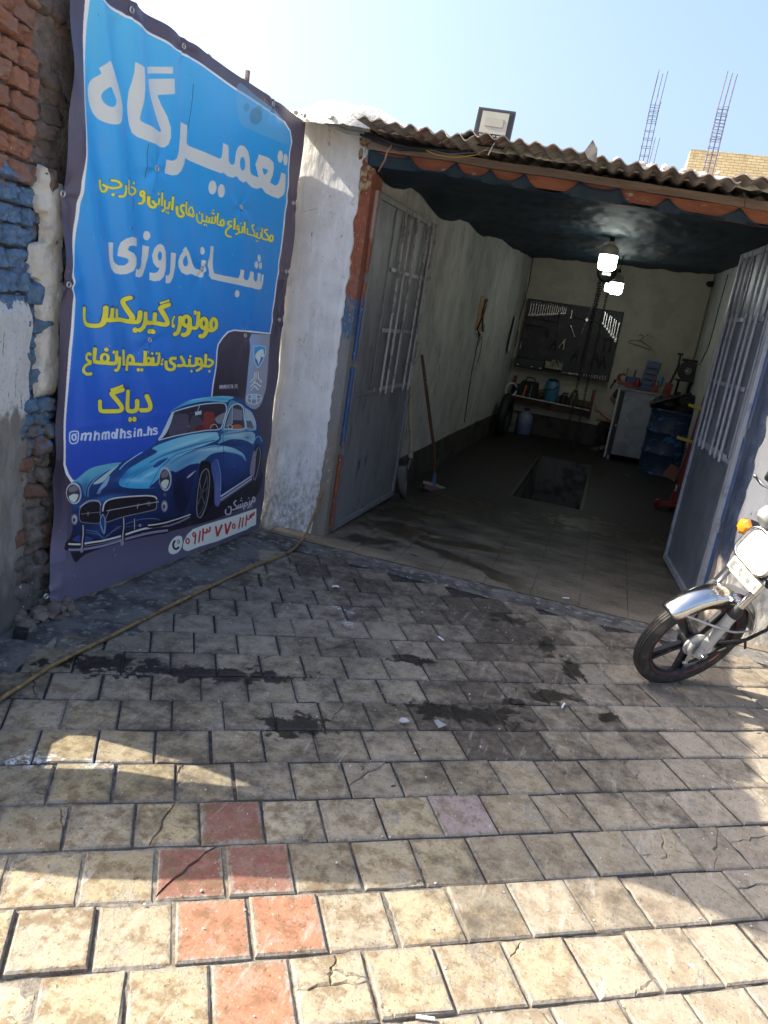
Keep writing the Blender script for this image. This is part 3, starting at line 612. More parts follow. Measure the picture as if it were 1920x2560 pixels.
# brick wall; an unseen slab running on from it is shaped for the yard's shadow
C0 = Vector((-2.345, 2.70, 0)); WD = Vector((math.sin(rad(162.5)), math.cos(rad(162.5)), 0)); WNn = Vector((-WD.y, WD.x, 0)); WNn = WNn if WNn.x > 0 else -WNn
def wp(s, z, d=0): return C0 + WD * s + WNn * d + Vector((0, 0, z))
brick = thing('brick_wall', 'crumbling orange brick wall with blue paint and grey render below', 'brick wall', (-2.3, 2.4, 0))
def WP(m, name, mats, **kw):
    o = m.build(name, mats, None, **kw); o.parent = brick; o.matrix_parent_inverse = Matrix.Translation((2.3, -2.4, 0)); return o
def brick_mat():
    t = NT('old_brick'); a = t.attr('stone'); n = t.noise(34, 6, .7); n2 = t.noise(9, 6, .7, off=(2, 5, 0)); z = t.xyz()[2]
    c = t.mixc(t.sm(n, .3, .7), a, t.mixc(.55, a, (.30, .20, .15))); c = t.mixc(t.ma('MULTIPLY', t.sm(n2, .52, .66), .55), c, (.24, .19, .155))
    zz = t.ma('ADD', z, t.ma('MULTIPLY', t.ma('SUBTRACT', n2, .5), .45)); bl = t.ma('MULTIPLY', t.sm(zz, 1.90, 1.82), t.sm(n, .28, .42)); c = t.mixc(bl, c, t.mixc(t.sm(n, .35, .65), (.075, .16, .30), (.17, .27, .38)))
    c = t.mixc(t.ma('MULTIPLY', t.sm(t.noise(48, 4, .6, (1, 1, .5), (6, 0, 3)), .68, .71), .8), c, (.58, .56, .52))
    return t.out(c, .92, 0, t.bump(t.ma('ADD', t.ma('MULTIPLY', n, .7), t.noise(90, 4, .7)), .8, .010))
m = MB(); cols = []; rg = random.Random(31); zc = 1.36; row = 0
while zc < 2.60:
    h = rg.uniform(.066, .080); s = -.02 + (.1 if row % 2 else 0) - .1
    while s < .50:
        wd = rg.uniform(.10, .21); s2 = max(s, -.015 + rg.uniform(-.01, .02))
        if s + wd > s2 + .03:
            n0 = len(m.v); pr = rg.uniform(.0, .022); bm = bmesh.new(); bmesh.ops.create_cube(bm, size=1)
            if s < .6: bmesh.ops.subdivide_edges(bm, edges=bm.edges, cuts=7, use_grid_fill=True)
            vs = []; sd = rg.random() * 50
            for v in bm.verts:
                p = v.co * 2; l = max(abs(p.x), abs(p.y), abs(p.z)); sp = p / max(1e-6, (abs(p.x) ** 8 + abs(p.y) ** 8 + abs(p.z) ** 8) ** .125)
                k = fr((p.x + sd, p.y, p.z), .9, 4) + .6 * fr((p.x * (s + wd - s2) * 10 + sd, p.y, p.z), 1.8, 4); x = (s2 + s + wd) / 2 + sp.x * (s + wd - s2) / 2 * (.95 + .06 * k); dd = -.03 + pr + sp.y * .05 * (1 + .30 * k); zz = zc + h / 2 + sp.z * h / 2 * (.97 + .10 * k) - .03 * (.2 - s2) * 0
                vs.append(wp(x, zz, dd))
            fs = [tuple(v.index for v in f.verts) for f in bm.faces]; bm.free(); m.add(vs, fs)
            base = Vector((.36, .125, .062)).lerp(Vector((.40, .19, .12)), rg.random()) * rg.uniform(.75, 1.1)
            if zc > 2.45: base = base.lerp(Vector((.34, .235, .18)), .6)
            cols += [(base.x, base.y, base.z, 1)] * (len(m.v) - n0)
        s += wd + rg.uniform(.006, .014)
    zc += h + rg.uniform(.004, .012); row += 1
WP(m, 'bricks', brick_mat(), smooth=38, cols={'stone': cols}, fix=True)
m = MB(); m.grid(60, 60, lambda u, v: tuple(wp(-.03 + .62 * u, 1.2 + 1.42 * v, -.012 + .022 * fr((u * 4, 0, v * 4), 3, 4)))); WP(m, 'mortar_bed', M_mud, smooth=60)
def rend_mat():
    t = NT('patchy_render'); z = t.xyz()[2]; n = t.noise(12, 6, .7, (1, 1, .5)); f = t.noise(60, 5, .7); zz = t.ma('ADD', z, t.ma('MULTIPLY', t.ma('SUBTRACT', n, .5), .35))
    wh = t.mixc(t.sm(f, .55, .68), (.62, .62, .60), (.35, .34, .32)); wh = t.mixc(t.sm(t.noise(30, 5, .7, (1, 1, .25), (5, 5, 5)), .62, .67), wh, (.09, .085, .08))
    ce = t.mixc(t.sm(n, .4, .6), (.20, .19, .165), (.27, .26, .235)); ce = t.mixc(t.sm(f, .66, .7), ce, (.08, .075, .07)); ce = t.mixc(t.sm(zz, .35, .1), ce, (.12, .11, .10))
    return t.out(t.mixc(t.sm(zz, .93, 1.0), ce, wh), .93, 0, t.bump(t.ma('ADD', n, f), .6, .010))
m = MB()
def rfn(u, v):
    z = -.05 + 1.47 * v; e = .012 + .016 * fr((0, 2, z), 8, 4) + (.04 * max(0, .4 - z)); s = e + .58 * u ** 2; top = min(1, (1 - v) * 22); return tuple(wp(s, z + (.02 * fr((s, 0, 0), 9, 3) if v > .97 else 0), .045 * top ** .5 + .012 * fr((s, 0, z), 3, 4) + .04 * max(0, .12 - z)))
m.grid(40, 80, rfn); m.grid(2, 80, lambda u, v: (lambda z: tuple(wp(.012 + .016 * fr((0, 2, z), 8, 4) + .04 * max(0, .4 - z) - .004 * u, z, .045 * min(1, (1 - v) * 22) ** .5 * (1 - u) - .03 * u + .012 * fr((.01, 0, z), 3, 4))))(-.05 + 1.47 * v), flip=True)
WP(m, 'render_coat', rend_mat(), smooth=60)
# unseen slab; outline and slit cut to throw the shadow and light strip
SHADE_OUTLINE = [(-0.25, -0.1), (1.5, -0.1), (1.352, 0.627), (1.328, 0.701), (1.308, 0.808), (1.233, 0.988), (1.156, 1.144), (1.1, 1.302), (1.01, 1.537), (0.837, 1.878), (0.736, 2.108), (0.698, 2.245), (0.723, 2.374), (0.754, 2.468), (0.792, 2.526), (0.753, 2.561), (0.36, 2.704), (0.194, 2.721), (0.033, 2.779), (-0.25, 2.68)]
LIGHT_SLIT = [(0.945, 0.553), (0.805, 0.521), (0.735, 0.547), (0.693, 0.643), (0.692, 0.736), (0.691, 0.821), (0.689, 0.992), (0.719, 1.179), (0.739, 1.165), (0.76, 1.067), (0.808, 0.936), (0.833, 0.777), (0.869, 0.717)]
bm = bmesh.new(); ed = []
for L in (SHADE_OUTLINE, LIGHT_SLIT):
    vv = [bm.verts.new(wp(a, b, -.05)) for a, b in L]; ed += [bm.edges.new((vv[i], vv[(i + 1) % len(vv)])) for i in range(len(vv))]
bmesh.ops.triangle_fill(bm, use_beauty=True, use_dissolve=False, edges=ed)
r = bmesh.ops.extrude_face_region(bm, geom=list(bm.faces)); bmesh.ops.translate(bm, verts=[v for v in r['geom'] if isinstance(v, bmesh.types.BMVert)], vec=-WNn * .07)
bmesh.ops.recalc_face_normals(bm, faces=bm.faces)
m = MB(); bm.verts.index_update(); m.add([v.co.copy() for v in bm.verts], [tuple(v.index for v in f.verts) for f in bm.faces]); bm.free(); WP(m, 'shade_slab', M_mud, smooth=None)

# ------------------------------------------------ far buildings: column bars and a yellow brick block
M_bar = mat('bluish_rebar', (.10, .10, .17), .7, .3, layers=[((.16, .10, .08), 3, .5, .7)])
def cage(name, label, x0, y0, zb, w_, d_, bars, zc, tops, ties, ry=0):
    e = thing(name, label, 'rebar column', (x0, y0, zb), group='rebar columns standing on the roof behind')
    for i, (bx, by) in enumerate(bars):
        m = MB(); t = tops[i % len(tops)]; m.tube([(bx * w_, by * d_, 0), (bx * w_ + .008, by * d_, (zc - zb) * .5), (bx * w_ - .004, by * d_, zc - zb), (bx * w_ + .02, by * d_, t - zb)], .010, 6); m.build('steel_bar', M_bar, e, smooth=60)
    rg = random.Random(len(bars))
    for z in ties:
        m = MB(); j = rg.uniform(-.02, .02); q = [(-w_ - .012, -d_ - .012, z - zb + j), (w_ + .012, -d_ - .012, z - zb + j + rg.uniform(-.02, .02)), (w_ + .012, d_ + .012, z - zb), (-w_ - .012, d_ + .012, z - zb)]
        m.tube(q, .007, 5, closed=True); m.build('stirrup', M_bar, e, smooth=60)
    return e
YR = 24.0
B8 = [(-1, -1), (1, -1), (1, 1), (-1, 1), (0, -1), (0, 1), (-1, 0), (1, 0)]
ties = lambda a, b, n: [a + (b - a) * i / n for i in range(n + 1)]
cage('rebar_column', 'tall blue rebar cage against open sky, its four bars splayed apart', -.44, YR, 5.4, .115, .09, B8[:6], 7.95, (8.78, 8.76, 8.05, 8.7, 8.2, 8.75), ties(5.6, 7.5, 9) + [7.6, 7.7, 7.8, 7.9])
cage('rebar_column', 'thicker rebar cage in front of the yellow brick block', 1.30, YR, 5.4, .125, .125, B8, 8.0, (8.86, 8.8, 8.84, 8.8, 8.82, 8.75, 8.85, 8.8), ties(5.6, 7.2, 9) + ties(7.25, 8.0, 9))
cage('rebar_column', 'short pair of rebar rods behind the tall cage', -.22, YR + 1.2, 5.4, .06, .05, [(-1, -1), (1, 1)], 6.2, (7.4, 7.42), [5.95, 6.15, 6.3])
m = MB()
def ybr():
    t = NT('yellow_brick'); tc = t.vec((1, 1, 1)); p = t.xyz(); cv = t.n('ShaderNodeCombineXYZ'); t.put(cv.inputs[0], p[0]); t.put(cv.inputs[1], p[2])
    b = t.n('ShaderNodeTexBrick'); t.t.links.new(cv.outputs[0], b.inputs['Vector']); b.inputs['Scale'].default_value = 1; b.inputs['Brick Width'].default_value = .23; b.inputs['Row Height'].default_value = .075; b.inputs['Mortar Size'].default_value = .009; b.inputs['Mortar Smooth'].default_value = .3
    b.inputs['Color1'].default_value = (.50, .40, .22, 1); b.inputs['Color2'].default_value = (.60, .49, .29, 1); b.inputs['Mortar'].default_value = (.26, .19, .10, 1)
    c = t.mixc(t.sm(t.noise(1.6, 5, .7), .56, .7), b.outputs['Color'], (.30, .22, .11)); return t.out(c, .9, 0, t.bump(b.outputs['Fac'], -.8, .02))
bb = thing('brick_house', 'unfinished yellow brick house rising behind the garage roof', 'house', (3.4, 26.0, 0))
m = MB(); m.box((4.9, 28.5, 3.69), (8.2, 5.0, 7.38)); o = m.build('brick_walls', ybr(), bb, smooth=None); o.matrix_parent_inverse = Matrix.Translation((-3.4, -26, 0))
m = MB(); m.box((4.86, 28.5, 5.98), (8.4, 5.2, 1.05)); o = m.build('floor_slab', mat('grey_concrete', (.34, .33, .31), .9, layers=[((.26, .25, .24), 3, .45, .65)], bump=(20, .4, .02)), bb, smooth=None); o.matrix_parent_inverse = Matrix.Translation((-3.4, -26, 0))
# the roof terrace the column bars stand on
bt = thing('unfinished_house', 'unfinished house whose flat roof carries the rebar columns', 'house', (0, 24, 0))
m = MB(); m.box((-.2, 24.2, 2.66), (5.0, 3.0, 5.32)); o = m.build('walls', bpy.data.materials['grey_concrete'], bt, smooth=None); o.matrix_parent_inverse = Matrix.Translation((0, -24, 0))
# ---------------------------------------------------------------- cloth ceiling and door leaves
def cloth_mat():
    t = NT('navy_shade_cloth'); u = t.noise(5, 5, .65, (2.2, .5, 1)); f = t.noise(300, 2, .5, (1, .12, 1)); g = t.noise(14, 5, .7, (2, .5, 1))
    c = t.mixc(t.sm(u, .3, .75), (.012, .025, .042), (.018, .038, .054)); 
    return t.out(c, .62, 0, t.bump(t.ma('ADD', t.ma('MULTIPLY', g, .7), t.ma('MULTIPLY', f, .4)), .4, .010), Specular_IOR_Level=.25)
pins = [(-1.62, 2.48), (-1.40, 2.468), (-1.115, 2.468), (-.909, 2.452), (-.712, 2.448), (-.396, 2.436), (-.179, 2.425), (.083, 2.404), (.464, 2.392), (.80, 2.37), (1.02, 2.36)]
dips = [.015, .05, .045, .042, .062, .02, .058, .05, .055, .04]
def front_z(x):
    for i in range(len(pins) - 1):
        (a, za), (b, zb) = pins[i], pins[i + 1]
        if x <= b or i == len(pins) - 2:
            t = max(0, min(1, (x - a) / (b - a))); return za + (zb - za) * t - dips[i] * (1 - abs(2 * t - 1) ** 3) * 1.4
def cl(u, v):
    x = -1.66 + 2.74 * u; t = v ** 1.6; y = 4.722 + (7.68) * t
    back = 2.655 + .085 * u - .015 * abs(nz(x, 5, 0, 2)); zf = front_z(x); k = max(0, (y - 4.74) / 7.66)
    zlow = min(zf, 2.478 + sl(x) - .062 - .012 - .012 * abs(nz(x, 8, 0, 2.2))); dr = min(1, max(0, (y - 4.722) / .016)); z0_ = zf + (zlow - zf) * dr
    zm = z0_ + (back - z0_) * k ** .58 - .035 * math.sin(math.pi * min(1, k)) * (.4 + .6 * math.sin(math.pi * u))
    edge = max(0, 1 - u / .13); zm -= edge * (.10 + .09 * math.sin(k * 26 + .8) * (1 - k)) * (1 - k * .75) * min(1, k * 9)
    zm += (.022 * fr((x * 1.6, y * .5, 0), 1.3, 4) + .008 * fr((x * 4, y * 1.2, 3), 1.6, 3)) * min(1, k * 10)
    return (x, y - (.0 if k > .001 else .004), zm)
m = MB(); m.grid(150, 90, cl, flip=True)
o = m.build('shade_cloth', cloth_mat(), smooth=80); tag(o, 'dark navy shade cloth stretched as a ceiling, scalloped where pinned to the beam', 'cloth')
md = o.modifiers.new('thick', 'SOLIDIFY'); md.thickness = .003

M_door = mat('grey_door_paint', (.19, .19, .195), .5, layers=[((.13, .132, .14), 4, .44, .62, (1, 1, .5)), ((.24, .24, .24), 9, .55, .68, (2, 2, .25)), ((.06, .056, .052), 13, .61, .67, (1.4, 1.4, .3)), ((.40, .38, .36), 48, .69, .72), ((.20, .085, .05), 20, .67, .72)], bump=(9, .25, .012), rvar=(12, .25))
M_bars = mat('grey_bar_paint', (.34, .34, .35), .45, layers=[((.12, .12, .125), 9, .5, .65), ((.28, .27, .26), 60, .70, .73)], bump=(40, .25, .003), rvar=(20, .2))
M_doorR = mat('sky_tinted_door_paint', (.150, .168, .205), .36, layers=[((.10, .12, .165), 5, .45, .62), ((.06, .065, .08), 16, .66, .72, (1, 1, .35)), ((.32, .33, .36), 52, .73, .75)], bump=(9, .2, .010), rvar=(12, .2))  # grey like the left leaf, with the bluish sky reflection painted in
M_barsR = mat('sky_tinted_bar_paint', (.32, .345, .40), .34, layers=[((.20, .23, .30), 9, .5, .65)], bump=(40, .2, .003), rvar=(20, .2))  # bars carry the same painted sky tint
M_dark = mat('black_rubber', (.012, .012, .013), .6, bump=(50, .3, .003))
M_chrome0 = mat('bright_steel', (.6, .6, .6), .25, 1.0)
def door(label, hx, hy, ang, width, z0, z1, side, split0, barsx, rails, mirror):
    """leaf in local x from the hinge; the seen face is local -y when side = 1"""
    e = bpy.data.objects.new('door', None); C.objects.link(e); e['label'] = label; e.empty_display_size = .05
    e.parent = gar; e.matrix_parent_inverse = Matrix.Translation((0, -4.66, 0)); e.location = (hx, hy, z0); e.rotation_euler = (0, 0, ang)
    M_D, M_B = (M_doorR, M_barsR) if mirror else (M_door, M_bars); f = -side; hgt = z1 - z0; zm = rails[0]
    m = MB(); nx, nzv = 30, 50
    m.grid(nx, nzv, lambda u, v: (width * u, f * (.012 + .005 * fr((u * 2, 1, v * 4), 1.5, 3) - (.010 * max(0, nz(u * 9, v, 0, 2)) if v < .02 else 0)), hgt * v), flip=(f > 0))
    m.grid(nx, nzv, lambda u, v: (width * u, f * (-.018), hgt * v), flip=(f < 0))
    m.build('panel', M_D, e, smooth=60)
    m = MB()                                        # outer frame: hinge stile, free stile, foot, head
    m.box((.022, f * .004, hgt / 2), (.044, .05, hgt)); m.box((width - .018, f * .004, hgt / 2), (.036, .05, hgt - .001))
    m.box((width / 2, f * .006, .022), (width - .08, .046, .044)); m.box((width / 2, f * .006, hgt - .02), (width - .08, .046, .04))
    m.box((split0, f * .016, (zm + hgt) / 2), (.012, .012, hgt - zm)); m.box((width / 2, f * .0155, zm - .02), (width - .09, .010, .03))
    m.build('frame', M_B if mirror else M_D, e, smooth=40, bevel=.003)
    for bx in barsx:
        m = MB(); x = bx; t = .030 + .004 * math.sin(bx * 40); m.tube([(x, f * t, zm - .045), (x + .003, f * (t + .004), (zm + hgt) / 2), (x, f * t, hgt - .01)], .0105, 8); m.build('bar', M_B, e, smooth=60)
    for k, zr in enumerate(rails[:-1] if False else rails):
        m = MB(); m.box(((split0 + width) / 2 + .02, f * .021, zr), (width - split0 - .06, .010, .028)); m.build('crossbar', M_B, e, smooth=40, bevel=.002)
    m = MB(); m.tube([(width + .018 + .028 * math.cos(a), f * .004 + .004 * math.sin(3 * a), zm - .01 + .034 * math.sin(a)) for a in [i * 2 * math.pi / 18 for i in range(18)]], .006, 8, closed=True); m.box((width, f * .004, zm - .01), (.02, .02, .03)); m.build('ring_handle', M_chrome0 if mirror else M_bars, e, smooth=60)
    m = MB()
    for a, b in ((.02, .55), (.62, 1.15), (1.20, 1.70), (1.76, hgt)): m.tube([(-.018, f * .012, a), (-.018, f * .012, b)], .017, 12)
    return e, m
eL, hp = door('grey steel left leaf, opened inwards, blank hinge panel and barred upper part', -1.655, 4.955, math.atan2(6.37 - 4.955, -1.612 + 1.655), 1.416, .03, 2.29, 1, .41, (.60, .73, .90, 1.17, 1.30, 1.385), (.98, 1.405, 1.825, 2.235), False)
def hinge_mat():
    t = NT('hinge_pipe_paint'); z = t.xyz()[2]; n = t.noise(30, 6, .7, (1, 1, .5)); zz = t.ma('ADD', z, t.ma('MULTIPLY', t.ma('SUBTRACT', n, .5), .2))
    c = t.mixc(t.sm(n, .4, .6), (.24, .07, .035), (.16, .05, .03)); c = t.mixc(t.ma('MULTIPLY', t.sm(zz, .62, .68), t.sm(zz, 1.66, 1.58)), c, (.025, .07, .19)); c = t.mixc(t.sm(zz, 1.98, 2.02), c, (.30, .20, .18)); c = t.mixc(t.sm(n, .63, .66), c, (.40, .38, .34)); return t.out(c, .55, 0, t.bump(n, .4, .004))
hp.build('hinge_pipe', hinge_mat(), eL, smooth=50)
m = MB(); m.tube([(1.36, -.06, 1.80), (1.38, -.045, 2.25)], .007, 8); m.tube([(1.30, -.04, 1.33), (1.42, -.03, 2.25)], .006, 8); m.build('stay_bar', M_bars, eL, smooth=60)
eR, hp = door('sky tinted grey steel right leaf, opened inwards beside the motorcycle, barred upper part', .845, 4.985, math.atan2(6.25 - 4.985, .72 - .845), 1.27, .03, 2.335, -1, .22, (.36, .50, .64, .92, 1.05, 1.18), (.98, 1.41, 1.84, 2.28), True)
hp.build('hinge_pipe', M_blue, eR, smooth=50)
m = MB(); m.box((.02, .035, 1.15), (.075, .03, 2.22)); m.build('hinge_stile', M_barsR, eR, smooth=40, bevel=.003)
# ---------------------------------------------------------------- printed banner
# The print is painted into an image in memory: shapes are drawn in an oblique drawing frame (SS pixels per unit) and then rectified onto the flat sheet.
SS = 2; OX, OY = 90, -140; PW, PH = 690, 1700
cv_ = np.zeros((PH * SS, PW * SS, 3), np.float32)
FR = {'A': (200, 120, 5.925), 'B': (400, 280, 4.879), 'C': (240, 430, 6.9125), 'D': (460, 470, 6.9125), 'E': (260, 560, 3.95), 'F': (190, 730, 4.4838), 'G': (190, 850, 4.4838), 'H': (520, 810, 9.2167),
      'I': (140, 970, 5.925), 'J': (400, 1220, 5.925), 'K': (140, 1130, 5.925), 'L': (370, 970, 5.3516), 'P': (0, 0, 1)}
def px(fr_, pts): o = FR[fr_]; return np.array([(o[0] + x / o[2], o[1] + y / o[2]) for x, y in pts], float)
def smooth(p, n=5, closed=True):
    k = len(p); out = []
    for i in range(k if closed else k - 1):
        if closed: a, b, c, d = p[(i - 1) % k], p[i], p[(i + 1) % k], p[(i + 2) % k]
        else: a, b, c, d = p[max(i - 1, 0)], p[i], p[i + 1], p[min(i + 2, k - 1)]
        for t in np.arange(n) / n: out.append(.5 * ((2 * b) + (c - a) * t + (2 * a - 5 * b + 4 * c - d) * t * t + (3 * b - a - 3 * c + d) * t ** 3))
    if not closed: out.append(p[-1])
    return np.array(out)
def region(mn, mx):
    x0 = int(max(0, math.floor((mn[0] - OX) * SS) - 1)); y0 = int(max(0, math.floor((mn[1] - OY) * SS) - 1)); x1 = int(min(PW * SS, (mx[0] - OX) * SS + 2)); y1 = int(min(PH * SS, (mx[1] - OY) * SS + 2))
    if x1 <= x0 or y1 <= y0: return None
    X, Y = np.meshgrid((np.arange(x0, x1) + .5) / SS + OX, (np.arange(y0, y1) + .5) / SS + OY); return x0, y0, x1, y1, X, Y
def ink(r, a, col):
    x0, y0, x1, y1, X, Y = r
    if isinstance(col[0], (int, float)): c = np.array(col, np.float32) / 255
    else:
        (ax, ay, ca), (bx, by, cb) = col; d2 = (bx - ax) ** 2 + (by - ay) ** 2; t = np.clip(((X - ax) * (bx - ax) + (Y - ay) * (by - ay)) / d2, 0, 1)[..., None]; c = (np.array(ca, np.float32) * (1 - t) + np.array(cb, np.float32) * t) / 255
    v = cv_[y0:y1, x0:x1]; v += (c - v) * a[..., None]
def poly(fr_, pts, col, curve=True, hole=(), alpha=1.0, grow=0):
    P = px(fr_, pts); P = smooth(P) if curve else P; Q = [P] + [smooth(px(fr_, h)) for h in hole]
    r = region(P.min(0) - 1, P.max(0) + 1)
    if r is None: return
    X, Y = r[4], r[5]; a = np.zeros(X.shape, bool)
    for p in Q:
        q = np.roll(p, -1, 0)
        for (xa, ya), (xb, yb) in zip(p, q):
            if ya == yb: continue
            a ^= ((ya > Y) != (yb > Y)) & (X < (xb - xa) * (Y - ya) / (yb - ya) + xa)
    ink(r, a.astype(np.float32) * alpha, col)
def line(fr_, pts, wd, col, curve=True, cap='butt', alpha=1.0, closed=False):
    P = px(fr_, pts); P = smooth(P, 6, closed) if (curve and len(P) > 2) else P; wd = wd / FR[fr_][2]
    if closed: P = np.vstack([P, P[:1]])
    r = region(P.min(0) - wd, P.max(0) + wd)
    if r is None: return
    X, Y = r[4], r[5]; D = np.full(X.shape, 1e9); n = len(P)
    for i in range(n - 1):
        a, b = P[i], P[i + 1]; d = b - a; L2 = d @ d
        if L2 < 1e-9: continue
        t = ((X - a[0]) * d[0] + (Y - a[1]) * d[1]) / L2; tc = np.clip(t, 0, 1); q = np.hypot(X - a[0] - tc * d[0], Y - a[1] - tc * d[1])
        if cap == 'butt' and not closed:
            if i == 0: q = np.where(t < 0, 1e9, q)
            if i == n - 2: q = np.where(t > 1, 1e9, q)
        D = np.minimum(D, q)
    ink(r, np.clip((wd / 2 - D) * SS + .5, 0, 1).astype(np.float32) * alpha, col)
def glow(fr_, x, y, rx, ry, col, alpha=.5, rot=0):
    c = px(fr_, [(x, y)])[0]; k = FR[fr_][2]; R_ = max(rx, ry) / k * 2.2; r = region(c - R_, c + R_)
    if r is None: return
    X, Y = r[4] - c[0], r[5] - c[1]; cs, sn = math.cos(rot), math.sin(rot); u = (X * cs + Y * sn) / (rx / k); v = (-X * sn + Y * cs) / (ry / k); m_ = BODY[r[1]:r[3], r[0]:r[2]] if BODY is not None else 1.0
    ink(r, (np.exp(-(u * u + v * v)) * alpha * m_).astype(np.float32), col)
BODY = None
def oval(fr_, x, y, rx, ry, col, alpha=1.0): poly(fr_, [(x + rx * math.cos(a), y + ry * math.sin(a)) for a in [i * math.pi / 6 for i in range(12)]], col, alpha=alpha)
def ring(fr_, x, y, rx, ry, wd, col): line(fr_, [(x + rx * math.cos(a), y + ry * math.sin(a)) for a in [i * math.pi / 8 for i in range(16)]], wd, col, closed=True)

WHT = (200, 203, 198); YEL = (222, 208, 62); SHD = (60, 75, 90)
cv_[:] = np.array((66, 61, 78), np.float32) / 255
poly('P', [(90, -140), (780, -140), (780, 700), (90, 700)], ((150, 0, (72, 67, 88)), (720, 300, (88, 80, 92))), False)
poly('P', [(90, 1150), (700, 1150), (700, 1560), (90, 1560)], ((300, 1190, (50, 45, 60)), (330, 1400, (93, 88, 110))), False)
poly('P', [(90, 1200), (170, 1200), (165, 1400), (90, 1420)], ((130, 1220, (52, 47, 62)), (130, 1370, (106, 100, 126))), False, alpha=.7)
panel = [(226, -24), (216, 0), (214.5, 60), (213.5, 158), (211, 250), (207.5, 384), (200, 450), (190, 600), (183, 698), (177, 760), (168, 872), (163, 997), (158.5, 1130), (159, 1160), (167, 1186), (177, 1204), (200, 1240), (420, 1180), (531, 995), (534, 962), (540.6, 918.5), (543, 877), (546, 862), (558, 846), (574, 832), (589, 828), (639, 832), (677, 836), (681, 808), (696, 705), (710, 564), (714, 520), (721, 464), (721, 423), (725, 378), (731.5, 354), (727, 327), (712, 304), (690, 289), (640, 252), (508, 162), (380, 80), (256, -4), (238, -24)]
poly('P', panel, (214, 216, 222), False)
pin = [(231, -14), (224, 0), (221, 60), (218.5, 158), (216, 250), (212.5, 384), (206, 450), (196, 600), (188.5, 698), (183, 760), (174, 872), (168.5, 997), (164, 1130), (165, 1160), (174, 1186), (183, 1200), (205, 1236), (420, 1170), (528, 995), (531, 960), (537.5, 918), (540, 877), (543, 860), (555, 843), (571, 829), (589, 824), (639, 828), (674, 832), (678, 808), (693, 705), (707, 564), (711, 520), (717.5, 464), (718, 423), (722, 378), (728, 355), (724, 329), (709, 308), (688, 293), (638, 257), (506, 167), (378, 85), (258, 5), (240, -14)]
G1 = [(0, (86, 178, 230)), (420, (44, 152, 214)), (760, (38, 128, 205)), (980, (38, 92, 190)), (1200, (36, 66, 165))]
for (ya, ca), (yb, cb) in zip(G1[:-1], G1[1:]):
    q = [p for p in pin]
    x0, y0, x1, y1, X, Y = region((90, max(ya, -140) if ya else -140), (780, yb)); P = np.array(pin); a = np.zeros(X.shape, bool)
    for (xa, y_a), (xb, y_b) in zip(P, np.roll(P, -1, 0)):
        if y_a != y_b: a ^= ((y_a > Y) != (y_b > Y)) & (X < (xb - xa) * (Y - y_a) / (y_b - y_a) + xa)
    a &= (Y >= (ya if ya else -999)) & (Y < yb); ink((x0, y0, x1, y1, X, Y), a.astype(np.float32), ((0, ya, ca), (0, yb, cb)))
poly('P', [(598, 210), (640, 240), (690, 280), (715, 320), (718, 360), (640, 330), (600, 300)], (110, 165, 200), alpha=.55)
for x, y, r_, a_ in ((640, 290, 14, .5), (618, 268, 7, .35), (648, 275, 8, .35)): oval('P', x, y, r_, r_ * 1.5, (75, 115, 130), a_)
# line 1
poly('A', [(277, 297), (340, 240), (415, 190), (470, 290), (540, 440), (600, 600), (645, 760), (660, 900), (650, 1000), (610, 1080), (540, 1120), (460, 1128), (370, 1100), (290, 1040), (225, 940), (185, 830), (165, 720), (160, 600), (180, 520), (215, 460), (280, 400), (300, 370), (285, 325)], WHT, hole=[[(412, 575), (345, 630), (318, 700), (335, 780), (380, 845), (430, 870), (480, 850), (502, 790), (485, 730), (450, 650)]])
poly('A', [(790, 205), (925, 285), (924, 450), (922, 600), (905, 800), (880, 950), (870, 1040), (885, 1085), (930, 1115), (1060, 1175), (1190, 1240), (1215, 1248), (1220, 1215), (1180, 1120), (1100, 900), (1030, 710), (1017, 620), (1009, 480), (1012, 463), (1382, 450), (1387, 680), (1178, 698), (1180, 720), (1220, 830), (1300, 1020), (1345, 1180), (1350, 1330), (1320, 1430), (1270, 1475), (1210, 1470), (1000, 1390), (860, 1320), (800, 1260), (765, 1140), (745, 1000), (735, 850), (745, 650), (770, 500), (788, 350)], WHT, False)
poly('A', [(998, 280), (1355, 278), (1357, 378), (1000, 380)], WHT, False)
poly('B', [(250, 120), (345, 165), (338, 380), (360, 410), (540, 490), (715, 570), (735, 545), (750, 460), (757, 375), (830, 410), (826, 590), (845, 632), (880, 645), (905, 620), (915, 560), (930, 490), (960, 425), (1005, 405), (1050, 420), (1095, 480), (1115, 580), (1117, 720), (1135, 765), (1218, 800), (1200, 720), (1180, 645), (1220, 517), (1330, 560), (1375, 610), (1385, 680), (1375, 770), (1345, 860), (1410, 900), (1440, 870), (1460, 800), (1470, 735), (1520, 760), (1522, 930), (1500, 1010), (1440, 1055), (1370, 1030), (1300, 990), (1255, 925), (1200, 940), (1140, 925), (1090, 880), (1066, 848), (1010, 860), (960, 830), (925, 782), (870, 800), (800, 780), (758, 738), (720, 745), (560, 680), (345, 580), (318, 560), (300, 640), (260, 720), (210, 765), (160, 775), (75, 750), (80, 580), (160, 595), (200, 570), (220, 500), (235, 350)], WHT, False,
     hole=[[(1015 + 38 * math.cos(a), 632 + 82 * math.sin(a)) for a in [i * math.pi / 5 for i in range(10)]], [(1262, 688), (1305, 700), (1320, 718), (1305, 750), (1285, 768), (1272, 735)]])
for x, y, a, b in ((1455, 543, 33, 75), (1520, 580, 27, 70), (635, 920, 43, 85), (733, 960, 40, 83)): oval('B', x, y, a, b, WHT)
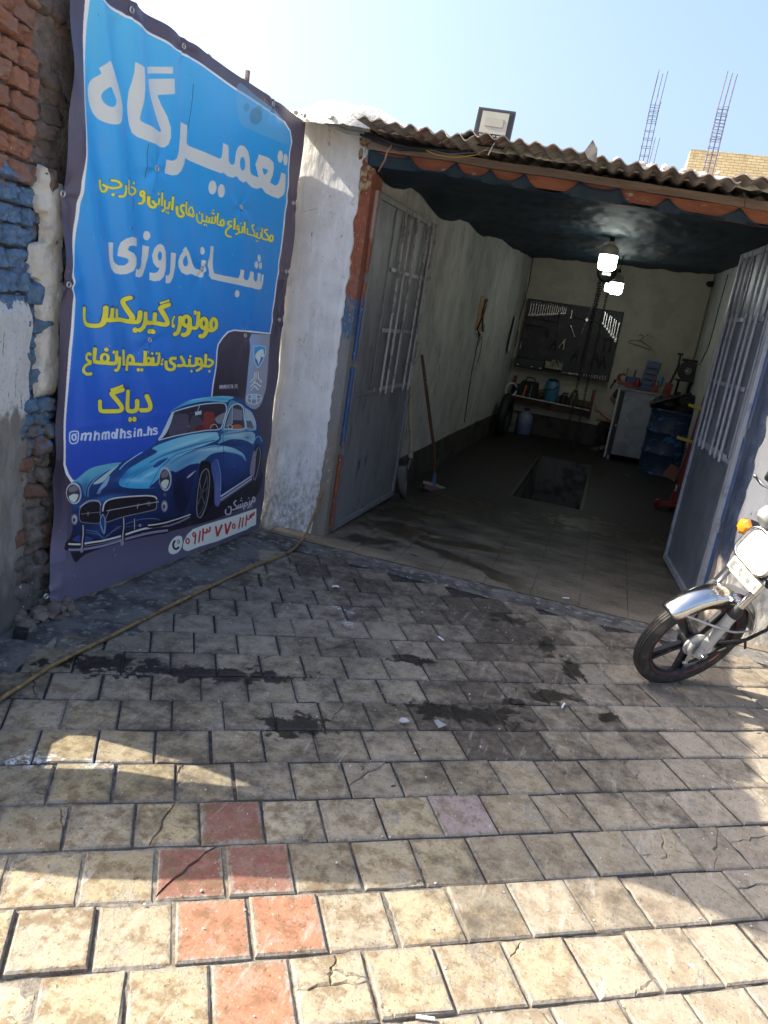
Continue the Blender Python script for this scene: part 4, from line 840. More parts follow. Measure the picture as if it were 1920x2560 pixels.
# line 3
for pts, hole in (([(68, 182), (112, 188), (112, 330), (125, 380), (160, 412), (200, 410), (228, 375), (225, 345), (195, 330), (150, 318), (152, 240), (165, 180), (200, 140), (250, 122), (320, 142), (312, 220), (260, 208), (225, 215), (215, 250), (225, 262), (270, 285), (300, 330), (298, 400), (270, 460), (220, 495), (180, 502), (130, 490), (85, 440), (63, 370), (62, 300)], []),
                  ([(405, 212), (462, 225), (455, 330), (430, 440), (395, 510), (345, 528), (290, 515), (292, 440), (330, 448), (365, 430), (385, 380), (398, 300)], []),
                  ([(545, 192), (580, 215), (602, 270), (607, 350), (605, 440), (585, 520), (550, 560), (510, 567), (470, 555), (470, 480), (510, 487), (535, 470), (545, 435), (520, 425), (495, 380), (485, 310), (500, 240), (520, 205)], [[(545 + 17 * math.cos(a), 315 + 45 * math.sin(a)) for a in [i * math.pi / 5 for i in range(10)]]]),
                  ([(668, 280), (720, 290), (712, 430), (690, 530), (660, 580), (625, 588), (605, 580), (605, 505), (635, 510), (655, 480), (662, 400)], []),
                  ([(800, 222), (830, 280), (870, 390), (895, 440), (950, 455), (965, 430), (970, 355), (1015, 365), (1005, 450), (985, 510), (955, 528), (900, 515), (850, 490), (810, 502), (770, 480), (745, 430), (740, 370), (755, 310), (780, 270), (775, 255)], [[(805, 310), (785, 345), (780, 385), (795, 415), (815, 412), (825, 385), (818, 345)]]),
                  ([(1055, 217), (1090, 225), (1085, 330), (1078, 440), (1085, 485), (1200, 512), (1325, 535), (1338, 500), (1342, 447), (1375, 455), (1370, 530), (1385, 552), (1410, 550), (1425, 510), (1430, 465), (1468, 472), (1463, 535), (1475, 565), (1493, 565), (1505, 540), (1510, 480), (1545, 488), (1540, 555), (1548, 580), (1558, 500), (1580, 500), (1570, 580), (1550, 635), (1520, 650), (1495, 640), (1480, 640), (1440, 625), (1400, 620), (1345, 605), (1200, 575), (1060, 545), (1032, 510), (1030, 440), (1035, 350), (1048, 280)], [])):
    poly('E', pts, WHT, False, hole)
for x, y, a, b in ((438, 117, 28, 46), (973, 265, 22, 40), (1530, 338, 20, 36), (1497, 402, 20, 36), (1545, 412, 18, 35), (1322, 690, 20, 36)): oval('E', x, y, a, b, WHT)
# yellow lines: a dark rim under each stroke, then the stroke
def words(fr_, wd, strokes, dots, rings, col=YEL, rim=None):
    for k in ((1, 0) if rim is not None else (0,)):
        c = rim if k else col; g = .34 * wd * k
        for s in strokes:
            ww = wd
            if isinstance(s[0], (int, float)): ww, s = s[0], s[1]
            line(fr_, s, ww + g, c, True, 'butt' if not k else 'round', alpha=.55 if k else 1)
        for d in dots: oval(fr_, d[0], d[1], d[2] + g / 2, (d[3] if len(d) > 3 else d[2] * 1.35) + g / 2, c, alpha=.55 if k else 1)
        for q in rings: ring(fr_, q[0], q[1], q[2], q[3], wd * .85 + g, c)
OLV = (70, 84, 80)
words('C', 42, [[(115, 135), (117, 250), (140, 325), (188, 347), (214, 315), (222, 275)], [(162, 222), (230, 262), (300, 280), (378, 250), (388, 212), (350, 162), (270, 143)], [(474, 225), (468, 320), (440, 405), (370, 418)], [(562, 128), (540, 300), (548, 370), (620, 393), (695, 375), (722, 345), (705, 295), (622, 258)], [(843, 420), (845, 500), (820, 545), (778, 545)],
      [(903, 418), (906, 530), (940, 600), (985, 608), (1000, 572), (955, 495)], [(985, 548), (1045, 552), (1066, 448)], [(1127, 348), (1116, 590)], [(1178, 480), (1176, 600), (1160, 655), (1112, 672)], [(1176, 612), (1255, 622), (1276, 512)], [(1335, 422), (1320, 662)], [(1397, 588), (1400, 700), (1430, 762), (1488, 765), (1502, 715), (1462, 652), (1462, 600), (1485, 575), (1520, 580)], [(1567, 508), (1552, 640), (1565, 722), (1665, 760)]],
      [(300, 393, 22), (695, 195, 20, 30), (1048, 372, 17, 27), (1215, 697, 16), (1252, 706, 16)], [(822, 378, 22, 46)], rim=OLV)
words('D', 30, [[(42, 232), (28, 390), (45, 455), (110, 480), (165, 495), (182, 450), (145, 335), (88, 368), (84, 430), (125, 465), (165, 450)], [(240, 445), (240, 540), (270, 602), (318, 600), (335, 540), (336, 438)], [(335, 562), (400, 585), (470, 600), (540, 606), (552, 540), (551, 488)], [(410, 478), (405, 582)], [(455, 500), (450, 592)], [(500, 495), (496, 602)], [(592, 428), (585, 580), (602, 632), (675, 652), (692, 600), (665, 548), (638, 590), (652, 642)],
      [(808, 578), (770, 574), (752, 610), (768, 642), (808, 652)], [(808, 652), (760, 690), (726, 745), (732, 802), (770, 836), (808, 842)], [(850, 518), (845, 722)], [(925, 700), (916, 772), (868, 796)], [(992, 658), (985, 756), (925, 766)], [(1030, 578), (1022, 787)], [(1218, 640), (1168, 662), (1218, 788), (1190, 818), (1090, 796), (1076, 775), (1076, 690)], [(1200, 822), (1325, 866), (1342, 768)], [(1266, 768), (1262, 850)], [(1372, 688), (1363, 830), (1382, 878), (1458, 896), (1480, 852), (1412, 742), (1472, 722)], [(1475, 900), (1530, 922), (1552, 850), (1525, 818), (1500, 860), (1505, 908)]],
      [(292, 430, 13, 22), (370, 636, 13), (405, 646, 13), (512, 385, 13), (495, 436, 13), (522, 446, 13), (968, 605, 12), (1245, 915, 12), (1280, 922, 12), (1315, 708, 11)], [(905, 678, 19, 38)], rim=OLV)
words('F', 50, [[(118, 180), (105, 290), (130, 360), (200, 382), (268, 378), (303, 340), (314, 250), (312, 162)], [(302, 296), (350, 312), (430, 308), (520, 314), (600, 334), (685, 334), (704, 285), (706, 216)], [(386, 174), (374, 300)], [(462, 188), (450, 300)], [(614, 62), (548, 108), (590, 200), (638, 285), (628, 330)], [(772, 228), (766, 330), (745, 400), (704, 430)], [(766, 338), (850, 348), (893, 335), (902, 242)], [(893, 346), (1000, 366), (1024, 330), (972, 222), (962, 176), (1054, 138)], (26, [(948, 128), (1048, 90)]), (24, [(1112, 272), (1086, 318), (1084, 360)]), [(1181, 282), (1175, 370), (1150, 450), (1104, 476)],
      [(1277, 350), (1270, 440), (1236, 480), (1204, 482)], (42, [(1268, 392), (1342, 402), (1360, 335), (1364, 258)]), [(1457, 370), (1450, 450), (1416, 494), (1386, 492)], (42, [(1455, 420), (1520, 430), (1566, 390), (1563, 322), (1530, 300), (1504, 350), (1515, 422)])],
      [(668, 428, 24, 32), (825, 440, 28, 30), (878, 446, 25, 30), (1093, 380, 24, 24), (1330, 230, 19, 26), (1368, 238, 18, 26)], [(1245, 328, 34, 55), (1425, 350, 32, 55)], rim=(28, 52, 100))
words('G', 36, [[(182, 166), (140, 155), (110, 185), (125, 225), (182, 250)], [(182, 262), (110, 275), (70, 312), (70, 350), (110, 380), (182, 378)], (44, [(236, 92), (226, 230), (250, 252), (330, 258), (425, 258), (444, 220), (440, 158)]), [(482, 188), (478, 270), (455, 330), (430, 336)], (38, [(541, 108), (535, 287)]), [(574, 346), (590, 230), (620, 178), (650, 200), (650, 256), (600, 262)], [(600, 268), (720, 272), (830, 272), (912, 272), (930, 230), (936, 178)], [(766, 118), (760, 270)], [(862, 188), (862, 268)], (16, [(986, 206), (966, 248)]), [(1015, 238), (1020, 310), (1060, 334), (1100, 320), (1106, 282), (1066, 250), (1070, 208), (1122, 206)], [(1180, 182), (1216, 258), (1200, 284), (1142, 288)], (30, [(1215, 288), (1328, 288), (1345, 252), (1346, 198)]), (30, [(1276, 208), (1276, 284)]), (30, [(1407, 250), (1400, 312), (1348, 346)]), (32, [(1452, 156), (1446, 258), (1430, 288)]), (30, [(1395, 290), (1500, 294)]), (30, [(1478, 214), (1526, 240), (1520, 270), (1492, 292)])],
      [(338, 107, 20, 24), (410, 132, 17, 22), (446, 135, 17, 22), (703, 335, 16, 20), (736, 335, 16, 20), (803, 130, 12, 16), (857, 152, 12, 17), (905, 150, 15, 18), (938, 155, 15, 18), (968, 270, 16, 18), (1284, 184, 12, 17), (1298, 350, 12, 18), (1492, 350, 12, 18)], [(327, 204, 30, 45), (806, 232, 28, 34), (1380, 242, 24, 34)], rim=(28, 52, 105))
words('G', 48, [[(276, 682), (274, 765), (295, 798), (400, 800), (488, 788), (500, 742), (412, 622), (412, 592), (528, 550)], (28, [(388, 562), (520, 506)]), (50, [(582, 558), (570, 750), (592, 794), (660, 793), (686, 758), (690, 676)]), (50, [(786, 618), (828, 722), (815, 778), (722, 788)])], [(598, 890, 24, 30), (650, 888, 26, 30)], [], rim=(28, 46, 100))
WL = (196, 206, 232)
words('I', 30, [[(375, 778), (390, 672)], [(385, 692), (425, 672), (438, 690), (425, 776)], [(437, 690), (490, 668), (506, 690), (492, 776)], [(572, 632), (560, 776)], [(565, 702), (600, 668), (632, 690), (625, 774)], [(692, 664), (685, 766)], [(690, 682), (722, 660), (740, 680), (735, 764)], [(740, 680), (775, 652), (791, 672), (785, 757)], (34, [(906, 602), (890, 752)]), (34, [(962, 600), (955, 746)]), [(958, 668), (990, 642), (1012, 660), (1010, 742)], (26, [(1108, 650), (1070, 640), (1056, 664), (1100, 695), (1095, 724), (1046, 728)]), [(1166, 632), (1155, 726)], [(1221, 610), (1210, 720)], [(1215, 642), (1245, 614), (1263, 630), (1256, 714)], [(1288, 695), (1338, 693)], [(1372, 566), (1360, 702)], [(1366, 632), (1395, 607), (1412, 625), (1406, 697)], (26, [(1494, 602), (1455, 595), (1446, 620), (1490, 645), (1485, 675), (1436, 682)])], [(1168, 603, 14, 16), (304, 678, 9, 12)], [(855, 700, 22, 40), (272, 732, 28, 42)], WL)
line('I', [(240, 650), (300, 640), (332, 660), (330, 760), (310, 808), (250, 825), (212, 800), (208, 720), (216, 668)], 18, WL, closed=True)
# car
def kl(*q): return [p for f, pts in q for p in map(tuple, px(f, pts))]
poly('P', [(186, 1404), (215, 1385), (300, 1357), (420, 1330), (560, 1290), (640, 1240), (655, 1180), (600, 1180), (300, 1250), (180, 1330)], (26, 23, 36), alpha=.95)
NAVY = ((300, 1180, (30, 62, 118)), (330, 1330, (17, 27, 62)))
body = kl(('K', [(230, 460), (350, 360), (500, 240), (650, 195), (970, 140), (1100, 80), (1300, 0)]), ('L', [(100, 745), (125, 700), (190, 590), (260, 440), (290, 340), (330, 290), (450, 210), (600, 150), (800, 120), (1000, 105), (1150, 120), (1300, 180), (1400, 290), (1450, 450), (1490, 620), (1530, 700), (1545, 800), (1520, 1000), (1490, 1180), (1430, 1235), (1390, 1200), (970, 1520), (900, 1560), (830, 1500), (700, 1760), (575, 1690), (400, 1790), (200, 1850)]), ('K', [(1000, 1330), (700, 1420), (400, 1470), (200, 1470), (120, 1440), (140, 1350), (220, 1260), (240, 1150), (230, 800), (165, 680), (160, 600), (200, 500)]))
poly('P', body, NAVY, False)
_keep = cv_.copy(); cv_[:] = 0; poly('P', body, (255, 255, 255), False); BODY = cv_[..., 0].copy(); cv_[:] = _keep; del _keep
for q in ((700, 700, 420, 60, (70, 130, 185), .55, -.25), (1200, 600, 160, 120, (18, 34, 80), .5, 0), (620, 1180, 120, 130, (60, 110, 170), .3, 0)): glow('K', *q)
for q in ((1150, 1000, 140, 160, (64, 108, 170), .55, 0), (1180, 1230, 160, 70, (14, 22, 52), .6, -.4), (1100, 760, 180, 40, (20, 40, 88), .5, 0)): glow('L', *q)
poly('P', kl(('K', [(935, 450), (960, 390), (1060, 260), (1250, 140), (1500, 0)]), ('L', [(60, 800), (330, 690), (600, 620), (900, 590), (950, 640), (930, 700), (600, 830), (330, 960), (180, 1090), (150, 1200), (20, 1330)]), ('K', [(1480, 520), (1380, 540), (1150, 540), (1000, 520), (945, 490)])), ((470, 1080, (128, 190, 208)), (320, 1215, (58, 156, 204))))
poly('K', [(235, 465), (350, 365), (500, 248), (650, 200), (960, 152), (850, 230), (650, 330), (500, 450), (450, 560), (430, 660), (395, 560), (370, 480), (300, 440)], ((210, 1180, (96, 168, 186)), (230, 1230, (60, 130, 170))))
poly('K', [(545, 470), (750, 310), (850, 235), (930, 190), (800, 330), (690, 445)], (160, 188, 190)); poly('K', [(600, 612), (690, 470), (800, 350), (760, 480), (680, 560), (660, 610)], (130, 165, 195))
line('K', [(470, 670), (480, 540), (560, 420), (700, 310), (850, 220)], 10, (150, 190, 210)); line('K', [(940, 260), (1010, 180), (1160, 70), (1280, 0)], 12, (160, 210, 225))
line('K', [(1040, 500), (1130, 380), (1350, 250), (1659, 90)], 10, (40, 100, 150)); line('L', [(20, 1000), (250, 880), (600, 770), (900, 700)], 14, (40, 95, 140)); line('L', [(200, 1040), (330, 920), (520, 840), (800, 770)], 10, (35, 85, 135)); line('L', [(20, 1330), (90, 1190), (170, 1060), (290, 960)], 7, (30, 75, 125))
poly('L', [(70, 1050), (140, 980), (270, 930), (200, 1000), (110, 1060)], (30, 70, 130))
poly('L', [(295, 330), (330, 292), (450, 214), (600, 154), (800, 122), (1000, 108), (1150, 124), (1080, 165), (1050, 190), (800, 175), (560, 215), (400, 270)], ((430, 1010, (60, 140, 180)), (560, 990, (110, 190, 210))))
poly('L', [(1090, 200), (1150, 170), (1290, 240), (1330, 300), (1420, 420), (1440, 560), (1330, 560), (1000, 580), (1030, 420)], (80, 135, 165))
poly('L', [(140, 695), (200, 600), (300, 380), (345, 312), (600, 240), (800, 205), (1000, 200), (1052, 240), (1050, 330), (1000, 500), (955, 552), (850, 560), (700, 575), (400, 630)], ((460, 1020, (52, 44, 58)), (480, 1085, (44, 37, 48))), False)
poly('L', [(340, 360), (520, 350), (545, 420), (530, 590), (290, 640), (310, 480)], (74, 70, 88)); poly('L', [(590, 380), (700, 400), (745, 470), (730, 560), (560, 590)], (70, 66, 80))
poly('L', [(750, 330), (860, 320), (905, 380), (890, 480), (850, 552), (720, 565), (745, 440)], (120, 48, 46)); poly('L', [(640, 520), (740, 500), (740, 560), (640, 580)], (95, 36, 38)); poly('L', [(910, 400), (1040, 330), (1000, 470), (930, 470)], (120, 125, 140))
line('L', [(835, 540), (860, 500), (910, 490), (945, 550)], 10, (185, 180, 175)); poly('L', [(625, 320), (715, 300), (715, 350), (630, 368)], (165, 180, 190), False); line('L', [(660, 305), (690, 235)], 8, (190, 195, 195))
line('L', [(140, 695), (200, 600), (300, 380), (345, 318), (600, 243), (800, 210), (1000, 203), (1050, 240), (1050, 330), (1000, 500), (955, 555), (850, 563), (700, 578), (400, 634), (140, 700)], 13, (190, 208, 216)); poly('L', [(135, 690), (190, 590), (270, 440), (330, 330), (340, 350), (290, 520), (200, 660)], (176, 196, 208))
poly('L', [(1020, 540), (1060, 380), (1120, 250), (1200, 215), (1270, 260), (1290, 540)], (56, 50, 62), False); poly('L', [(1145, 270), (1265, 300), (1270, 430), (1140, 430)], (118, 116, 134), False); poly('L', [(1040, 520), (1110, 300), (1130, 260), (1130, 480), (1050, 530)], (140, 160, 172), False, alpha=.7)
poly('L', [(1130, 500), (1230, 490), (1275, 545), (1130, 545)], (160, 92, 62)); line('L', [(1020, 540), (1060, 380), (1120, 250), (1200, 215), (1270, 260), (1292, 400), (1295, 545), (1020, 548)], 13, (178, 204, 214)); line('L', [(1135, 240), (1130, 480)], 8, (180, 200, 210)); ring('L', 1105, 520, 30, 25, 10, (180, 190, 195))
poly('L', [(1315, 280), (1380, 330), (1430, 450), (1430, 545), (1320, 530)], (160, 178, 186), False); poly('L', [(1320, 440), (1380, 440), (1420, 540), (1325, 525)], (70, 74, 88), False, alpha=.8); line('L', [(1310, 275), (1380, 325), (1432, 450), (1432, 550), (1318, 535), (1310, 275)], 9, (176, 200, 210))
poly('L', [(1000, 612), (1150, 575), (1330, 572), (1430, 620), (1400, 740), (1330, 712), (1250, 690), (1100, 690), (945, 750), (985, 680)], ((560, 1085, (100, 158, 182)), (630, 1095, (150, 180, 190)))); line('L', [(1000, 625), (1330, 580), (1440, 600), (1480, 650)], 9, (30, 60, 105)); line('L', [(1305, 660), (1350, 672)], 16, (70, 80, 90))
poly('L', [(200, 1080), (300, 960), (500, 880), (800, 780), (950, 768), (1100, 790), (1220, 840), (1290, 900), (1312, 985), (1250, 915), (1100, 862), (950, 862), (830, 900), (700, 1010), (560, 1025), (380, 1125), (320, 1112)], ((420, 1180, (92, 150, 185)), (560, 1125, (130, 180, 198)))); line('L', [(300, 1010), (500, 890), (800, 800), (1000, 775)], 8, (50, 95, 145))
poly('L', [(385, 1125), (560, 1032), (690, 1012), (640, 1120), (600, 1300), (560, 1500), (470, 1660), (390, 1610), (345, 1450), (325, 1130)], ((440, 1180, (26, 40, 92)), (440, 1270, (16, 20, 50)))); poly('L', [(520, 1190), (640, 1100), (600, 1150), (545, 1200)], (175, 180, 175))
poly('L', [(690, 1040), (790, 980), (870, 1050), (905, 1300), (890, 1500), (740, 1740), (690, 1600)], (16, 15, 24)); 
poly('L', [(930, 950), (975, 1150), (968, 1530), (900, 1562), (890, 1300), (850, 1050), (880, 980)], ((545, 1160, (60, 88, 150)), (548, 1260, (92, 96, 150)))); line('L', [(935, 955), (975, 1150), (972, 1380)], 9, (140, 165, 200))
poly('L', [(800, 1030), (840, 1150), (832, 1350), (800, 1560), (740, 1720), (690, 1762), (650, 1700), (640, 1550), (655, 1350), (690, 1150), (740, 1050)], (30, 27, 36)); line('L', [(800, 1090), (828, 1180), (820, 1370), (785, 1560), (730, 1700), (690, 1735), (658, 1680), (655, 1540), (675, 1340), (710, 1170), (755, 1100)], 11, (165, 165, 168), closed=True); line('L', [(780, 1130), (800, 1250), (780, 1480), (720, 1650), (685, 1690)], 8, (120, 120, 126))
for a, b in (((720, 1420), (790, 1180)), ((720, 1420), (690, 1250)), ((720, 1420), (670, 1560)), ((720, 1420), (760, 1560)), ((725, 1400), (810, 1330))): line('L', [a, b], 13, (128, 124, 130))
oval('L', 715, 1420, 25, 45, (90, 86, 96))
poly('L', [(1440, 760), (1490, 770), (1520, 860), (1510, 1020), (1460, 1200), (1430, 1240), (1395, 1180), (1365, 1120), (1400, 900)], (26, 24, 34)); line('L', [(1475, 780), (1500, 870), (1480, 1050), (1430, 1230), (1410, 1150), (1430, 960), (1460, 800)], 9, (140, 140, 148)); poly('L', [(1410, 860), (1440, 870), (1425, 1150), (1380, 1170), (1365, 1100)], (130, 122, 135)); line('L', [(1400, 760), (1440, 670), (1490, 650), (1520, 720)], 12, (110, 160, 190))
for k, (y0, y1, c) in enumerate(((1452, 1178, (190, 200, 208)), (1478, 1196, (70, 80, 105)), (1502, 1214, (176, 180, 190)), (1520, 1232, (90, 90, 105)))): line('L', [(972, y0), (1390, y1)], 20, c)
poly('L', [(1010, 870), (1060, 860), (1200, 880), (1290, 930), (1320, 1100), (1200, 1240), (1020, 1300)], (38, 66, 128), alpha=.45); line('L', [(1010, 630), (1015, 900), (1010, 1290), (1180, 1260), (1320, 1130), (1310, 980)], 5, (22, 40, 84))
for f, x, y, a, b in (('L', 230, 1218, 84, 160), ('K', 268, 612, 110, 160)):
    oval(f, x, y, a, b, (172, 180, 182)); oval(f, x - a * .08, y + b * .02, a * .84, b * .84, (58, 52, 64)); poly(f, [(x - a * .7, y + b * .35), (x - a * .1, y + b * .05), (x + a * .55, y + b * .15), (x + a * .2, y + b * .7), (x - a * .3, y + b * .8)], (190, 200, 190)); poly(f, [(x - a * .6, y - b * .5), (x + a * .2, y - b * .75), (x + a * .5, y - b * .3), (x - a * .5, y - b * .1)], (110, 108, 118))
for f, x, y, a, b in (('L', 218, 1580, 46, 82), ('K', 268, 996, 50, 84)): oval(f, x, y, a, b, (110, 110, 122)); oval(f, x, y, a * .7, b * .7, (170, 172, 178)); oval(f, x - 6, y + 8, a * .4, b * .4, (70, 66, 80))
oval('L', 220, 1425, 18, 24, (90, 92, 100))
gr = [(690, 880), (720, 765), (800, 705), (1000, 665), (1300, 645), (1450, 655), (1488, 695), (1478, 830), (1400, 870), (1000, 960), (748, 1035), (740, 950)]; poly('K', gr, (24, 21, 30)); line('K', [(690, 880), (720, 765), (800, 705), (1000, 668), (1300, 648), (1450, 658), (1488, 695)], 22, (196, 194, 192)); line('K', [(1488, 695), (1478, 830), (1400, 870), (1000, 960), (748, 1038), (752, 950), (800, 860)], 10, (150, 146, 152)); line('K', [(750, 872), (1200, 790), (1520, 735)], 12, (170, 166, 168)); line('K', [(1220, 765), (1205, 840)], 12, (160, 158, 160)); ring('K', 1375, 765, 20, 28, 8, (150, 146, 152))
g2 = [(338, 900), (370, 812), (480, 742), (615, 735), (655, 775), (650, 900), (640, 1048), (400, 1040), (348, 1008)]; poly('K', g2, (24, 21, 30)); line('K', g2, 9, (140, 136, 146), closed=True); line('K', [(360, 918), (480, 905), (650, 890)], 8, (140, 136, 142)); line('K', [(470, 880), (468, 945)], 10, (150, 148, 150)); line('K', [(340, 820), (480, 722), (620, 722), (668, 790)], 12, (170, 172, 184))
poly('K', [(690, 920), (720, 980), (725, 1080), (712, 1190), (670, 1100), (655, 1000)], (40, 66, 110)); line('K', [(690, 920), (720, 980), (725, 1080), (712, 1195), (670, 1100), (655, 1000), (690, 920)], 9, (150, 176, 205)); line('K', [(640, 1060), (712, 1215), (745, 1045)], 7, (140, 160, 190))
line('K', [(430, 1155), (600, 1185), (712, 1275), (900, 1130), (1200, 1010), (1440, 985), (1530, 1010)], 8, (110, 130, 175)); line('K', [(440, 1190), (600, 1215), (705, 1260)], 6, (90, 130, 190)); line('K', [(740, 1250), (950, 1130), (1300, 1080)], 6, (100, 110, 150))
poly('K', [(140, 1430), (150, 1340), (230, 1265), (300, 1230), (440, 1230), (700, 1290), (950, 1230), (1300, 1120), (1659, 1060), (1659, 1200), (1300, 1230), (1000, 1320), (700, 1410), (400, 1465), (200, 1468)], (26, 22, 34)); poly('K', [(245, 1290), (330, 1235), (440, 1240), (560, 1290), (450, 1330), (300, 1330)], (38, 62, 120))
line('K', [(180, 1362), (350, 1366), (480, 1345), (700, 1312), (950, 1250), (1300, 1140), (1659, 1082)], 28, (198, 202, 196)); line('K', [(185, 1448), (400, 1440), (700, 1388), (1000, 1300), (1400, 1196), (1659, 1160)], 36, (132, 126, 152)); line('K', [(380, 1398), (700, 1352), (1000, 1268)], 8, (150, 140, 160))
poly('L', [(0, 1800), (200, 1770), (400, 1720), (570, 1690), (560, 1730), (420, 1790), (200, 1850), (0, 1873)], (28, 24, 36)); line('L', [(0, 1838), (200, 1808), (400, 1752), (572, 1692)], 16, (200, 202, 198)); line('L', [(260, 1850), (430, 1790), (560, 1725)], 22, (120, 116, 142))
for a, b, d in ((392, 1070, 1480), (1000, 965, 1380)): poly('K', [(a - 22, d - 60), (a - 40, d - 220), (a - 10, b + 60), (a + 10, b), (a + 30, b + 90), (a + 35, d - 200), (a + 10, d - 10), (a - 20, d)], (34, 30, 40)); line('K', [(a + 2, b + 10), (a + 6, b + 140), (a - 6, d - 160), (a - 8, d - 40)], 16, (176, 180, 182)); oval('K', a - 16, d - 32, 28, 44, (130, 126, 150))
line('K', [(1165, 985), (1160, 1160)], 34, (40, 36, 46)); line('K', [(1162, 990), (1165, 1150)], 12, (170, 172, 174)); ring('K', 1246, 1086, 14, 18, 9, (170, 170, 168))
for q in ((1150, 420, 230, 34, (196, 226, 232), .45, .05), (1180, 300, 260, 40, (34, 104, 160), .55, -.45), (1380, 330, 150, 26, (210, 230, 232), .5, -.5), (1000, 330, 60, 120, (24, 76, 140), .55, .5), (330, 330, 120, 26, (190, 220, 222), .5, -.6), (420, 520, 60, 120, (22, 60, 110), .5, .3), (900, 590, 300, 40, (14, 28, 70), .6, -.02), (560, 660, 120, 30, (16, 34, 80), .6, -.2)): glow('K', *q)
for q in ((620, 150, 260, 18, (190, 222, 230), .5, -.18), (1000, 150, 150, 22, (40, 110, 160), .5, .05), (600, 720, 330, 24, (190, 222, 228), .45, -.32), (500, 800, 330, 26, (34, 96, 150), .5, -.34), (850, 820, 260, 20, (205, 225, 230), .5, -.05), (560, 960, 160, 40, (60, 110, 165), .5, -.5), (1150, 640, 160, 30, (205, 220, 222), .4, -.05), (1350, 660, 60, 50, (70, 120, 160), .5, 0), (420, 1350, 90, 220, (10, 14, 38), .6, .1), (1120, 1130, 130, 150, (24, 44, 100), .5, 0), (930, 1350, 30, 200, (120, 124, 170), .45, 0), (740, 1400, 110, 330, (8, 8, 14), .35, .12)): glow('L', *q)
BODY = None
# code panel (the square code itself is left out), emblem column
poly('H', [(250, 600), (270, 490), (380, 350), (520, 230), (650, 195), (1000, 215), (960, 900), (900, 1450), (860, 1760), (760, 1690), (560, 1650), (130, 1640), (160, 1400), (225, 1000)], ((590, 830, (78, 70, 84)), (560, 980, (48, 42, 56))), False)
poly('H', [(990, 222), (1432, 248), (1380, 900), (1330, 1500), (1240, 1800), (1180, 1900), (1090, 1965), (1000, 1950), (880, 1850), (860, 1750), (900, 1450), (950, 900), (975, 500)], ((620, 900, (138, 168, 206)), (650, 905, (140, 146, 164))), False)
sh = [(1060, 520), (1190, 497), (1325, 532), (1312, 680), (1250, 860), (1150, 1008), (1075, 870), (1056, 700)]; poly('H', sh, ((640, 870, (52, 152, 214)), (652, 900, (60, 110, 175))), False); line('H', sh, 18, (168, 206, 236), False, closed=True)
poly('H', [(1265, 568), (1280, 650), (1287, 740), (1242, 772), (1216, 742), (1202, 830), (1162, 942), (1140, 840), (1085, 762), (1100, 690), (1150, 625), (1205, 588)], (206, 214, 206), False)
for p, wd in (([(1092, 1112), (1078, 1250), (985, 1352)], 30), ([(1130, 1092), (1112, 1280), (1040, 1370)], 24), ([(1166, 1112), (1164, 1250), (1245, 1345)], 30), ([(985, 1456), (1090, 1345), (1225, 1450)], 34), ([(1002, 1530), (1080, 1425), (1172, 1528)], 34)): line('H', [(x + 8, y + 8) for x, y in p], wd, (84, 90, 102), False); line('H', p, wd, (198, 204, 208), False)
ov = [(930, 1650), (1070, 1622), (1215, 1652), (1202, 1762), (1120, 1825), (1055, 1848), (980, 1825), (910, 1775)]; poly('H', ov, (128, 136, 152)); poly('H', [(1005, 1640), (1112, 1640), (1112, 1712), (1005, 1712)], (130, 190, 232), False)
line('H', ov, 17, (206, 212, 216), closed=True)
for p in ([(915, 1720), (1060, 1728), (1205, 1712)], [(1000, 1632), (1002, 1820)], [(1118, 1632), (1112, 1820)]): line('H', p, 15, (206, 212, 216), False)
SF = {'@': [[(.75, .6), (.5, .75), (.3, .5), (.5, .3), (.75, .45), (.95, .3), (.9, .8), (.5, 1), (.1, .7), (.1, .3), (.5, 0), (.9, .05)]], 'M': [[(0, 0), (0, 1), (.5, .4), (1, 1), (1, 0)]], 'H': [[(0, 0), (0, 1)], [(1, 0), (1, 1)], [(0, .5), (1, .5)]], 'D': [[(0, 0), (0, 1), (.7, .9), (1, .5), (.7, .1), (0, 0)]], 'S': [[(1, .9), (.4, 1), (0, .75), (1, .3), (.6, 0), (0, .1)]], 'I': [[(.5, 0), (.5, 1)]], 'N': [[(0, 0), (0, 1), (1, 0), (1, 1)]], '_': [[(0, 0), (1, 0)]]}
x = 268
for ch in '@MHMDHSIN_HS':
    wch = 20 if ch == 'I' else 34
    for s in SF[ch]: line('H', [(x + a * (wch - 12), 1500 - (x - 268) * .055 - b * 92) for a, b in s], 9, (206, 204, 208), False)
    x += wch + 3
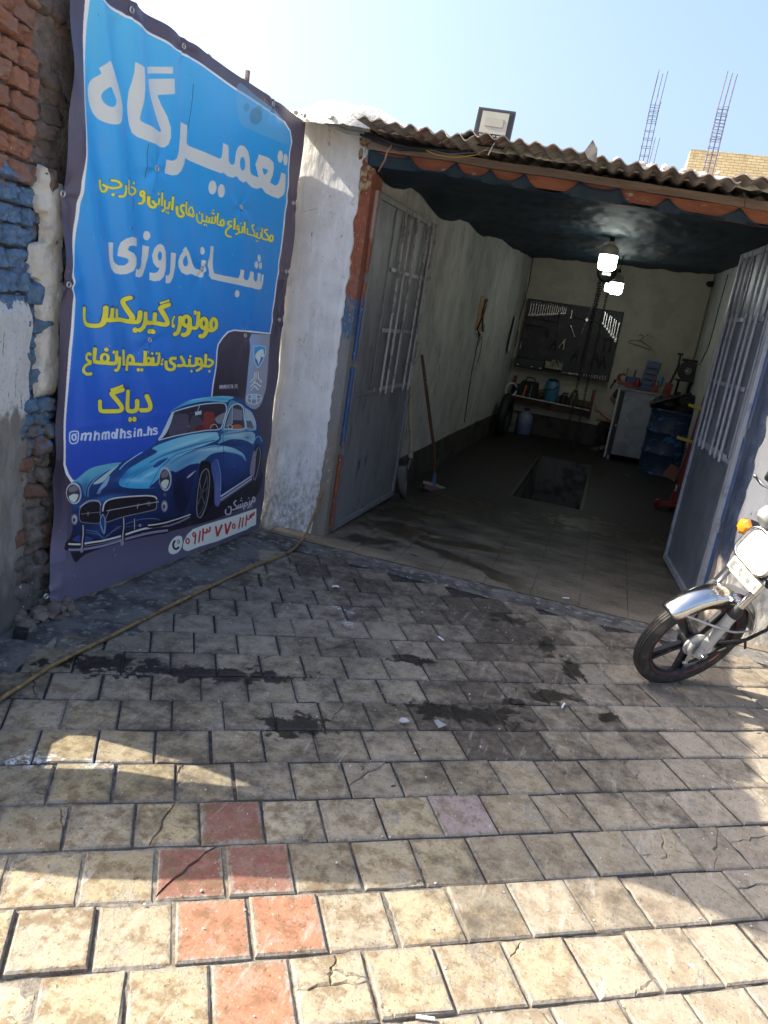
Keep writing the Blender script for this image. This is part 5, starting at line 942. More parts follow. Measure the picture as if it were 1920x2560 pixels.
# phone number pill
PILL = (214, 216, 206); RED = (182, 38, 36)
poly('J', [(340, 870), (358, 780), (410, 685), (490, 608), (680, 540), (1100, 410), (1425, 300), (1425, 545), (1340, 580), (1280, 620), (1050, 705), (850, 790), (600, 862), (420, 935), (370, 925), (345, 900)], PILL, False)
poly('J', [(330, 740), (335, 830), (300, 920), (240, 970), (180, 980), (135, 950), (130, 880), (160, 800), (210, 740), (270, 708), (315, 715)], PILL)
words('J', 28, [[(222, 782), (198, 835), (208, 885), (240, 905), (282, 880)], (10, [(256, 772), (288, 780), (292, 822)]), (9, [(252, 798), (268, 806), (270, 832)])], [], [], (20, 18, 22))
words('J', 23, [[(530, 680), (516, 832)], [(598, 632), (574, 808)], [(642, 598), (630, 785)], [(640, 640), (662, 665), (693, 655), (697, 606)], [(697, 650), (733, 640), (744, 576)], (28, [(826, 566), (850, 715)]), (28, [(920, 540), (850, 715)]), (27, [(968, 524), (984, 684)]), (27, [(1048, 498), (984, 684)]), (20, [(1196, 436), (1166, 604)]), (20, [(1236, 436), (1216, 585)]), (20, [(1286, 400), (1270, 565)]), (20, [(1284, 445), (1306, 464), (1330, 448), (1337, 396)]), (20, [(1366, 370), (1350, 445)]), (20, [(1366, 405), (1384, 400), (1396, 355)])], [], [(410, 786, 24, 36), (505, 690, 18, 28), (1090, 566, 20, 32)], RED)
GW = (178, 176, 186)
words('J', 20, [[(975, 315), (970, 368), (1000, 393), (1042, 372), (1050, 315), (1040, 268)], [(1050, 328), (1125, 306), (1135, 280), (1092, 225), (1128, 182)], [(1130, 306), (1180, 290), (1218, 275), (1226, 222)], [(1160, 245), (1160, 296)], [(1190, 235), (1190, 286)], [(1240, 322), (1250, 250), (1275, 214), (1296, 240), (1258, 276)], [(1330, 188), (1325, 260), (1298, 300)], [(1325, 252), (1356, 232), (1360, 190)]], [(1015, 280, 10), (1206, 152, 8), (1192, 186, 8), (1214, 186, 8), (1316, 150, 8), (1345, 276, 7), (1358, 268, 7)], [(1388, 170, 16, 36)], GW)
# wear: fine scratches and specks that belong to the print
rg = random.Random(4)
for i in range(150):
    x = rg.uniform(120, 700); y = rg.uniform(-20, 1480); a = rg.uniform(-.5, .5) + 1.57 * (rg.random() < .7); L_ = rg.uniform(1, 9); line('P', [(x, y), (x + math.cos(a) * L_, y + math.sin(a) * L_)], rg.uniform(.6, 1.3), rg.choice(((225, 225, 228), (40, 40, 60), (150, 160, 190))), False, alpha=.5)
line('P', [(482, 210), (480, 260), (472, 325)], 1.1, (36, 60, 90)); line('P', [(365, 360), (364, 445)], 1.1, (36, 60, 90)); line('P', [(335, 495), (333, 528)], 1.5, (30, 50, 80)); line('P', [(326, 565), (322, 575)], 2, (30, 50, 80))

BO = -.04                                # the sheet hangs a little in front of the wall
def unproj(x, y):
    d = (x - 960) / F_PX * _R - (y - 1280) / F_PX * _U + _cz; o = np.array(bw(0, 0, BO)); n = np.array(BN); t = ((o - CAM) @ n) / (d @ n); p = CAM + t * d - o; return p @ np.array(BD), p[2]
def to_frame(s, z):                      # sheet position -> drawing frame
    P = np.array(bw(0, 0, BO))[None, None] + s[..., None] * np.array(BD) + z[..., None] * np.array((0, 0, 1.0)) - CAM
    k = P @ _cz; return 960 + F_PX * (P @ _R) / k, 1280 - F_PX * (P @ _U) / k
sTR, zTR = unproj(765, 305); sBL, zBL = unproj(102, 1531); sBR, zBR = unproj(647, 1321); sT2, zT2 = unproj(324, 0)
SW = max(sTR, sBR) + .002; ZTL = zTR + (zT2 - zTR) * (sTR - 0) / (sTR - sT2)
def ztop(s): return ZTL + (zTR - ZTL) * s / SW
def zbot(s): return zBL + (zBR - zBL) * s / SW
IW, IH = 1400, 1950; ZH = 2.72
S_, Z_ = np.meshgrid((np.arange(IW) + .5) / IW * SW, (np.arange(IH) + .5) / IH * ZH)
fx, fy = to_frame(S_, Z_); ix = (fx - OX) * SS - .5; iy = (fy - OY) * SS - .5
x0 = np.clip(np.floor(ix).astype(int), 0, PW * SS - 2); y0 = np.clip(np.floor(iy).astype(int), 0, PH * SS - 2); ax = np.clip(ix - x0, 0, 1)[..., None].astype(np.float32); ay = np.clip(iy - y0, 0, 1)[..., None].astype(np.float32)
art = (cv_[y0, x0] * (1 - ax) + cv_[y0, x0 + 1] * ax) * (1 - ay) + (cv_[y0 + 1, x0] * (1 - ax) + cv_[y0 + 1, x0 + 1] * ax) * ay
lin = np.where(art <= .04045, art / 12.92, ((art + .055) / 1.055) ** 2.4) * PRINT_GAIN if 'PRINT_GAIN' in globals() else np.where(art <= .04045, art / 12.92, ((art + .055) / 1.055) ** 2.4) * 1.25
lin = np.clip(lin, 0, .86); srgb = np.where(lin <= .0031308, lin * 12.92, 1.055 * lin ** (1 / 2.4) - .055)
img = bpy.data.images.new('banner_print', IW, IH); pxs = np.ones((IH, IW, 4), np.float32); pxs[..., :3] = srgb; img.pixels.foreach_set(pxs.ravel()); img.update(); img.pack()
del cv_, fx, fy, ix, iy, art, pxs
def banner_mat():
    t = NT('printed_vinyl'); tx = t.n('ShaderNodeTexImage'); tx.image = img; t.t.links.new(t.n('ShaderNodeUVMap', uv_map='UVMap').outputs[0], tx.inputs[0])
    n = t.noise(7, 5, .6, (1, 1, .5)); g = t.noise(3, 5, .6, off=(4, 0, 0)); dust = t.sm(t.noise(2.2, 6, .7, (1, 1, .6), (7, 0, 0)), .5, .75)
    c = t.mixc(t.ma('MULTIPLY', dust, .10), tx.outputs['Color'], (.45, .44, .42)); weave = t.noise(520, 2, .5)
    return t.out(c, t.ma('MULTIPLY_ADD', g, .18, .36), 0, t.bump(t.ma('ADD', t.ma('MULTIPLY', n, .8), t.ma('MULTIPLY', weave, .06)), .35, .012), Specular_IOR_Level=.5)
EYE = [(325, 25), (462, 116), (681, 260), (734, 508), (716.5, 679), (700.5, 800), (163.6, 485.6), (168, 711), (388, 421), (601, 517), (505, 672), (375, 850), (616, 839), (112, 1490)]
EP = [unproj(*e) for e in EYE]
def bdisp(s, z):
    d = 0.0
    # broad diagonal slack folds in the upper left, running down from the top edge
    q = (s - .28) * .93 + (z - 2.6) * .30; d += .017 * math.exp(-((s - .25) / .42) ** 2) * math.sin(q * 30 + .9 * nz(s, z, 0, 1.5)) * min(1, max(0, (z - .7) / .8))
    d += .009 * math.sin((s * .8 + z * .55) * 13 + 2 * nz(s, z, 3, 1.2)) * math.exp(-((s - 1.3) / .7) ** 2) * min(1, max(0, (z - .9) / .6))
    d += .004 * fr((s * 1.6, z * .8, 2), 1.6, 3)
    # tight ripples along the loose side hems
    e = math.exp(-s / .06); d += .007 * e * math.sin(z * 17 + 4 * nz(0, z, 0, 1.6)) + .006 * math.exp(-((s - .06) / .03) ** 2) * math.sin(z * 6 + 1)
    e = math.exp(-(SW - s) / .07); d += .006 * e * math.sin(z * 14 + 3 * nz(1, z, 0, 1.4))
    # puckers round the eyelets
    for (a, b) in EP:
        r2 = (s - a) ** 2 + (z - b) ** 2
        if r2 < .06: an = math.atan2(z - b, s - a); d += .0065 * math.exp(-r2 / .012) * math.sin(an * 5 + a * 9) * min(1, r2 / .0006) - .007 * math.exp(-r2 / .003)
    # horizontal crease where the sheet was once folded
    zc = .885 + .03 * (s - .4); d += .004 * math.exp(-abs(z - zc) / .012) * (1 if .12 < s < 1.0 else .2)
    d += .003 * math.exp(-abs(z - .775 - .02 * s) / .008) * (1 if .3 < s < .9 else 0)
    return d
NU, NV = 190, 240; ban = thing('banner', 'large blue printed vinyl garage banner with a classic car, stretched over the wall', 'banner', tuple(bw(.95, 0, BO)))
m = MB(); uvs = []
for j in range(NV + 1):
    for i in range(NU + 1):
        s = SW * i / NU; a, b = zbot(s), ztop(s); z = a + (b - a) * j / NV; s2 = s + (.006 * math.sin(z * 5) + .004 * nz(0, z, 0, 6)) * (1 - min(1, s / .25)) * 0
        p = bw(s2, z, BO - bdisp(s, z)); m.v.append(p); uvs.append((s / SW, z / ZH))
for j in range(NV):
    for i in range(NU): a = j * (NU + 1) + i; m.f.append((a, a + 1, a + NU + 2, a + NU + 1)); m.m.append(0)
o = m.build('printed_sheet', banner_mat(), None, smooth=70, uv=uvs); o.parent = ban; o.matrix_parent_inverse = Matrix.Translation(-ban.location)
M_eye = mat('dull_eyelet', (.55, .55, .54), .4, .7)
for (a, b) in EP:
    p = bw(a, b, BO - bdisp(a, b) - .003); m = MB(); m.tube([p + (BD * math.cos(t) + Vector((0, 0, 1)) * math.sin(t)) * .0105 for t in [i * 2 * math.pi / 16 for i in range(16)]], .0042, 6, closed=True)
    o = m.build('eyelet', M_eye, None, smooth=60); o.parent = ban; o.matrix_parent_inverse = Matrix.Translation(-ban.location)
# ---------------------------------------------------------------- inside the garage
M_board = mat('black_board', (.022, .023, .026), .6, layers=[((.04, .04, .045), 6, .5, .65)], bump=(30, .2, .004))
M_tool = mat('tool_chrome', (.55, .55, .56), .28, 1.0, rvar=(40, .2))
M_iron = mat('dark_iron', (.035, .034, .034), .5, .7, layers=[((.09, .06, .04), 24, .56, .68)], bump=(60, .4, .004))
M_blk = mat('black_plastic', (.018, .018, .02), .5, bump=(60, .2, .003))
M_red = mat('red_enamel', (.17, .016, .014), .4, layers=[((.10, .012, .012), 14, .56, .68), ((.03, .02, .02), 30, .64, .7)], bump=(40, .2, .003))
M_yel = mat('yellow_paint', (.52, .36, .035), .5, layers=[((.2, .14, .04), 20, .6, .68)])
M_bluec = mat('blue_plastic', (.014, .035, .12), .42, layers=[((.012, .03, .10), 10, .5, .65)])
M_sky = mat('light_blue_plastic', (.05, .19, .30), .45, layers=[((.05, .16, .26), 12, .55, .68), ((.03, .05, .06), 24, .66, .72)])
M_galv = mat('galvanised_sheet', (.30, .32, .36), .42, .35, layers=[((.20, .22, .25), 4, .45, .65), ((.42, .44, .47), 9, .56, .7, (1, 1, .4)), ((.10, .09, .08), 22, .68, .74)], bump=(5, .25, .02), rvar=(8, .2))
M_shelf = mat('white_shelf_edge', (.55, .55, .56), .5, layers=[((.35, .34, .33), 18, .58, .7)])
M_brown = mat('rusty_brown', (.11, .06, .04), .8, layers=[((.05, .04, .035), 18, .5, .64)], bump=(40, .5, .006))
def lam(n, c, s):
    t = NT(n); t.b.inputs['Emission Color'].default_value = (*c, 1); t.b.inputs['Emission Strength'].default_value = s; t.b.inputs['Base Color'].default_value = (.8, .8, .8, 1); return t.m
M_lamp = lam('lit_bulb', (.90, 1.0, .93), 6.0); M_lampb = mat('bulb_body', (.56, .54, .46), .5)
def one(m, name, label, cat, mats, group=None, loc=None, **kw):
    o = m.build(name, mats, None, origin=loc, **kw); return tag(o, label, cat, group)
# tool board and tools
YBD = 12.345
one(MB().box((-.74, YBD + .012, 1.54), (1.44, .018, 1.02)), 'tool_board', 'black board full of hand tools fixed to the back wall', 'tool board', M_board, loc=(-.74, YBD, 1.54), smooth=None)
def wrench(L):
    m = MB(); w_ = .010 + L * .012; m.prism([(-w_ * .45, .02), (w_ * .45, .02), (w_ * .5, L - .02), (-w_ * .5, L - .02)], .006)
    m.tube([(w_ * 1.0 * math.cos(a), L + w_ * 1.0 * math.sin(a), .003) for a in [i * 2 * math.pi / 10 for i in range(10)]], .0045, 6, closed=True)
    for s in (-1, 1): m.prism([(s * w_ * .35, .022), (s * w_ * 1.3, .012), (s * w_ * 1.45, -.016), (s * w_ * .75, -.020), (s * w_ * .55, -.002), (0, .004), (0, .022)][::s], .006)
    return m
WM = Matrix.Rotation(math.pi / 2, 4, 'X')
def hang(o, x, z, dy=0, rot=0): o.matrix_world = Matrix.Translation((x, YBD - .004 - dy, z)) @ WM @ Matrix.Rotation(rot, 4, 'Z'); return o
base = wrench(.20).build('wrench', M_tool, None, smooth=50); base['category'] = 'wrench'
for i in range(17):
    o = base if i == 0 else dup(base); k = 1.0 - .48 * i / 16; x = -1.395 + .041 * i * (1.0 - .012 * i)
    hang(o, x, 2.015 - .21 * k + .004 * (i % 3)); o.scale = (k, k, k); tag(o, 'combination wrench of the long row hanging along the upper left of the tool board', 'wrench', 'wrenches in the long row on the tool board')
for i in range(7):
    o = dup(base); k = .95 + .09 * i; hang(o, -.285 + .038 * i, 2.005 - .17 * k - .02 * i, rot=.04 * (i % 2)); o.scale = (.8, k, .8); tag(o, 'thin wrench of the short row hanging at the right end of the tool board', 'wrench', 'wrenches in the short row on the tool board')
o = dup(base); hang(o, -.77, 1.86); o.scale = (.7, .62, .7); o.pop('group', None); tag(o, 'single small wrench hanging between the long row and the cross wrench', 'wrench'); del_g = None
o = dup(base); hang(o, -1.435, 1.30); o.scale = (.7, .5, .7); tag(o, 'lone tiny wrench at the left edge of the board above the toolbox', 'wrench')
m = MB(); m.tube([(-.70, YBD - .02, 1.87), (-.36, YBD - .02, 1.855)], .008, 8); m.tube([(-.50, YBD - .03, 2.06), (-.565, YBD - .03, 1.66)], .008, 8); m.lathe([(.022, -.02), (.028, -.01), (.028, .01), (.022, .02)], 12, RT((-.53, YBD - .03, 1.863), (math.pi / 2, 0, 0))); 
for p in ((-.70, 1.87), (-.36, 1.855), (-.50, 2.06), (-.565, 1.66)): m.lathe([(.014, -.012), (.014, .012)], 8, RT((p[0], YBD - .025, p[1]), (0, math.pi / 2 if abs(p[1] - 1.86) < .05 else 0, 0)))
one(m, 'cross_wrench', 'four armed steel wheel wrench hanging on the tool board', 'wheel wrench', M_tool, loc=(-.53, YBD - .02, 1.86))
def plier(x, z, label, mt, k=1.0, a=.16):
    m = MB()
    for s in (-1, 1): m.tube([(s * .035 * k, 0, -.10 * k), (s * .032 * k, 0, -.05 * k), (s * .008 * k, 0, 0), (-s * .010 * k, 0, .025 * k), (-s * .002 * k, 0, .06 * k)], [.007 * k, .008 * k, .010 * k, .009 * k, .004 * k], 8)
    m.lathe([(.010 * k, -.012), (.010 * k, .012)], 10, RT((0, 0, 0), (math.pi / 2, 0, 0))); o = m.build('pliers', mt, None, smooth=60); tag(o, label, 'pliers'); o.matrix_world = Matrix.Translation((x, YBD - .02, z)) @ Matrix.Rotation(a, 4, 'Y'); return o
plier(-.93, 1.45, 'black pliers left of the bright pliers on the tool board', M_iron, 1.1)
plier(-.80, 1.48, 'bright steel pliers at the middle of the tool board', mat('pale_steel', (.62, .58, .42), .35, .8), 1.0, .22)
plier(-.58, 1.34, 'open black pliers hanging behind the hoist chains', M_iron, 1.2); plier(-.28, 1.34, 'spread black pliers with a white label, right of the chains', M_iron, 1.25, -.05); plier(-.17, 1.31, 'black pliers at the lower right corner of the board', M_iron, 1.25, -.05)
def driver(x, z, label, c, L=.22, a=0):
    m = MB(); m.lathe([(.012, 0), (.015, .02), (.013, .07), (.008, .08)], 10); m.tube([(0, 0, 0), (0, 0, -L)], .0035, 6); o = m.build('screwdriver', [c], None, smooth=50); tag(o, label, 'screwdriver'); o.matrix_world = Matrix.Translation((x, YBD - .02, z)) @ Matrix.Rotation(a, 4, 'Y')
driver(-.95, 1.84, 'long thin screwdriver on the board left of the cross wrench', M_iron, .30, -.06); driver(-.72, 1.70, 'tilted screwdriver under the cross wrench', M_tool, .13, -.55); driver(-.30, 1.60, 'black screwdriver on the board beside the right hand chain', M_blk, .16); 
for x, lb in ((-.20, 'dark hammer on the board, left one of the pair under the short wrench row'), (-.11, 'dark hammer on the board, right one of the pair under the short wrench row')):
    m = MB(); m.box((0, 0, .06), (.075, .03, .032)); m.tube([(0, 0, .06), (0, 0, -.13)], .011, 8); one(m, 'hammer', lb, 'hammer', M_iron, smooth=40, bevel=.004).location = (x, YBD - .025, 1.58)
m = MB(); m.tube([(-1.40, YBD - .02, 1.60), (-1.40, YBD - .02, 1.66), (-1.10, YBD - .02, 1.655), (-1.08, YBD - .02, 1.62)], .008, 8); m.tube([(-1.40, YBD - .02, 1.60), (-1.09, YBD - .02, 1.59)], .003, 6); m.tube([(-1.08, YBD - .02, 1.63), (-1.05, YBD - .02, 1.62), (-1.05, YBD - .02, 1.53), (-1.09, YBD - .02, 1.53), (-1.09, YBD - .02, 1.62)], .012, 8)
one(m, 'hacksaw', 'black framed hacksaw hanging at the left of the tool board', 'hacksaw', M_blk, loc=(-1.25, YBD, 1.6))
m = MB(); m.tube([(-1.40, YBD - .015, 1.78), (-.98, YBD - .015, 1.76)], .006, 8); m.box((-1.43, YBD - .015, 1.78), (.06, .02, .03)); one(m, 'long_bar', 'long black bar lying across the board above the hacksaw', 'bar', M_blk, loc=(-1.2, YBD, 1.77))
tb = thing('tool_case', 'wide dark toolbox with bright latches on the board ledge at the left wall', 'toolbox', (-1.24, 12.28, 1.02))
MB().box((0, 0, .075), (.44, .13, .14)).build('body', mat('dark_green_plastic', (.012, .022, .020), .5), tb, smooth=40, bevel=.008)
for x in (-.17, .05, .18):
    MB().box((x, -.068, .03), (.03, .006, .012)).build('latch', M_tool, tb, smooth=None)
m = MB(); rg = random.Random(2)
m.box((0, 0, .05), (.26, .09, .10))
for i in range(26): m.blob((rg.uniform(-.12, .12), -.045, rg.uniform(.02, .13)), (.014, .012, .016), .4, 3, i, 1)
o = one(m, 'cylinder_head', 'pale cast engine part standing on the board ledge beside the toolbox', 'engine part', mat('cast_aluminium', (.33, .31, .24), .5, .5, layers=[((.06, .06, .05), 30, .48, .6)], bump=(50, .8, .01))); o.location = (-.87, 12.29, 1.07)
one(MB().box((0, 0, 0), (1.42, .12, .02)), 'board_ledge', 'narrow black ledge along the foot of the tool board', 'ledge', M_blk, smooth=None).location = (-.745, 12.29, 1.02)
sk = MB(); sk.lathe([(.012, 0), (.014, .05)], 10); s0 = sk.build('socket', M_tool, None, smooth=50); tag(s0, 'steel socket of the row standing along the right half of the board ledge', 'socket', 'sockets along the board ledge')
for i in range(9):
    o = s0 if i == 0 else dup(s0); o.location = (-.40 + .04 * i, 12.27, 1.03); k = .8 + .07 * i; o.scale = (k, k, k)
for k, (x, lb) in enumerate(((-.66, 'flat ratchet handle lying on the board ledge beside the cast part'), (-.56, 'second ratchet handle on the board ledge next to the chains'))):
    m = MB(); m.tube([(-.07, 0, 0), (.06, 0, 0)], .007, 8); m.lathe([(.018, -.01), (.018, .01)], 12, RT((.07, 0, 0))); one(m, 'ratchet', lb, 'ratchet', M_tool).location = (x, 12.265 + .02 * k, 1.04 + .008 * k)
# shelf below
sh_ = thing('wall_shelf', 'white edged wall shelf on red iron brackets under the tool board', 'shelf', (-.82, 12.26, .57))
m = MB(); m.bar((-.62, 0, .018), (.62, 0, -.012), .24, .022, up=(0, 1, 0)); m.build('plank', M_brown, sh_, smooth=None)
for a, b in ((-.62, -.02), (-.01, .30), (.31, .46), (.47, .61)):
    za = .018 - (a + .62) * .0242; zb_ = .018 - (b + .62) * .0242; m = MB(); m.bar((a, -.128, za), (b, -.128, zb_), .014, .034, up=(0, 1, 0)); m.build('edge_strip', M_shelf, sh_, smooth=None)
for x, a, b in ((-.60, -.15, .30), (0.0, -.14, .0), (.62, -.16, .29)):
    m = MB(); m.box((x, .08, (a + b) / 2), (.05, .01, b - a)); m.bar((x, .07, a + .03), (x, -.12, -.02), .04, .008, up=(1, 0, 0)); m.lathe([(.008, -.004), (.008, .004)], 8, RT((x, .07, b - .04), (math.pi / 2, 0, 0))); m.build('bracket', M_red, sh_, smooth=None)
bk = thing('water_cooler', 'light blue round plastic cooler with dark lid and strap on the shelf', 'cooler', (-.82, 12.23, .575))
MB().lathe([(.085, 0), (.10, .02), (.105, .15), (.11, .155), (.108, .30), (.10, .31)], 24).build('body', M_sky, bk, smooth=40)
m = MB(); m.lathe([(.085, .31), (.085, .33), (.06, .345), (.0, .35)], 20, capt=False); m.build('lid', M_blk, bk, smooth=40)
m = MB(); m.tube([(-.11, -.03, .16), (-.06, -.10, .18), (.03, -.115, .20), (.10, -.06, .26)], .008, 8); m.tube([(-.11, -.03, .16), (-.20, -.06, .14), (-.26, -.05, .05)], .006, 8); m.build('strap', M_blk, bk, smooth=60)
bg_ = thing('tool_bag', 'sagging dark tool bag with an orange handle poking out, on the shelf left end', 'tool bag', (-1.17, 12.24, .585))
m = MB(); m.grid(16, 10, lambda u, v: ((-.13 + .26 * u) * (1 + .1 * math.sin(v * 3)), -.09 + .02 * math.sin(u * 9), .22 * v + .02 * math.sin(u * 6) * v)); m.grid(16, 10, lambda u, v: ((-.13 + .26 * u), .07, .24 * v), flip=True); m.grid(4, 10, lambda u, v: (-.13 * (1 + .1 * math.sin(v * 3)), -.09 + .16 * u, .22 * v)); m.grid(4, 10, lambda u, v: (.13 * (1 + .1 * math.sin(v * 3)), -.09 + .16 * u, .22 * v), flip=True); m.build('bag_body', mat('black_canvas', (.02, .02, .022), .85, bump=(90, .5, .004)), bg_, smooth=60)
m = MB(); m.tube([(-.09, 0, .22), (-.05, 0, .30), (.05, 0, .30), (.09, 0, .22)], .010, 8); m.build('carry_handle', M_blk, bg_, smooth=60)
MB().tube([(-.06, -.105, .0), (-.04, -.11, .18)], .018, 10).build('orange_tool', mat('orange_plastic', (.55, .14, .02), .45), bg_, smooth=50)
MB().tube([(.04, -.105, .0), (.05, -.11, .20)], .008, 8).build('steel_rod', M_tool, bg_, smooth=50)
m = MB(); m.lathe([(.055, 0), (.06, .02), (.058, .13), (.05, .14)], 18); m.tube([(-.03, 0, .16), (.06, 0, .17)], .014, 8); one(m, 'oil_canister', 'squat black oil can between the blue cooler and the jar', 'oil can', M_blk).location = (-.62, 12.24, .572)
m = MB(); m.lathe([(.058, 0), (.066, .02), (.066, .15), (.05, .20), (.038, .215), (.04, .24), (.036, .245)], 20); one(m, 'glass_jar', 'murky brown jar standing on the shelf near its right end', 'jar', mat('murky_glass', (.10, .085, .05), .25, layers=[((.05, .045, .03), 14, .5, .62)])).location = (-.47, 12.22, .566)
m = MB(); m.lathe([(.09, 0), (.09, .012)], 20); m.tube([(-.10, 0, .02), (.10, 0, .03)], .012, 8); m.box((.02, 0, .02), (.20, .06, .03)); one(m, 'clamp', 'dark iron clamp lying flat at the right end of the shelf', 'clamp', M_iron).location = (-.30, 12.22, .562)
m = MB(); m.lathe([(.03, 0), (.05, .03), (.02, .08)], 12); m.tube([(.0, 0, .04), (.08, -.03, .05), (.14, 0, .02)], .012, 8); one(m, 'hand_drill', 'dark coil of tools beside the cooler on the shelf', 'tool', M_iron).location = (-1.0, 12.2, .58)
m = MB(); m.tube([(.09 * math.cos(a), 0, .10 * math.sin(a)) for a in [i * 2 * math.pi / 24 for i in range(24)]], .016, 8, closed=True); o = one(m, 'white_funnel_ring', 'pale plastic ring leaning at the left wall end of the shelf', 'ring', M_shelf); o.location = (-1.43, 12.16, .66); o.rotation_euler = (0, .3, .5)
m = MB(); m.blob((0, 0, .08), (.07, .06, .09), .4, 3, 4, 2); one(m, 'rag_bundle', 'dark bundle stuffed behind the pale ring on the shelf', 'rags', M_blk).location = (-1.36, 12.24, .60)
jg = thing('jug', 'translucent bluish jug on the floor under the shelf', 'jug', (-1.13, 12.18, .012))
MB().lathe([(.10, 0), (.115, .02), (.115, .18)], 24).build('lower_body', mat('blue_fluid_jug', (.14, .17, .30), .4), jg, smooth=40)
MB().lathe([(.115, .18), (.114, .28), (.09, .32), (.04, .35), (.035, .37)], 24).build('upper_body', mat('bluish_jug', (.20, .23, .33), .4), jg, smooth=40)
MB().lathe([(.04, .37), (.04, .41)], 16).build('cap', M_blk, jg, smooth=40)
m = MB(); m.box((0, 0, .15), (.20, .15, .30)); m.lathe([(.03, .30), (.03, .36)], 14); one(m, 'jerry_can', 'dusty square can tucked in the corner behind the bluish jug', 'can', mat('dusty_can', (.17, .155, .12), .7, layers=[((.09, .08, .07), 12, .5, .64)]), bevel=.012).location = (-1.36, 12.22, .012)
m = MB(); m.tube([(.26 * math.cos(a), 0, .26 * math.sin(a)) for a in [i * 2 * math.pi / 32 for i in range(32)]], .07, 12, closed=True); o = one(m, 'old_tyre', 'old black tyre leaning on the left wall near the back corner', 'tyre', M_dark); o.location = (-1.38, 11.55, .32); o.rotation_euler = (0, -.16, 1.52)
# hanger, camera, trunking, cables on the walls
m = MB(); q = [(.129, 1.641), (.15, 1.665), (.30, 1.687), (.475, 1.60), (.47, 1.578), (.44, 1.585), (.14, 1.632)]; m.tube([(x, 12.37, z) for x, z in q], .005, 6, closed=True); m.tube([(.30, 12.37, 1.687), (.325, 12.37, 1.73), (.315, 12.37, 1.765), (.28, 12.37, 1.77), (.268, 12.37, 1.745)], .005, 6); one(m, 'coat_hanger', 'bare wire coat hanger hanging from a nail on the back wall', 'hanger', mat('hanger_wire', (.13, .12, .10), .4, .6), loc=(.3, 12.37, 1.7))
nl = MB().lathe([(.006, 0), (.008, .02)], 8).build('nail', M_iron, None); tag(nl, 'dark nail in the back wall in the row above the coat hanger', 'nail', 'nails above the coat hanger')
for i, x in enumerate((.31, .38, .45)):
    o = nl if i == 0 else dup(nl); o.location = (x, 12.39, 1.765 + .01 * (i % 2)); o.rotation_euler = (math.pi / 2, 0, 0)
m = MB(); m.lathe([(.035, 0), (.038, .10), (.030, .12)], 16, RT((1.03, 12.25, 2.60), (math.pi / 2 + .2, 0, .3))); m.box((1.08, 12.32, 2.63), (.04, .08, .03)); one(m, 'security_camera', 'small dark camera mounted high in the back right corner', 'camera', M_blk, loc=(1.03, 12.25, 2.6), smooth=40)
one(MB().box((1.07, 12.375, 1.75), (.035, .02, 2.1)), 'cable_trunking', 'pale plastic trunking running down the back wall near the right corner', 'trunking', mat('dirty_white_plastic', (.42, .38, .30), .6), smooth=None)
def cable(name, pts, r, label, mt, cat='cable', n=6): return one(MB().tube(pts, r, n), name, label, cat, mt, smooth=60)
cable('wall_cable', [(1.085, 10.6, 2.6), (1.08, 10.62, 2.2), (1.085, 10.66, 1.95), (1.08, 10.7, 1.7), (1.06, 10.95, 1.5), (1.05, 11.4, 1.45)], .006, 'black cable dropping down the right wall to the grinder', M_blk)
cable('wall_cable', [(-1.5, 12.30, 2.66), (-1.49, 12.32, 2.3), (-1.5, 12.30, 2.0), (-1.52, 12.2, 1.7), (-1.5, 12.28, 1.3)], .007, 'black cable hanging down the far left corner of the garage', M_blk)
# hoist, chains and lamps
def chain(name, label, p, q, n=None, L=.036, parent=None):
    p = Vector(p); q = Vector(q); k = int((q - p).length / (L * .74)); m = MB(); d = (q - p).normalized(); u = Vector((1, 0, 0)); v = d.cross(u).normalized(); u = v.cross(d)
    for i in range(k):
        c = p + (q - p) * ((i + .5) / k); a = u if i % 2 else v; pts = [c + a * (.0105 * math.cos(t)) + d * ((L / 2 - .0105) * (1 if math.sin(t) > 0 else -1) + .0105 * math.sin(t)) for t in [j * 2 * math.pi / 10 for j in range(10)]]; m.tube(pts, .0042, 5, closed=True)
    return m.build(name, M_iron, parent, smooth=60)
HX, HY = -.28, 8.9
ho = thing('chain_hoist', 'black chain hoist with hanging chains in the middle of the garage', 'hoist', (HX, HY, 2.30))
m = MB(); m.lathe([(.05, -.07), (.095, -.06), (.105, 0), (.095, .06), (.05, .07)], 22, RT((0, 0, 0), (math.pi / 2, 0, .2))); m.box((0, 0, .02), (.13, .10, .16)); m.build('gear_case', M_iron, ho, smooth=40, bevel=.004)
MB().tube([(0, 0, .10), (0, 0, .17), (.03, 0, .21), (.0, 0, .25), (-.03, 0, .22)], .010, 8).build('top_hook', M_iron, ho, smooth=60)
MB().box((0, -.085, -.02), (.09, .004, .03)).build('maker_plate', M_tool, ho, smooth=None)
for p, q in (((-.06, 0, -.09), (-.055, 0, -2.0)), ((-.02, 0, -.09), (-.075, 0, -1.0)), ((-.045, .03, -.09), (-.035, 0, -1.02)), ((.05, 0, -.09), (.045, 0, -1.99))):
    chain('load_chain', '', p, q, parent=ho)
m = MB(); m.tube([(-.055, 0, -1.0), (-.055, 0, -1.06), (-.02, 0, -1.10), (-.05, 0, -1.14), (-.09, 0, -1.11)], .010, 8); m.build('load_hook', M_iron, ho, smooth=60)
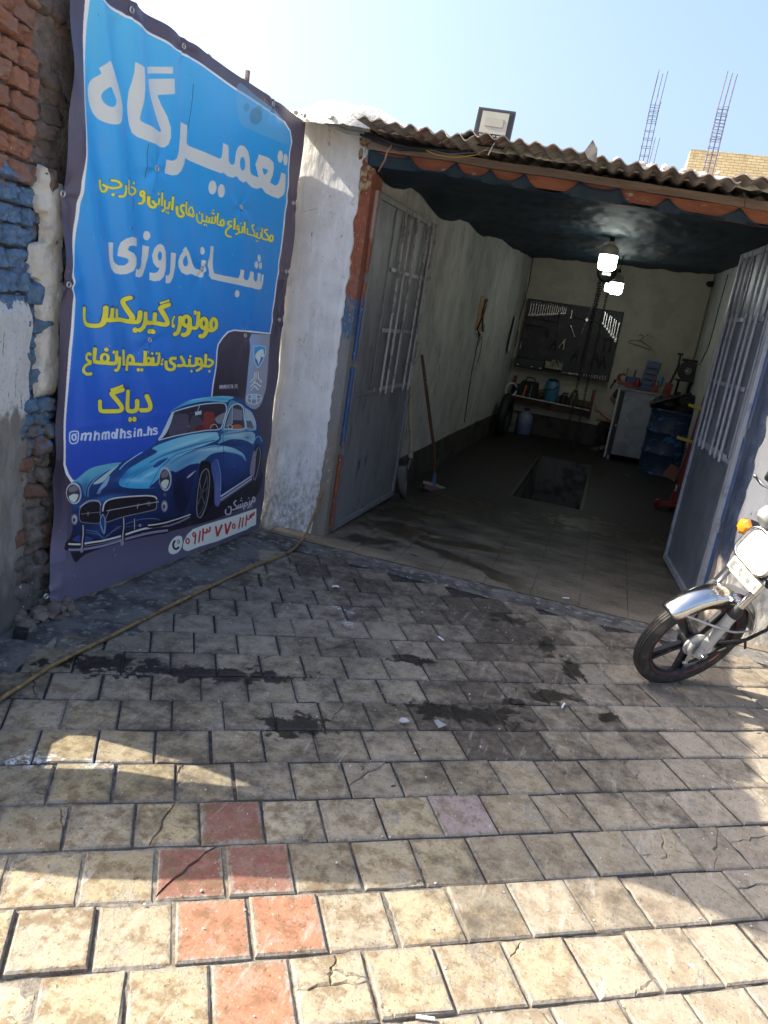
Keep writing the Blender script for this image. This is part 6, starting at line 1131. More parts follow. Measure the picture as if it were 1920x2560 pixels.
def bulb(label, x, y, z, k, zc):
    e = thing('light_bulb', label, 'bulb', (x, y, z))
    MB().lathe([(.0, -.135 * k), (.050 * k, -.132 * k), (.074 * k, -.115 * k), (.080 * k, -.10 * k), (.080 * k, 0)], 24, capb=False, capt=False).build('diffuser', M_lamp, e, smooth=60)
    MB().lathe([(.081 * k, 0), (.080 * k, .035 * k), (.068 * k, .07 * k), (.045 * k, .085 * k), (.024 * k, .09 * k), (.019 * k, .12 * k)], 24).build('collar', M_lampb, e, smooth=60)
    MB().lathe([(.022 * k, .118 * k), (.022 * k, .15 * k), (.012 * k, .16 * k)], 14).build('lamp_holder', M_blk, e, smooth=50)
    MB().tube([(0, 0, .15 * k), (.01, 0, .2 * k), (.004, 0, zc - z)], .004, 6).build('flex', M_blk, e, smooth=60)
bulb('large lit bulb hanging nearest the door under the cloth', -.250, 7.5, 2.337, 1.0, 2.60)
bulb('lit bulb behind the hoist, lower right of the large bulb', -.175, 10.0, 2.285, 1.0, 2.62)
bulb('lit bulb at the back, half hidden by the second bulb and the chains', -.27, 11.0, 2.33, .78, 2.62)
MB().build; cable('ceiling_hook', [(-.225, 7.5, 2.55), (-.235, 7.5, 2.575), (-.225, 7.5, 2.59), (-.205, 7.5, 2.585)], .007, 'small pale hook holding the large bulb flex in the cloth', mat('ochre_hook', (.42, .24, .12), .6), 'hook')
# cabinet and what stands on it
cb = thing('metal_cabinet', 'dented grey sheet metal cabinet on short legs by the blue drum', 'cabinet', (.17, 11.2, 0), rz=.06)
MB().box((.26, .26, .545), (.52, .50, .91)).build('carcass', M_galv, cb, smooth=40, bevel=.006)
MB().box((.26, .25, 1.008), (.55, .54, .018)).build('top', M_galv, cb, smooth=40, bevel=.003)
MB().box((.30, .004, .53), (.42, .008, .86)).build('door_panel', M_galv, cb, smooth=40, bevel=.003)
MB().box((.03, .004, .53), (.055, .012, .90)).build('dark_stile', M_blk, cb, smooth=None)
MB().box((-.02, .05, .52), (.022, .02, .98)).build('pale_edge', M_shelf, cb, smooth=None)
for x, y in ((.03, .03), (.49, .03), (.03, .47), (.49, .47)): MB().box((x, y, .05), (.035, .035, .1)).build('leg', M_galv, cb, smooth=None)
MB().lathe([(.012, 0), (.012, .02)], 10, RT((.035, 0, .50), (math.pi / 2, 0, 0))).build('lock', M_tool, cb, smooth=40)
TZ = 1.035
rc = thing('red_pipe_vice', 'red iron clamp with a curled hook, lying along the cabinet top', 'clamp', (.30, 11.38, TZ))
m = MB(); m.bar((-.20, 0, .04), (.26, 0, .02), .07, .05); m.tube([(-.16, 0, .05), (-.20, 0, .09), (-.19, 0, .14), (-.15, 0, .165), (-.115, 0, .15)], [.022, .024, .022, .018, .014], 10); m.build('frame', M_red, rc, smooth=40, bevel=.004)
m = MB(); m.tube([(-.24, 0, .04), (-.28, -.02, -.06)], .012, 8); m.lathe([(.02, -.02), (.02, .02)], 10, RT((-.235, 0, .05))); m.build('screw_handle', M_iron, rc, smooth=50)
m = MB(); m.lathe([(.04, 0), (.045, .03), (.03, .09), (.018, .10)], 14); one(m, 'red_pump', 'red bottle jack pump in the middle of the cabinet top', 'jack', M_red).location = (.36, 11.32, TZ + .03)
bc = thing('socket_case', 'open royal blue plastic tool case, its lid raised against the wall', 'tool case', (.50, 11.5, TZ), rz=-.1)
m = MB(); m.bar((.0, .0, .05), (.03, .03, .39), .19, .035, up=(0, 1, 0)); m.build('lid', M_bluec, bc, smooth=40, bevel=.006)
MB().box((.0, -.09, .03), (.20, .16, .06)).build('tray', M_bluec, bc, smooth=40, bevel=.006)
for z in (.14, .22, .30): MB().box((.01, -.015, z), (.13, .02, .012)).build('socket_strip', M_iron, bc, smooth=None)
m = MB(); m.box((0, 0, .07), (.19, .12, .14)); m.box((-.10, 0, .16), (.008, .10, .19)); m.tube([(.0, 0, .14), (.01, 0, .24)], .012, 8); one(m, 'blue_bin', 'blue plastic bin with tools sticking out, beside the open tool case', 'bin', M_bluec, bevel=.006).location = (.30, 11.46, TZ)
m = MB(); m.lathe([(.028, 0), (.030, .01), (.030, .13), (.022, .14)], 16); one(m, 'spray_can', 'small light blue can at the right end of the cabinet top', 'can', M_sky).location = (.665, 11.42, TZ + .07)
m = MB(); m.box((0, 0, .04), (.10, .08, .08)); m.tube([(.05 * math.cos(a), 0, .09 + .05 * math.sin(a)) for a in [i * math.pi / 8 for i in range(9)]], .007, 6); one(m, 'red_gauge_box', 'little red box with a black loop handle by the blue can', 'box', M_red, bevel=.004).location = (.60, 11.36, TZ)
bj = thing('long_handle_jack', 'dark bent lever standing up from a red jack beside the scrap heap', 'jack', (.755, 11.30, .98))
m = MB(); m.bar((0, 0, -.02), (.02, 0, .20), .10, .10); m.build('jack_body', M_red, bj, smooth=40, bevel=.006)
m = MB(); m.tube([(.02, 0, .18), (.06, 0, .36), (.075, 0, .46), (.068, 0, .60)], .015, 10); m.box((.068, 0, .60), (.075, .03, .03)); m.build('lever', M_iron, bj, smooth=50)
gd = thing('bench_grinder', 'grey grinding wheel on a wall bracket in the back right corner', 'grinder', (1.00, 11.72, 1.37))
GM = RT((0, 0, 0), (math.pi / 2, 0, .25))
MB().lathe([(.03, -.025), (.135, -.025), (.135, .025), (.03, .025)], 32, GM).build('wheel', mat('grinding_stone', (.055, .052, .05), .9, bump=(80, .5, .004)), gd, smooth=40)
MB().lathe([(.055, .024), (.05, .034), (.02, .036), (.02, .06)], 24, GM).build('flange', M_tool, gd, smooth=40)
m = MB(); m.lathe([(.07, -.2), (.075, -.03)], 20, GM); m.box((0, .07, .14), (.20, .14, .04)); m.build('motor', M_iron, gd, smooth=40, bevel=.004)
m = MB(); m.box((.0, .10, -.14), (.26, .26, .02)); m.bar((-.08, .05, -.14), (-.08, .2, -.4), .03, .03); m.bar((.08, .05, -.14), (.08, .2, -.4), .03, .03); m.build('bracket', M_iron, gd, smooth=None)
# drum with scrap on its lid
dr = thing('oil_drum', 'battered blue oil drum with paint flaking in bright patches', 'drum', (.88, 10.78, .012))
def drum_mat():
    t = NT('battered_blue_drum'); n = t.noise(7, 6, .7, (1, 1, 1.3)); f = t.noise(26, 6, .7, (.6, .6, 2)); z = t.xyz()[2]
    c = t.mixc(t.sm(n, .40, .60), (.025, .045, .10), (.018, .024, .045)); c = t.mixc(t.ma('MULTIPLY', t.sm(t.ma('ADD', n, t.ma('MULTIPLY', f, .5)), .80, .86), 1.0), c, (.05, .17, .42)); c = t.mixc(t.sm(f, .60, .66), c, (.05, .045, .035)); c = t.mixc(t.ma('MULTIPLY', t.sm(t.noise(60, 4, .7), .68, .72), .6), c, (.25, .28, .30))
    return t.out(c, .5, 0, t.bump(n, .3, .01))
p = [(.27, 0), (.29, .01), (.285, .03)]
for z in (.29, .57): p += [(.283, z - .03), (.297, z - .012), (.297, z + .012), (.283, z + .03)]
p += [(.283, .83), (.295, .845), (.29, .86), (.275, .855), (.27, .84)]
MB().lathe(p, 40).build('shell', drum_mat(), dr, smooth=50)
m = MB(); m.lathe([(.27, .842), (.02, .842)], 30, capb=False); m.build('lid', M_iron, dr, smooth=50)
rg = random.Random(9); kinds = [('brake_drum', 'dark round brake drum on top of the blue drum', 'brake drum'), ('scrap_shaft', 'greasy steel shaft crossing the scrap on the blue drum', 'shaft'), ('coil_spring', 'coil spring lying in the scrap on the blue drum', 'spring'), ('gear_housing', 'black gear housing heaped at the left of the scrap on the drum', 'housing'), ('engine_cover', 'flat dark engine cover at the back of the scrap on the drum', 'cover'), ('greasy_block', 'greasy engine block at the right of the scrap on the drum', 'engine block')]
DZ = .862
for i, (nm, lb, ct) in enumerate(kinds):
    m = MB()
    if i == 0: m.lathe([(.03, 0), (.13, 0), (.135, .06), (.06, .09), (.05, .12)], 22); L = (.98, 10.70, DZ)
    elif i == 1: m.tube([(-.26, 0, .02), (-.1, 0, .10), (.2, .05, .24)], [.018, .026, .016], 10); m.lathe([(.045, -.03), (.045, .03)], 16, RT((-.24, 0, .03), (0, 1.1, 0))); L = (.82, 10.62, DZ + .02)
    elif i == 2: m.tube([(.045 * math.cos(a), .045 * math.sin(a), -.09 + a * .0046) for a in [k * .35 for k in range(112)]], .007, 6); L = (.98, 10.58, DZ + .06)
    elif i == 3: m.blob((0, 0, .09), (.16, .12, .10), .35, 3.4, 3, 3); m.lathe([(.05, .1), (.05, .18)], 14, RT((0, 0, 0), (.3, .3, 0))); L = (.76, 10.74, DZ)
    elif i == 4: m.prism([(-.16, 0), (.17, -.02), (.12, .16), (-.04, .20), (-.15, .13)], .05, RT((0, 0, 0), (math.pi / 2, 0, .2))); m.lathe([(.03, 0), (.03, .05)], 12, RT((-.05, 0, .19))); L = (.94, 10.96, DZ)
    else: m.box((0, 0, .09), (.22, .20, .18)); m.lathe([(.05, 0), (.05, .04)], 16, RT((0, -.10, .10), (math.pi / 2, 0, 0))); m.blob((0, 0, .19), (.10, .09, .05), .3, 3, 8, 2); L = (1.02, 10.86, DZ)
    one(m, nm, lb, ct, M_iron, smooth=45, bevel=.004 if i in (4, 5) else 0).location = L
# red engine crane behind the right leaf
rk = thing('engine_crane', 'red wheeled engine crane with yellow grips half hidden by the right door leaf', 'engine crane', (.90, 8.4, 0))
m = MB(); m.bar((.0, 0, .06), (.06, 0, 1.22), .07, .05, up=(0, 1, 0)); m.bar((.04, .06, .10), (.10, .3, 1.0), .05, .05); m.bar((-.02, 0, .07), (.06, .7, .07), .06, .06); m.bar((-.16, -.05, .07), (.08, -.05, .09), .06, .05); m.build('mast', M_red, rk, smooth=40, bevel=.004)
for z, x in ((1.10, -.03), (.76, -.06)): MB().bar((x - .07, -.03, z + .01), (x + .08, -.03, z - .01), .03, .035, up=(0, 1, 0)).build('grip', M_yel, rk, smooth=40, bevel=.004)
for x, y in ((-.15, -.05), (.07, .7)): MB().lathe([(.02, -.02), (.05, -.02), (.05, .02), (.02, .02)], 18, RT((x, y, .062), (math.pi / 2, 0, .4))).build('caster', M_red, rk, smooth=40)
chain('crane_chain', '', (-.02, -.04, .70), (-.05, -.05, .45), parent=rk); MB().lathe([(.02, 0), (.022, .04), (.02, .07)], 12, RT((-.02, -.05, .22))).build('ram_end', M_tool, rk, smooth=40)
one(MB().prism([(-.09, 0), (.06, -.05), (.10, .10), (0, .14)], .02, RT((0, 0, 0), (1.3, 0, .3))), 'cardboard_flap', 'torn brown board leaning beside the red crane', 'board', mat('brown_board', (.20, .09, .06), .8)).location = (.84, 8.9, .28)
# left wall: plank with cable, paper, broom, shovel
bd = thing('wall_plank', 'pale wooden plank on the left wall with a black cable tied over it', 'plank', (-1.60, 9.25, 1.69))
LWX = lambda y: XL0 + (XL1 - XL0) * (y - 5.02) / (YB - 5.02)
MB().box((0, 0, 0), (.02, .42, .39)).build('board', mat('bare_plank', (.42, .26, .12), .7, layers=[((.28, .16, .075), 6, .48, .62, (1, .3, 5))]), bd, smooth=40, bevel=.003)
m = MB(); m.tube([(.02, -.19, -.19), (.025, .1, .08), (.02, .15, .17), (.025, .0, .16), (.02, -.05, .02), (.025, .18, -.2)], .009, 6); m.tube([(.02, -.1, -.2), (.03, -.05, -.26), (.02, .1, -.24), (.02, -.06, -.22)], .010, 6); m.tube([(.02, 0, -.24), (.015, -.03, -.7), (.02, .05, -1.3)], .006, 6); m.tube([(.02, .18 + .13 * math.cos(a), -.42 + .16 * math.sin(a)) for a in [i * .5 - 1.2 for i in range(9)]], .004, 6); m.build('tied_cable', M_blk, bd, smooth=60)
m = MB(); m.grid(6, 14, lambda u, v: (.012 + .02 * math.sin(u * 5) * (1 - v), (.10 + .26 * (1 - v) * .6 + .12 * v) * (u - .5) * 2 + .12 * v, -.5 * (1 - v))); m.grid(6, 6, lambda u, v: (.02 + .01 * v, .10 + .20 * u, -.06 - .17 * v + .1 * (u - .5)))
o = one(m, 'paper_sheet', 'creased white paper sheets pinned to the left wall near the tool board', 'paper', mat('dusty_paper', (.45, .46, .45), .9)); o.location = (-1.525, 11.75, 1.75)
br = thing('broom', 'push broom with brown stick and pink head leaning on the left wall', 'broom', (-1.37, 6.98, 0))
m = MB(); m.tube([(0, 0, .09), (-.03, -.08, .40), (-.075, -.19, .62), (-.14, -.33, .95), (-.20, -.46, 1.25)], [.012, .016, .015, .016, .014], 10); m.build('stick', mat('brown_broom_stick', (.10, .045, .03), .5, layers=[((.25, .21, .17), 20, .62, .68)]), br, smooth=60)
MB().tube([(0, 0, .06), (-.006, -.015, .18)], [.022, .018], 12).build('ferrule', mat('blue_tape', (.06, .10, .20), .6, layers=[((.3, .32, .34), 40, .58, .66)]), br, smooth=50)
BQ = RT((0, 0, 0), (0, .25, 1.15)); MB().box((0, 0, .055), (.36, .018, .03), BQ).build('head', mat('pale_wood', (.36, .30, .24), .7), br, smooth=40, bevel=.003)
m = MB(); m.grid(20, 6, lambda u, v: (-.17 + .34 * u, .02 + .03 * v + .004 * math.sin(u * 60), .05 - .05 * v)); m.grid(20, 6, lambda u, v: (-.17 + .34 * u, -.01 - .01 * v, .05 - .05 * v)); m2 = MB(); m2.add([BQ @ p for p in m.v], m.f); m2.build('bristles', mat('clear_bristle', (.16, .10, .10), .6), br, smooth=60)
MB().box((.02, .035, .055), (.15, .05, .05), BQ).build('pink_block', mat('pink_plastic', (.42, .05, .10), .5), br, smooth=40, bevel=.008)
sv = thing('shovel', 'shovel with worn wooden stick standing blade down behind the left leaf', 'shovel', (-1.515, 6.43, 0))
m = MB(); m.tube([(.0, .06, .34), (-.01, .04, .50), (-.045, .0, .70), (-.08, -.04, 1.0), (-.10, -.07, 1.2)], [.022, .021, .018, .017, .016], 10); m.build('stick', mat('pale_worn_wood', (.30, .26, .18), .8, layers=[((.16, .13, .09), 22, .55, .66)], bump=(40, .5, .004)), sv, smooth=60)
m = MB(); m.grid(8, 12, lambda u, v: ((u - .5) * .19 * (1 - .75 * (1 - v) ** 2.2) * (1 if v < .9 else 1 - (v - .9) * 4), .05 * v - .05 + .10 * abs(u - .5), .01 + .30 * v)); m2 = MB(); Q = Matrix.Rotation(.9, 4, 'Z'); m2.add([Q @ p for p in m.v], m.f); m2.tube([(0, .02, .26), (0, .055, .36)], [.026, .024], 10); o = m2.build('blade', M_steel, sv, smooth=60); o.modifiers.new('t', 'SOLIDIFY').thickness = .003
# ---------------------------------------------------------------- person crouching behind the cabinet
M_skin = mat('skin', (.30, .16, .105), .55, bump=(60, .1, .003)); M_hair = mat('dark_hair', (.012, .010, .009), .6, bump=(80, .6, .006)); M_cloth = mat('black_work_clothes', (.014, .014, .017), .9, layers=[((.025, .024, .024), 14, .5, .65)], bump=(30, .4, .008))
def skin(name, chains, mt, parent, levels=2):
    """chains: lists of (point, radius); chains that start on an existing point join it"""
    V = []; E_ = []; Rr = []
    for ch in chains:
        prev = None
        for p, r in ch:
            idx = next((i for i, q in enumerate(V) if (Vector(q) - Vector(p)).length < 1e-5), None)
            if idx is None: V.append(p); Rr.append(r); idx = len(V) - 1
            if prev is not None: E_.append((prev, idx))
            prev = idx
    me = bpy.data.meshes.new(name); me.from_pydata(V, E_, []); me.materials.append(mt); o = bpy.data.objects.new(name, me); C.objects.link(o)
    s = o.modifiers.new('skin', 'SKIN'); sv_ = me.skin_vertices[0].data
    for i, r in enumerate(Rr): sv_[i].radius = (r, r) if not isinstance(r, tuple) else r
    sv_[0].use_root = True; s.use_smooth_shade = True; d = o.modifiers.new('sub', 'SUBSURF'); d.levels = levels; d.render_levels = levels
    if parent is not None: o.parent = parent
    return o
pe = thing('person', 'person in dark work clothes crouching behind the metal cabinet, one finger raised', 'person', (.33, 11.95, 0))
pel = (.06, .0, .34); hand = (-.40, -.18, .615)
chains = [[(pel, .115), ((.03, 0, .46), .112), ((-.03, 0, .57), .125), ((-.075, 0, .655), .085), ((-.105, 0, .705), .050), ((-.125, -.002, .75), .052)],
          [((-.03, 0, .57), .125), ((-.06, -.15, .60), .052), ((-.15, -.24, .50), .042), ((-.25, -.22, .53), .036), ((-.345, -.19, .585), .025), (hand, .027)],
          [((-.03, 0, .57), .125), ((-.05, .15, .60), .052), ((-.12, .22, .44), .042), ((-.25, .20, .42), .034), ((-.34, .18, .45), .026), ((-.41, .17, .45), .03)],
          [(pel, .115), ((-.02, -.10, .34), .085), ((-.33, -.12, .43), .062), ((-.28, -.12, .24), .052), ((-.22, -.12, .07), .034), ((-.30, -.12, .035), .036), ((-.38, -.12, .03), .026)],
          [(pel, .115), ((0, .10, .32), .085), ((-.26, .14, .30), .062), ((-.12, .14, .14), .052), ((.05, .14, .06), .034), ((-.02, .14, .035), .036), ((-.10, .14, .03), .026)]]
body = skin('body', chains, M_skin, pe)
hd = MB()
def head(u, v):                          # face towards -x
    a = 2 * math.pi * u; b = math.pi * v; d = Vector((-math.cos(a) * math.sin(b), -math.sin(a) * math.sin(b), math.cos(b)))
    r = Vector((.098, .075, .118)); f = max(0, -d.x); z = d.z
    k = 1.0 - .10 * max(0, -z) * (1 - f); p = Vector((d.x * r.x * k, d.y * r.y * (1 - .25 * max(0, -z)), d.z * r.z))
    side = abs(d.y)
    if f > .6: p.x -= .022 * math.exp(-((side) / .16) ** 2) * math.exp(-((z + .12) / .22) ** 2)          # nose
    if f > .5: p.x += .010 * math.exp(-((side - .36) / .14) ** 2) * math.exp(-((z - .06) / .10) ** 2)     # eye sockets
    if f > .5: p.x -= .007 * math.exp(-((side) / .25) ** 2) * (math.exp(-((z + .46) / .06) ** 2) + math.exp(-((z + .58) / .06) ** 2)) - .004 * math.exp(-((z + .52) / .025) ** 2)  # lips
    if f > .3: p.x -= .012 * math.exp(-((z + .82) / .12) ** 2) * f                                          # chin
    return p
hd.grid(36, 28, head); 
for s in (-1, 1): hd.blob((.012, s * .076, -.005), (.018, .010, .032), .2, 3, 2, 2)
o = hd.build('head', M_skin, pe, smooth=80); o.location = (-.165, -.005, .83); o.rotation_euler = (0, -.18, .1)
h = MB(); h.grid(30, 14, lambda u, v: (lambda p: (p.x * 1.09 + .006, p.y * 1.10, p.z * 1.07 + .004 + .004 * fr((p.x, p.y, p.z), 40, 2)))(head(.10 + .80 * u, .02 + .47 * v + .12 * math.sin(math.pi * u)))); o = h.build('hair', M_hair, pe, smooth=80); o.location = (-.165, -.005, .83); o.rotation_euler = (0, -.18, .1)
e = MB()
for s in (-1, 1): e.blob((-.082, s * .029, .008), (.010, .012, .009), 0, 1, 0, 2)
o = e.build('eyes', mat('eye_white', (.45, .43, .40), .3), pe, smooth=80); o.location = (-.165, -.005, .83); o.rotation_euler = (0, -.18, .1)
skin('shirt', [[((.05, 0, .37), .125), ((.03, 0, .46), .125), ((-.03, 0, .57), .138), ((-.08, 0, .655), .082)], [((-.03, 0, .57), .138), ((-.06, -.15, .60), .066), ((-.11, -.20, .545), .060)], [((-.03, 0, .57), .138), ((-.05, .15, .60), .066), ((-.09, .19, .52), .060)]], M_cloth, pe)
skin('trousers', [[((.06, 0, .33), .125), ((-.02, -.10, .34), .098), ((-.33, -.12, .43), .076), ((-.28, -.12, .24), .066), ((-.225, -.12, .10), .052)], [((.06, 0, .33), .125), ((0, .10, .32), .098), ((-.26, .14, .30), .076), ((-.12, .14, .14), .066), ((.03, .14, .08), .052)]], M_cloth, pe)
for (x, y) in ((-.29, -.12), (-.01, .14)):
    s_ = MB(); s_.grid(20, 12, lambda u, v: (lambda a, b: (-.02 + (-.135 if math.cos(a) > 0 else -.09) * math.cos(a) * math.sin(b) * 1.0, .048 * math.sin(a) * math.sin(b), .012 + .045 * max(-.2, math.cos(b)) * (1 + .6 * (math.cos(a) < 0))))(2 * math.pi * u, math.pi * v)); o = s_.build('shoe', M_blk, pe, smooth=70); o.location = (x, y, .012)
hx, hy, hz = hand
F = [('index', [(-.035, .0, .022), (-.062, .002, .052), (-.080, .003, .082)], .0085), ('middle', [(-.048, -.014, .008), (-.072, -.018, .020), (-.060, -.024, -.004)], .0088), ('ring', [(-.046, -.026, -.008), (-.066, -.030, -.002), (-.052, -.034, -.020)], .0082), ('little', [(-.040, -.036, -.020), (-.056, -.040, -.018), (-.044, -.042, -.034)], .0072), ('thumb', [(-.014, .020, .014), (-.034, .030, .030), (-.050, .026, .048)], .0095)]
skin('palm', [[((hx + .015, hy, hz - .008), (.020, .026)), ((hx - .020, hy - .008, hz), (.018, .030)), ((hx - .044, hy - .014, hz + .004), (.013, .028))]], M_skin, pe, 1)
for nm, pts, r in F: skin('finger' if nm != 'thumb' else 'thumb', [[((hx - .014, hy + pts[0][1] * .6, hz + .002), r * 1.1)] + [((hx + a, hy + b, hz + c), r * (1 - .1 * i)) for i, (a, b, c) in enumerate(pts)]], M_skin, pe, 1)
# ---------------------------------------------------------------- motorcycle
M_chr = mat('chrome', (.58, .58, .58), .18, 1.0, layers=[((.42, .38, .33), 26, .60, .72)], rvar=(30, .22), bump=(8, .08, .006))
M_alu = mat('silver_paint', (.50, .50, .49), .45, .35, layers=[((.30, .29, .27), 24, .58, .7)], rvar=(30, .2), bump=(60, .2, .002))
M_tyre = mat('tyre_rubber', (.030, .029, .028), .75, layers=[((.085, .070, .055), 11, .46, .64)], bump=(60, .3, .003))
M_rim = mat('black_alloy', (.020, .021, .026), .38, .2, layers=[((.09, .08, .07), 16, .55, .68)], rvar=(20, .2))
M_redline = mat('red_rim_line', (.22, .03, .02), .6)
M_amber = mat('amber_lens', (.95, .30, .02), .18, Transmission_Weight=.25, Coat_Weight=.5)
M_glass = mat('lens_glass', (.85, .85, .82), .08, Transmission_Weight=.55)
M_plate = mat('cream_plate', (.50, .47, .37), .45, layers=[((.40, .33, .20), 20, .60, .72)])
WC = Vector((.636, 3.793, .281)); WNv = Vector((.57243, -.74063, -.35184)); WFv = Vector((-.79122, -.61153, 0)); WUv = Vector((.21516, -.27839, .93606))
FM = AX(WC, WFv, WNv, WUv)
mc = thing('motorcycle', 'small motorcycle parked at the right, front wheel turned, amber indicator and chrome fender', 'motorcycle', (1.25, 4.0, 0))
def MP(m, name, mats, par=None, M=None, **kw):
    o = m.build(name, mats, None, **kw); o.parent = par or mc; o.matrix_parent_inverse = Matrix.Translation((-1.25, -4.0, 0)) if par is None else Matrix()
    if M is not None: o.matrix_basis = M if par is None else Matrix()
    return o
WX = RT((0, 0, 0), (math.pi / 2, 0, 0))                     # lathe axis along the wheel axle (local y)
def wheel(M, R=.298):
    e = bpy.data.objects.new('wheel', None); C.objects.link(e); e.empty_display_size = .05; e.parent = mc; e.matrix_parent_inverse = Matrix.Translation((-1.25, -4.0, 0)); e.matrix_basis = M
    w = .036; pr = [(R - .062, -.020), (R - .058, -.028), (R - .045, -.034), (R - .028, -w), (R - .012, -.030)]
    for y0 in (-.020, -.0068, .0068, .020):
        f0 = lambda y: R - .0008 - 6.5 * y * y
        pr += [(f0(y0 - .0019), y0 - .0019), (f0(y0) - .0048, y0 - .0013), (f0(y0) - .0048, y0 + .0013), (f0(y0 + .0019), y0 + .0019)]
    pr += [(R - .012, .030), (R - .028, w), (R - .045, .034), (R - .058, .028), (R - .062, .020)]
    MB().lathe(pr, 72, WX, capb=False, capt=False).build('tyre', M_tyre, e, smooth=35)
    m = MB(); m.lathe([(R - .060, -.028), (R - .068, -.026), (R - .074, -.016), (R - .088, -.012), (R - .090, 0), (R - .088, .012), (R - .074, .016), (R - .068, .026), (R - .060, .028)], 64, WX, capb=False, capt=False)
    m.lathe([(.052, -.035), (.060, -.02), (.060, .02), (.052, .035)], 32, WX)
    for k in range(5):
        a = rad(-28) + k * 2 * math.pi / 5; c, s = math.cos(a), math.sin(a); X = Vector((c, 0, s)); Y = Vector((-s, 0, c))
        for q in (-1, 1):
            p0 = X * .045 + Y * (.012 * q); p1 = X * (R - .085) + Y * (.022 * q); m.bar(p0 + Vector((0, .004, 0)), p1 + Vector((0, .004, 0)), .016, .022, up=(0, 1, 0))
        m.bar(X * .05, X * (R - .09), .034, .010, up=(0, 1, 0))
    m.build('rim', M_rim, e, smooth=40, bevel=.002)
    MB().tube([((R - .066) * math.cos(t), .0275, (R - .066) * math.sin(t)) for t in [i * 2 * math.pi / 64 for i in range(64)]], .0018, 5, closed=True).build('rim_line', M_redline, e, smooth=60)
    m = MB(); m.lathe([(.03, .02), (.062, .03), (.066, .042), (.058, .050), (.02, .056)], 32, RT((0, 0, 0), (-math.pi / 2, 0, 0))); m.build('brake_plate', M_alu, e, smooth=40)
    m = MB(); m.tube([(0, -.10, 0), (0, .11, 0)], .009, 10); m.lathe([(.016, 0), (.016, .012)], 6, RT((0, .108, 0), (-math.pi / 2, 0, 0))); m.build('axle', M_tool, e, smooth=40)
    return e
wf = wheel(FM)
m = MB(); m.tube([(.045, .058, .030), (.050, .064, -.005), (.030, .066, -.045), (.020, .066, -.092)], [.013, .011, .008, .008], 8); m.box((.012, .066, -.095), (.05, .012, .010)); MP(m, 'brake_arm', M_alu, M=FM, smooth=50)
for s, nm in ((1, 'near'), (-1, 'far')):
    y = .088 * s; m = MB(); m.tube([(.004, y, -.030), (.002, y, -.015), (-.004, y, .04), (-.012, y, .11), (-.026, y, .225), (-.028, y, .245)], [.018, .024, .025, .024, .026, .028], 18); m.lathe([(.020, -.014), (.020, .014)], 14, RT((.002, y, -.006), (math.pi / 2, 0, 0))); m.box((-.012, y + .018 * s, .19), (.02, .03, .02))
    MP(m, 'fork_leg', M_alu, M=FM, smooth=50)
    m = MB(); m.tube([(-.028, y, .243), (-.032, y, .262), (-.036, y, .285), (-.040, y, .30)], [.031, .032, .027, .022], 16); MP(m, 'fork_boot', M_dark, M=FM, smooth=50)
    m = MB(); m.tube([(-.038, y, .29), (-.062, y, .375), (-.064, y, .378)], [.019, .019, .022], 16); m.tube([(-.064, y, .378), (-.140, y, .60)], .0175, 16); MP(m, 'fork_tube', M_chr, M=FM, smooth=50)
# fender: rolled chrome blade
m = MB(); RFm = .330; SEC = [(-.058, -.040), (-.060, -.026), (-.052, -.008), (-.036, .006), (-.018, .012), (0, .014), (.018, .012), (.036, .006), (.052, -.008), (.060, -.026), (.058, -.040)]
NA = 60
for i in range(NA + 1):
    a = rad(36 + (168 - 36) * i / NA); tip = min(1, i / 4, (NA - i) / 4) ** .5
    for (y, h) in SEC: rr = RFm + h * (.55 + .45 * tip) - .004; yy = y * (.80 + .20 * tip); m.v.append(Vector((rr * math.cos(a), yy, rr * math.sin(a))))
k = len(SEC)
for i in range(NA):
    for j in range(k - 1): m.f.append((i * k + j, i * k + j + 1, (i + 1) * k + j + 1, (i + 1) * k + j)); m.m.append(0)
o = MP(m, 'front_fender', M_chr, M=FM, smooth=60); o.modifiers.new('t', 'SOLIDIFY').thickness = .003
m = MB(); 
for s in (1, -1):
    m.tube([(.205, .056 * s, .215), (.10, .075 * s, .19), (-.01, .112 * s, .175), (-.12, .085 * s, .13), (-.27, .058 * s, .105)], .0055, 8); m.tube([(-.005, .11 * s, .18), (-.06, .075 * s, .285)], .005, 6)
MP(m, 'fender_stay', M_alu, M=FM, smooth=60)
# clamps, headlight, plate, indicators, bars
m = MB(); m.box((-.105, 0, .455), (.06, .24, .035)); m.box((-.145, 0, .60), (.06, .22, .03)); m.tube([(-.15, 0, .43), (-.20, 0, .62)], .024, 12); MP(m, 'fork_yoke', M_blk, M=FM, smooth=40, bevel=.006)
hl = RT((-.105, 0, .540), (0, -.30, 0))
m = MB(); prof = [(.0, .62, .50), (.25, .80, .72), (.6, .96, .94), (.85, 1, 1), (1, .98, .97)]
def sup(a, n=.35): c, s = math.cos(a), math.sin(a); return (abs(c) ** n * (1 if c > 0 else -1), abs(s) ** n * (1 if s > 0 else -1))
vs = []; NQ = 40
for (t, ky, kz) in prof:
    for q in range(NQ): c, s = sup(2 * math.pi * q / NQ, .5); vs.append((-.11 + .17 * t, .108 * c * ky, .082 * s * kz))
fs = [(i * NQ + q, i * NQ + (q + 1) % NQ, (i + 1) * NQ + (q + 1) % NQ, (i + 1) * NQ + q) for i in range(len(prof) - 1) for q in range(NQ)] + [tuple(reversed(range(NQ)))]
m.add(vs, fs); m.tube([(.062, .108 * sup(2 * math.pi * q / NQ, .5)[0], .082 * sup(2 * math.pi * q / NQ, .5)[1]) for q in range(NQ)], .008, 8, closed=True)
hd_ = MP(m, 'headlight', M_chr, M=FM @ hl, smooth=50, fix=True)
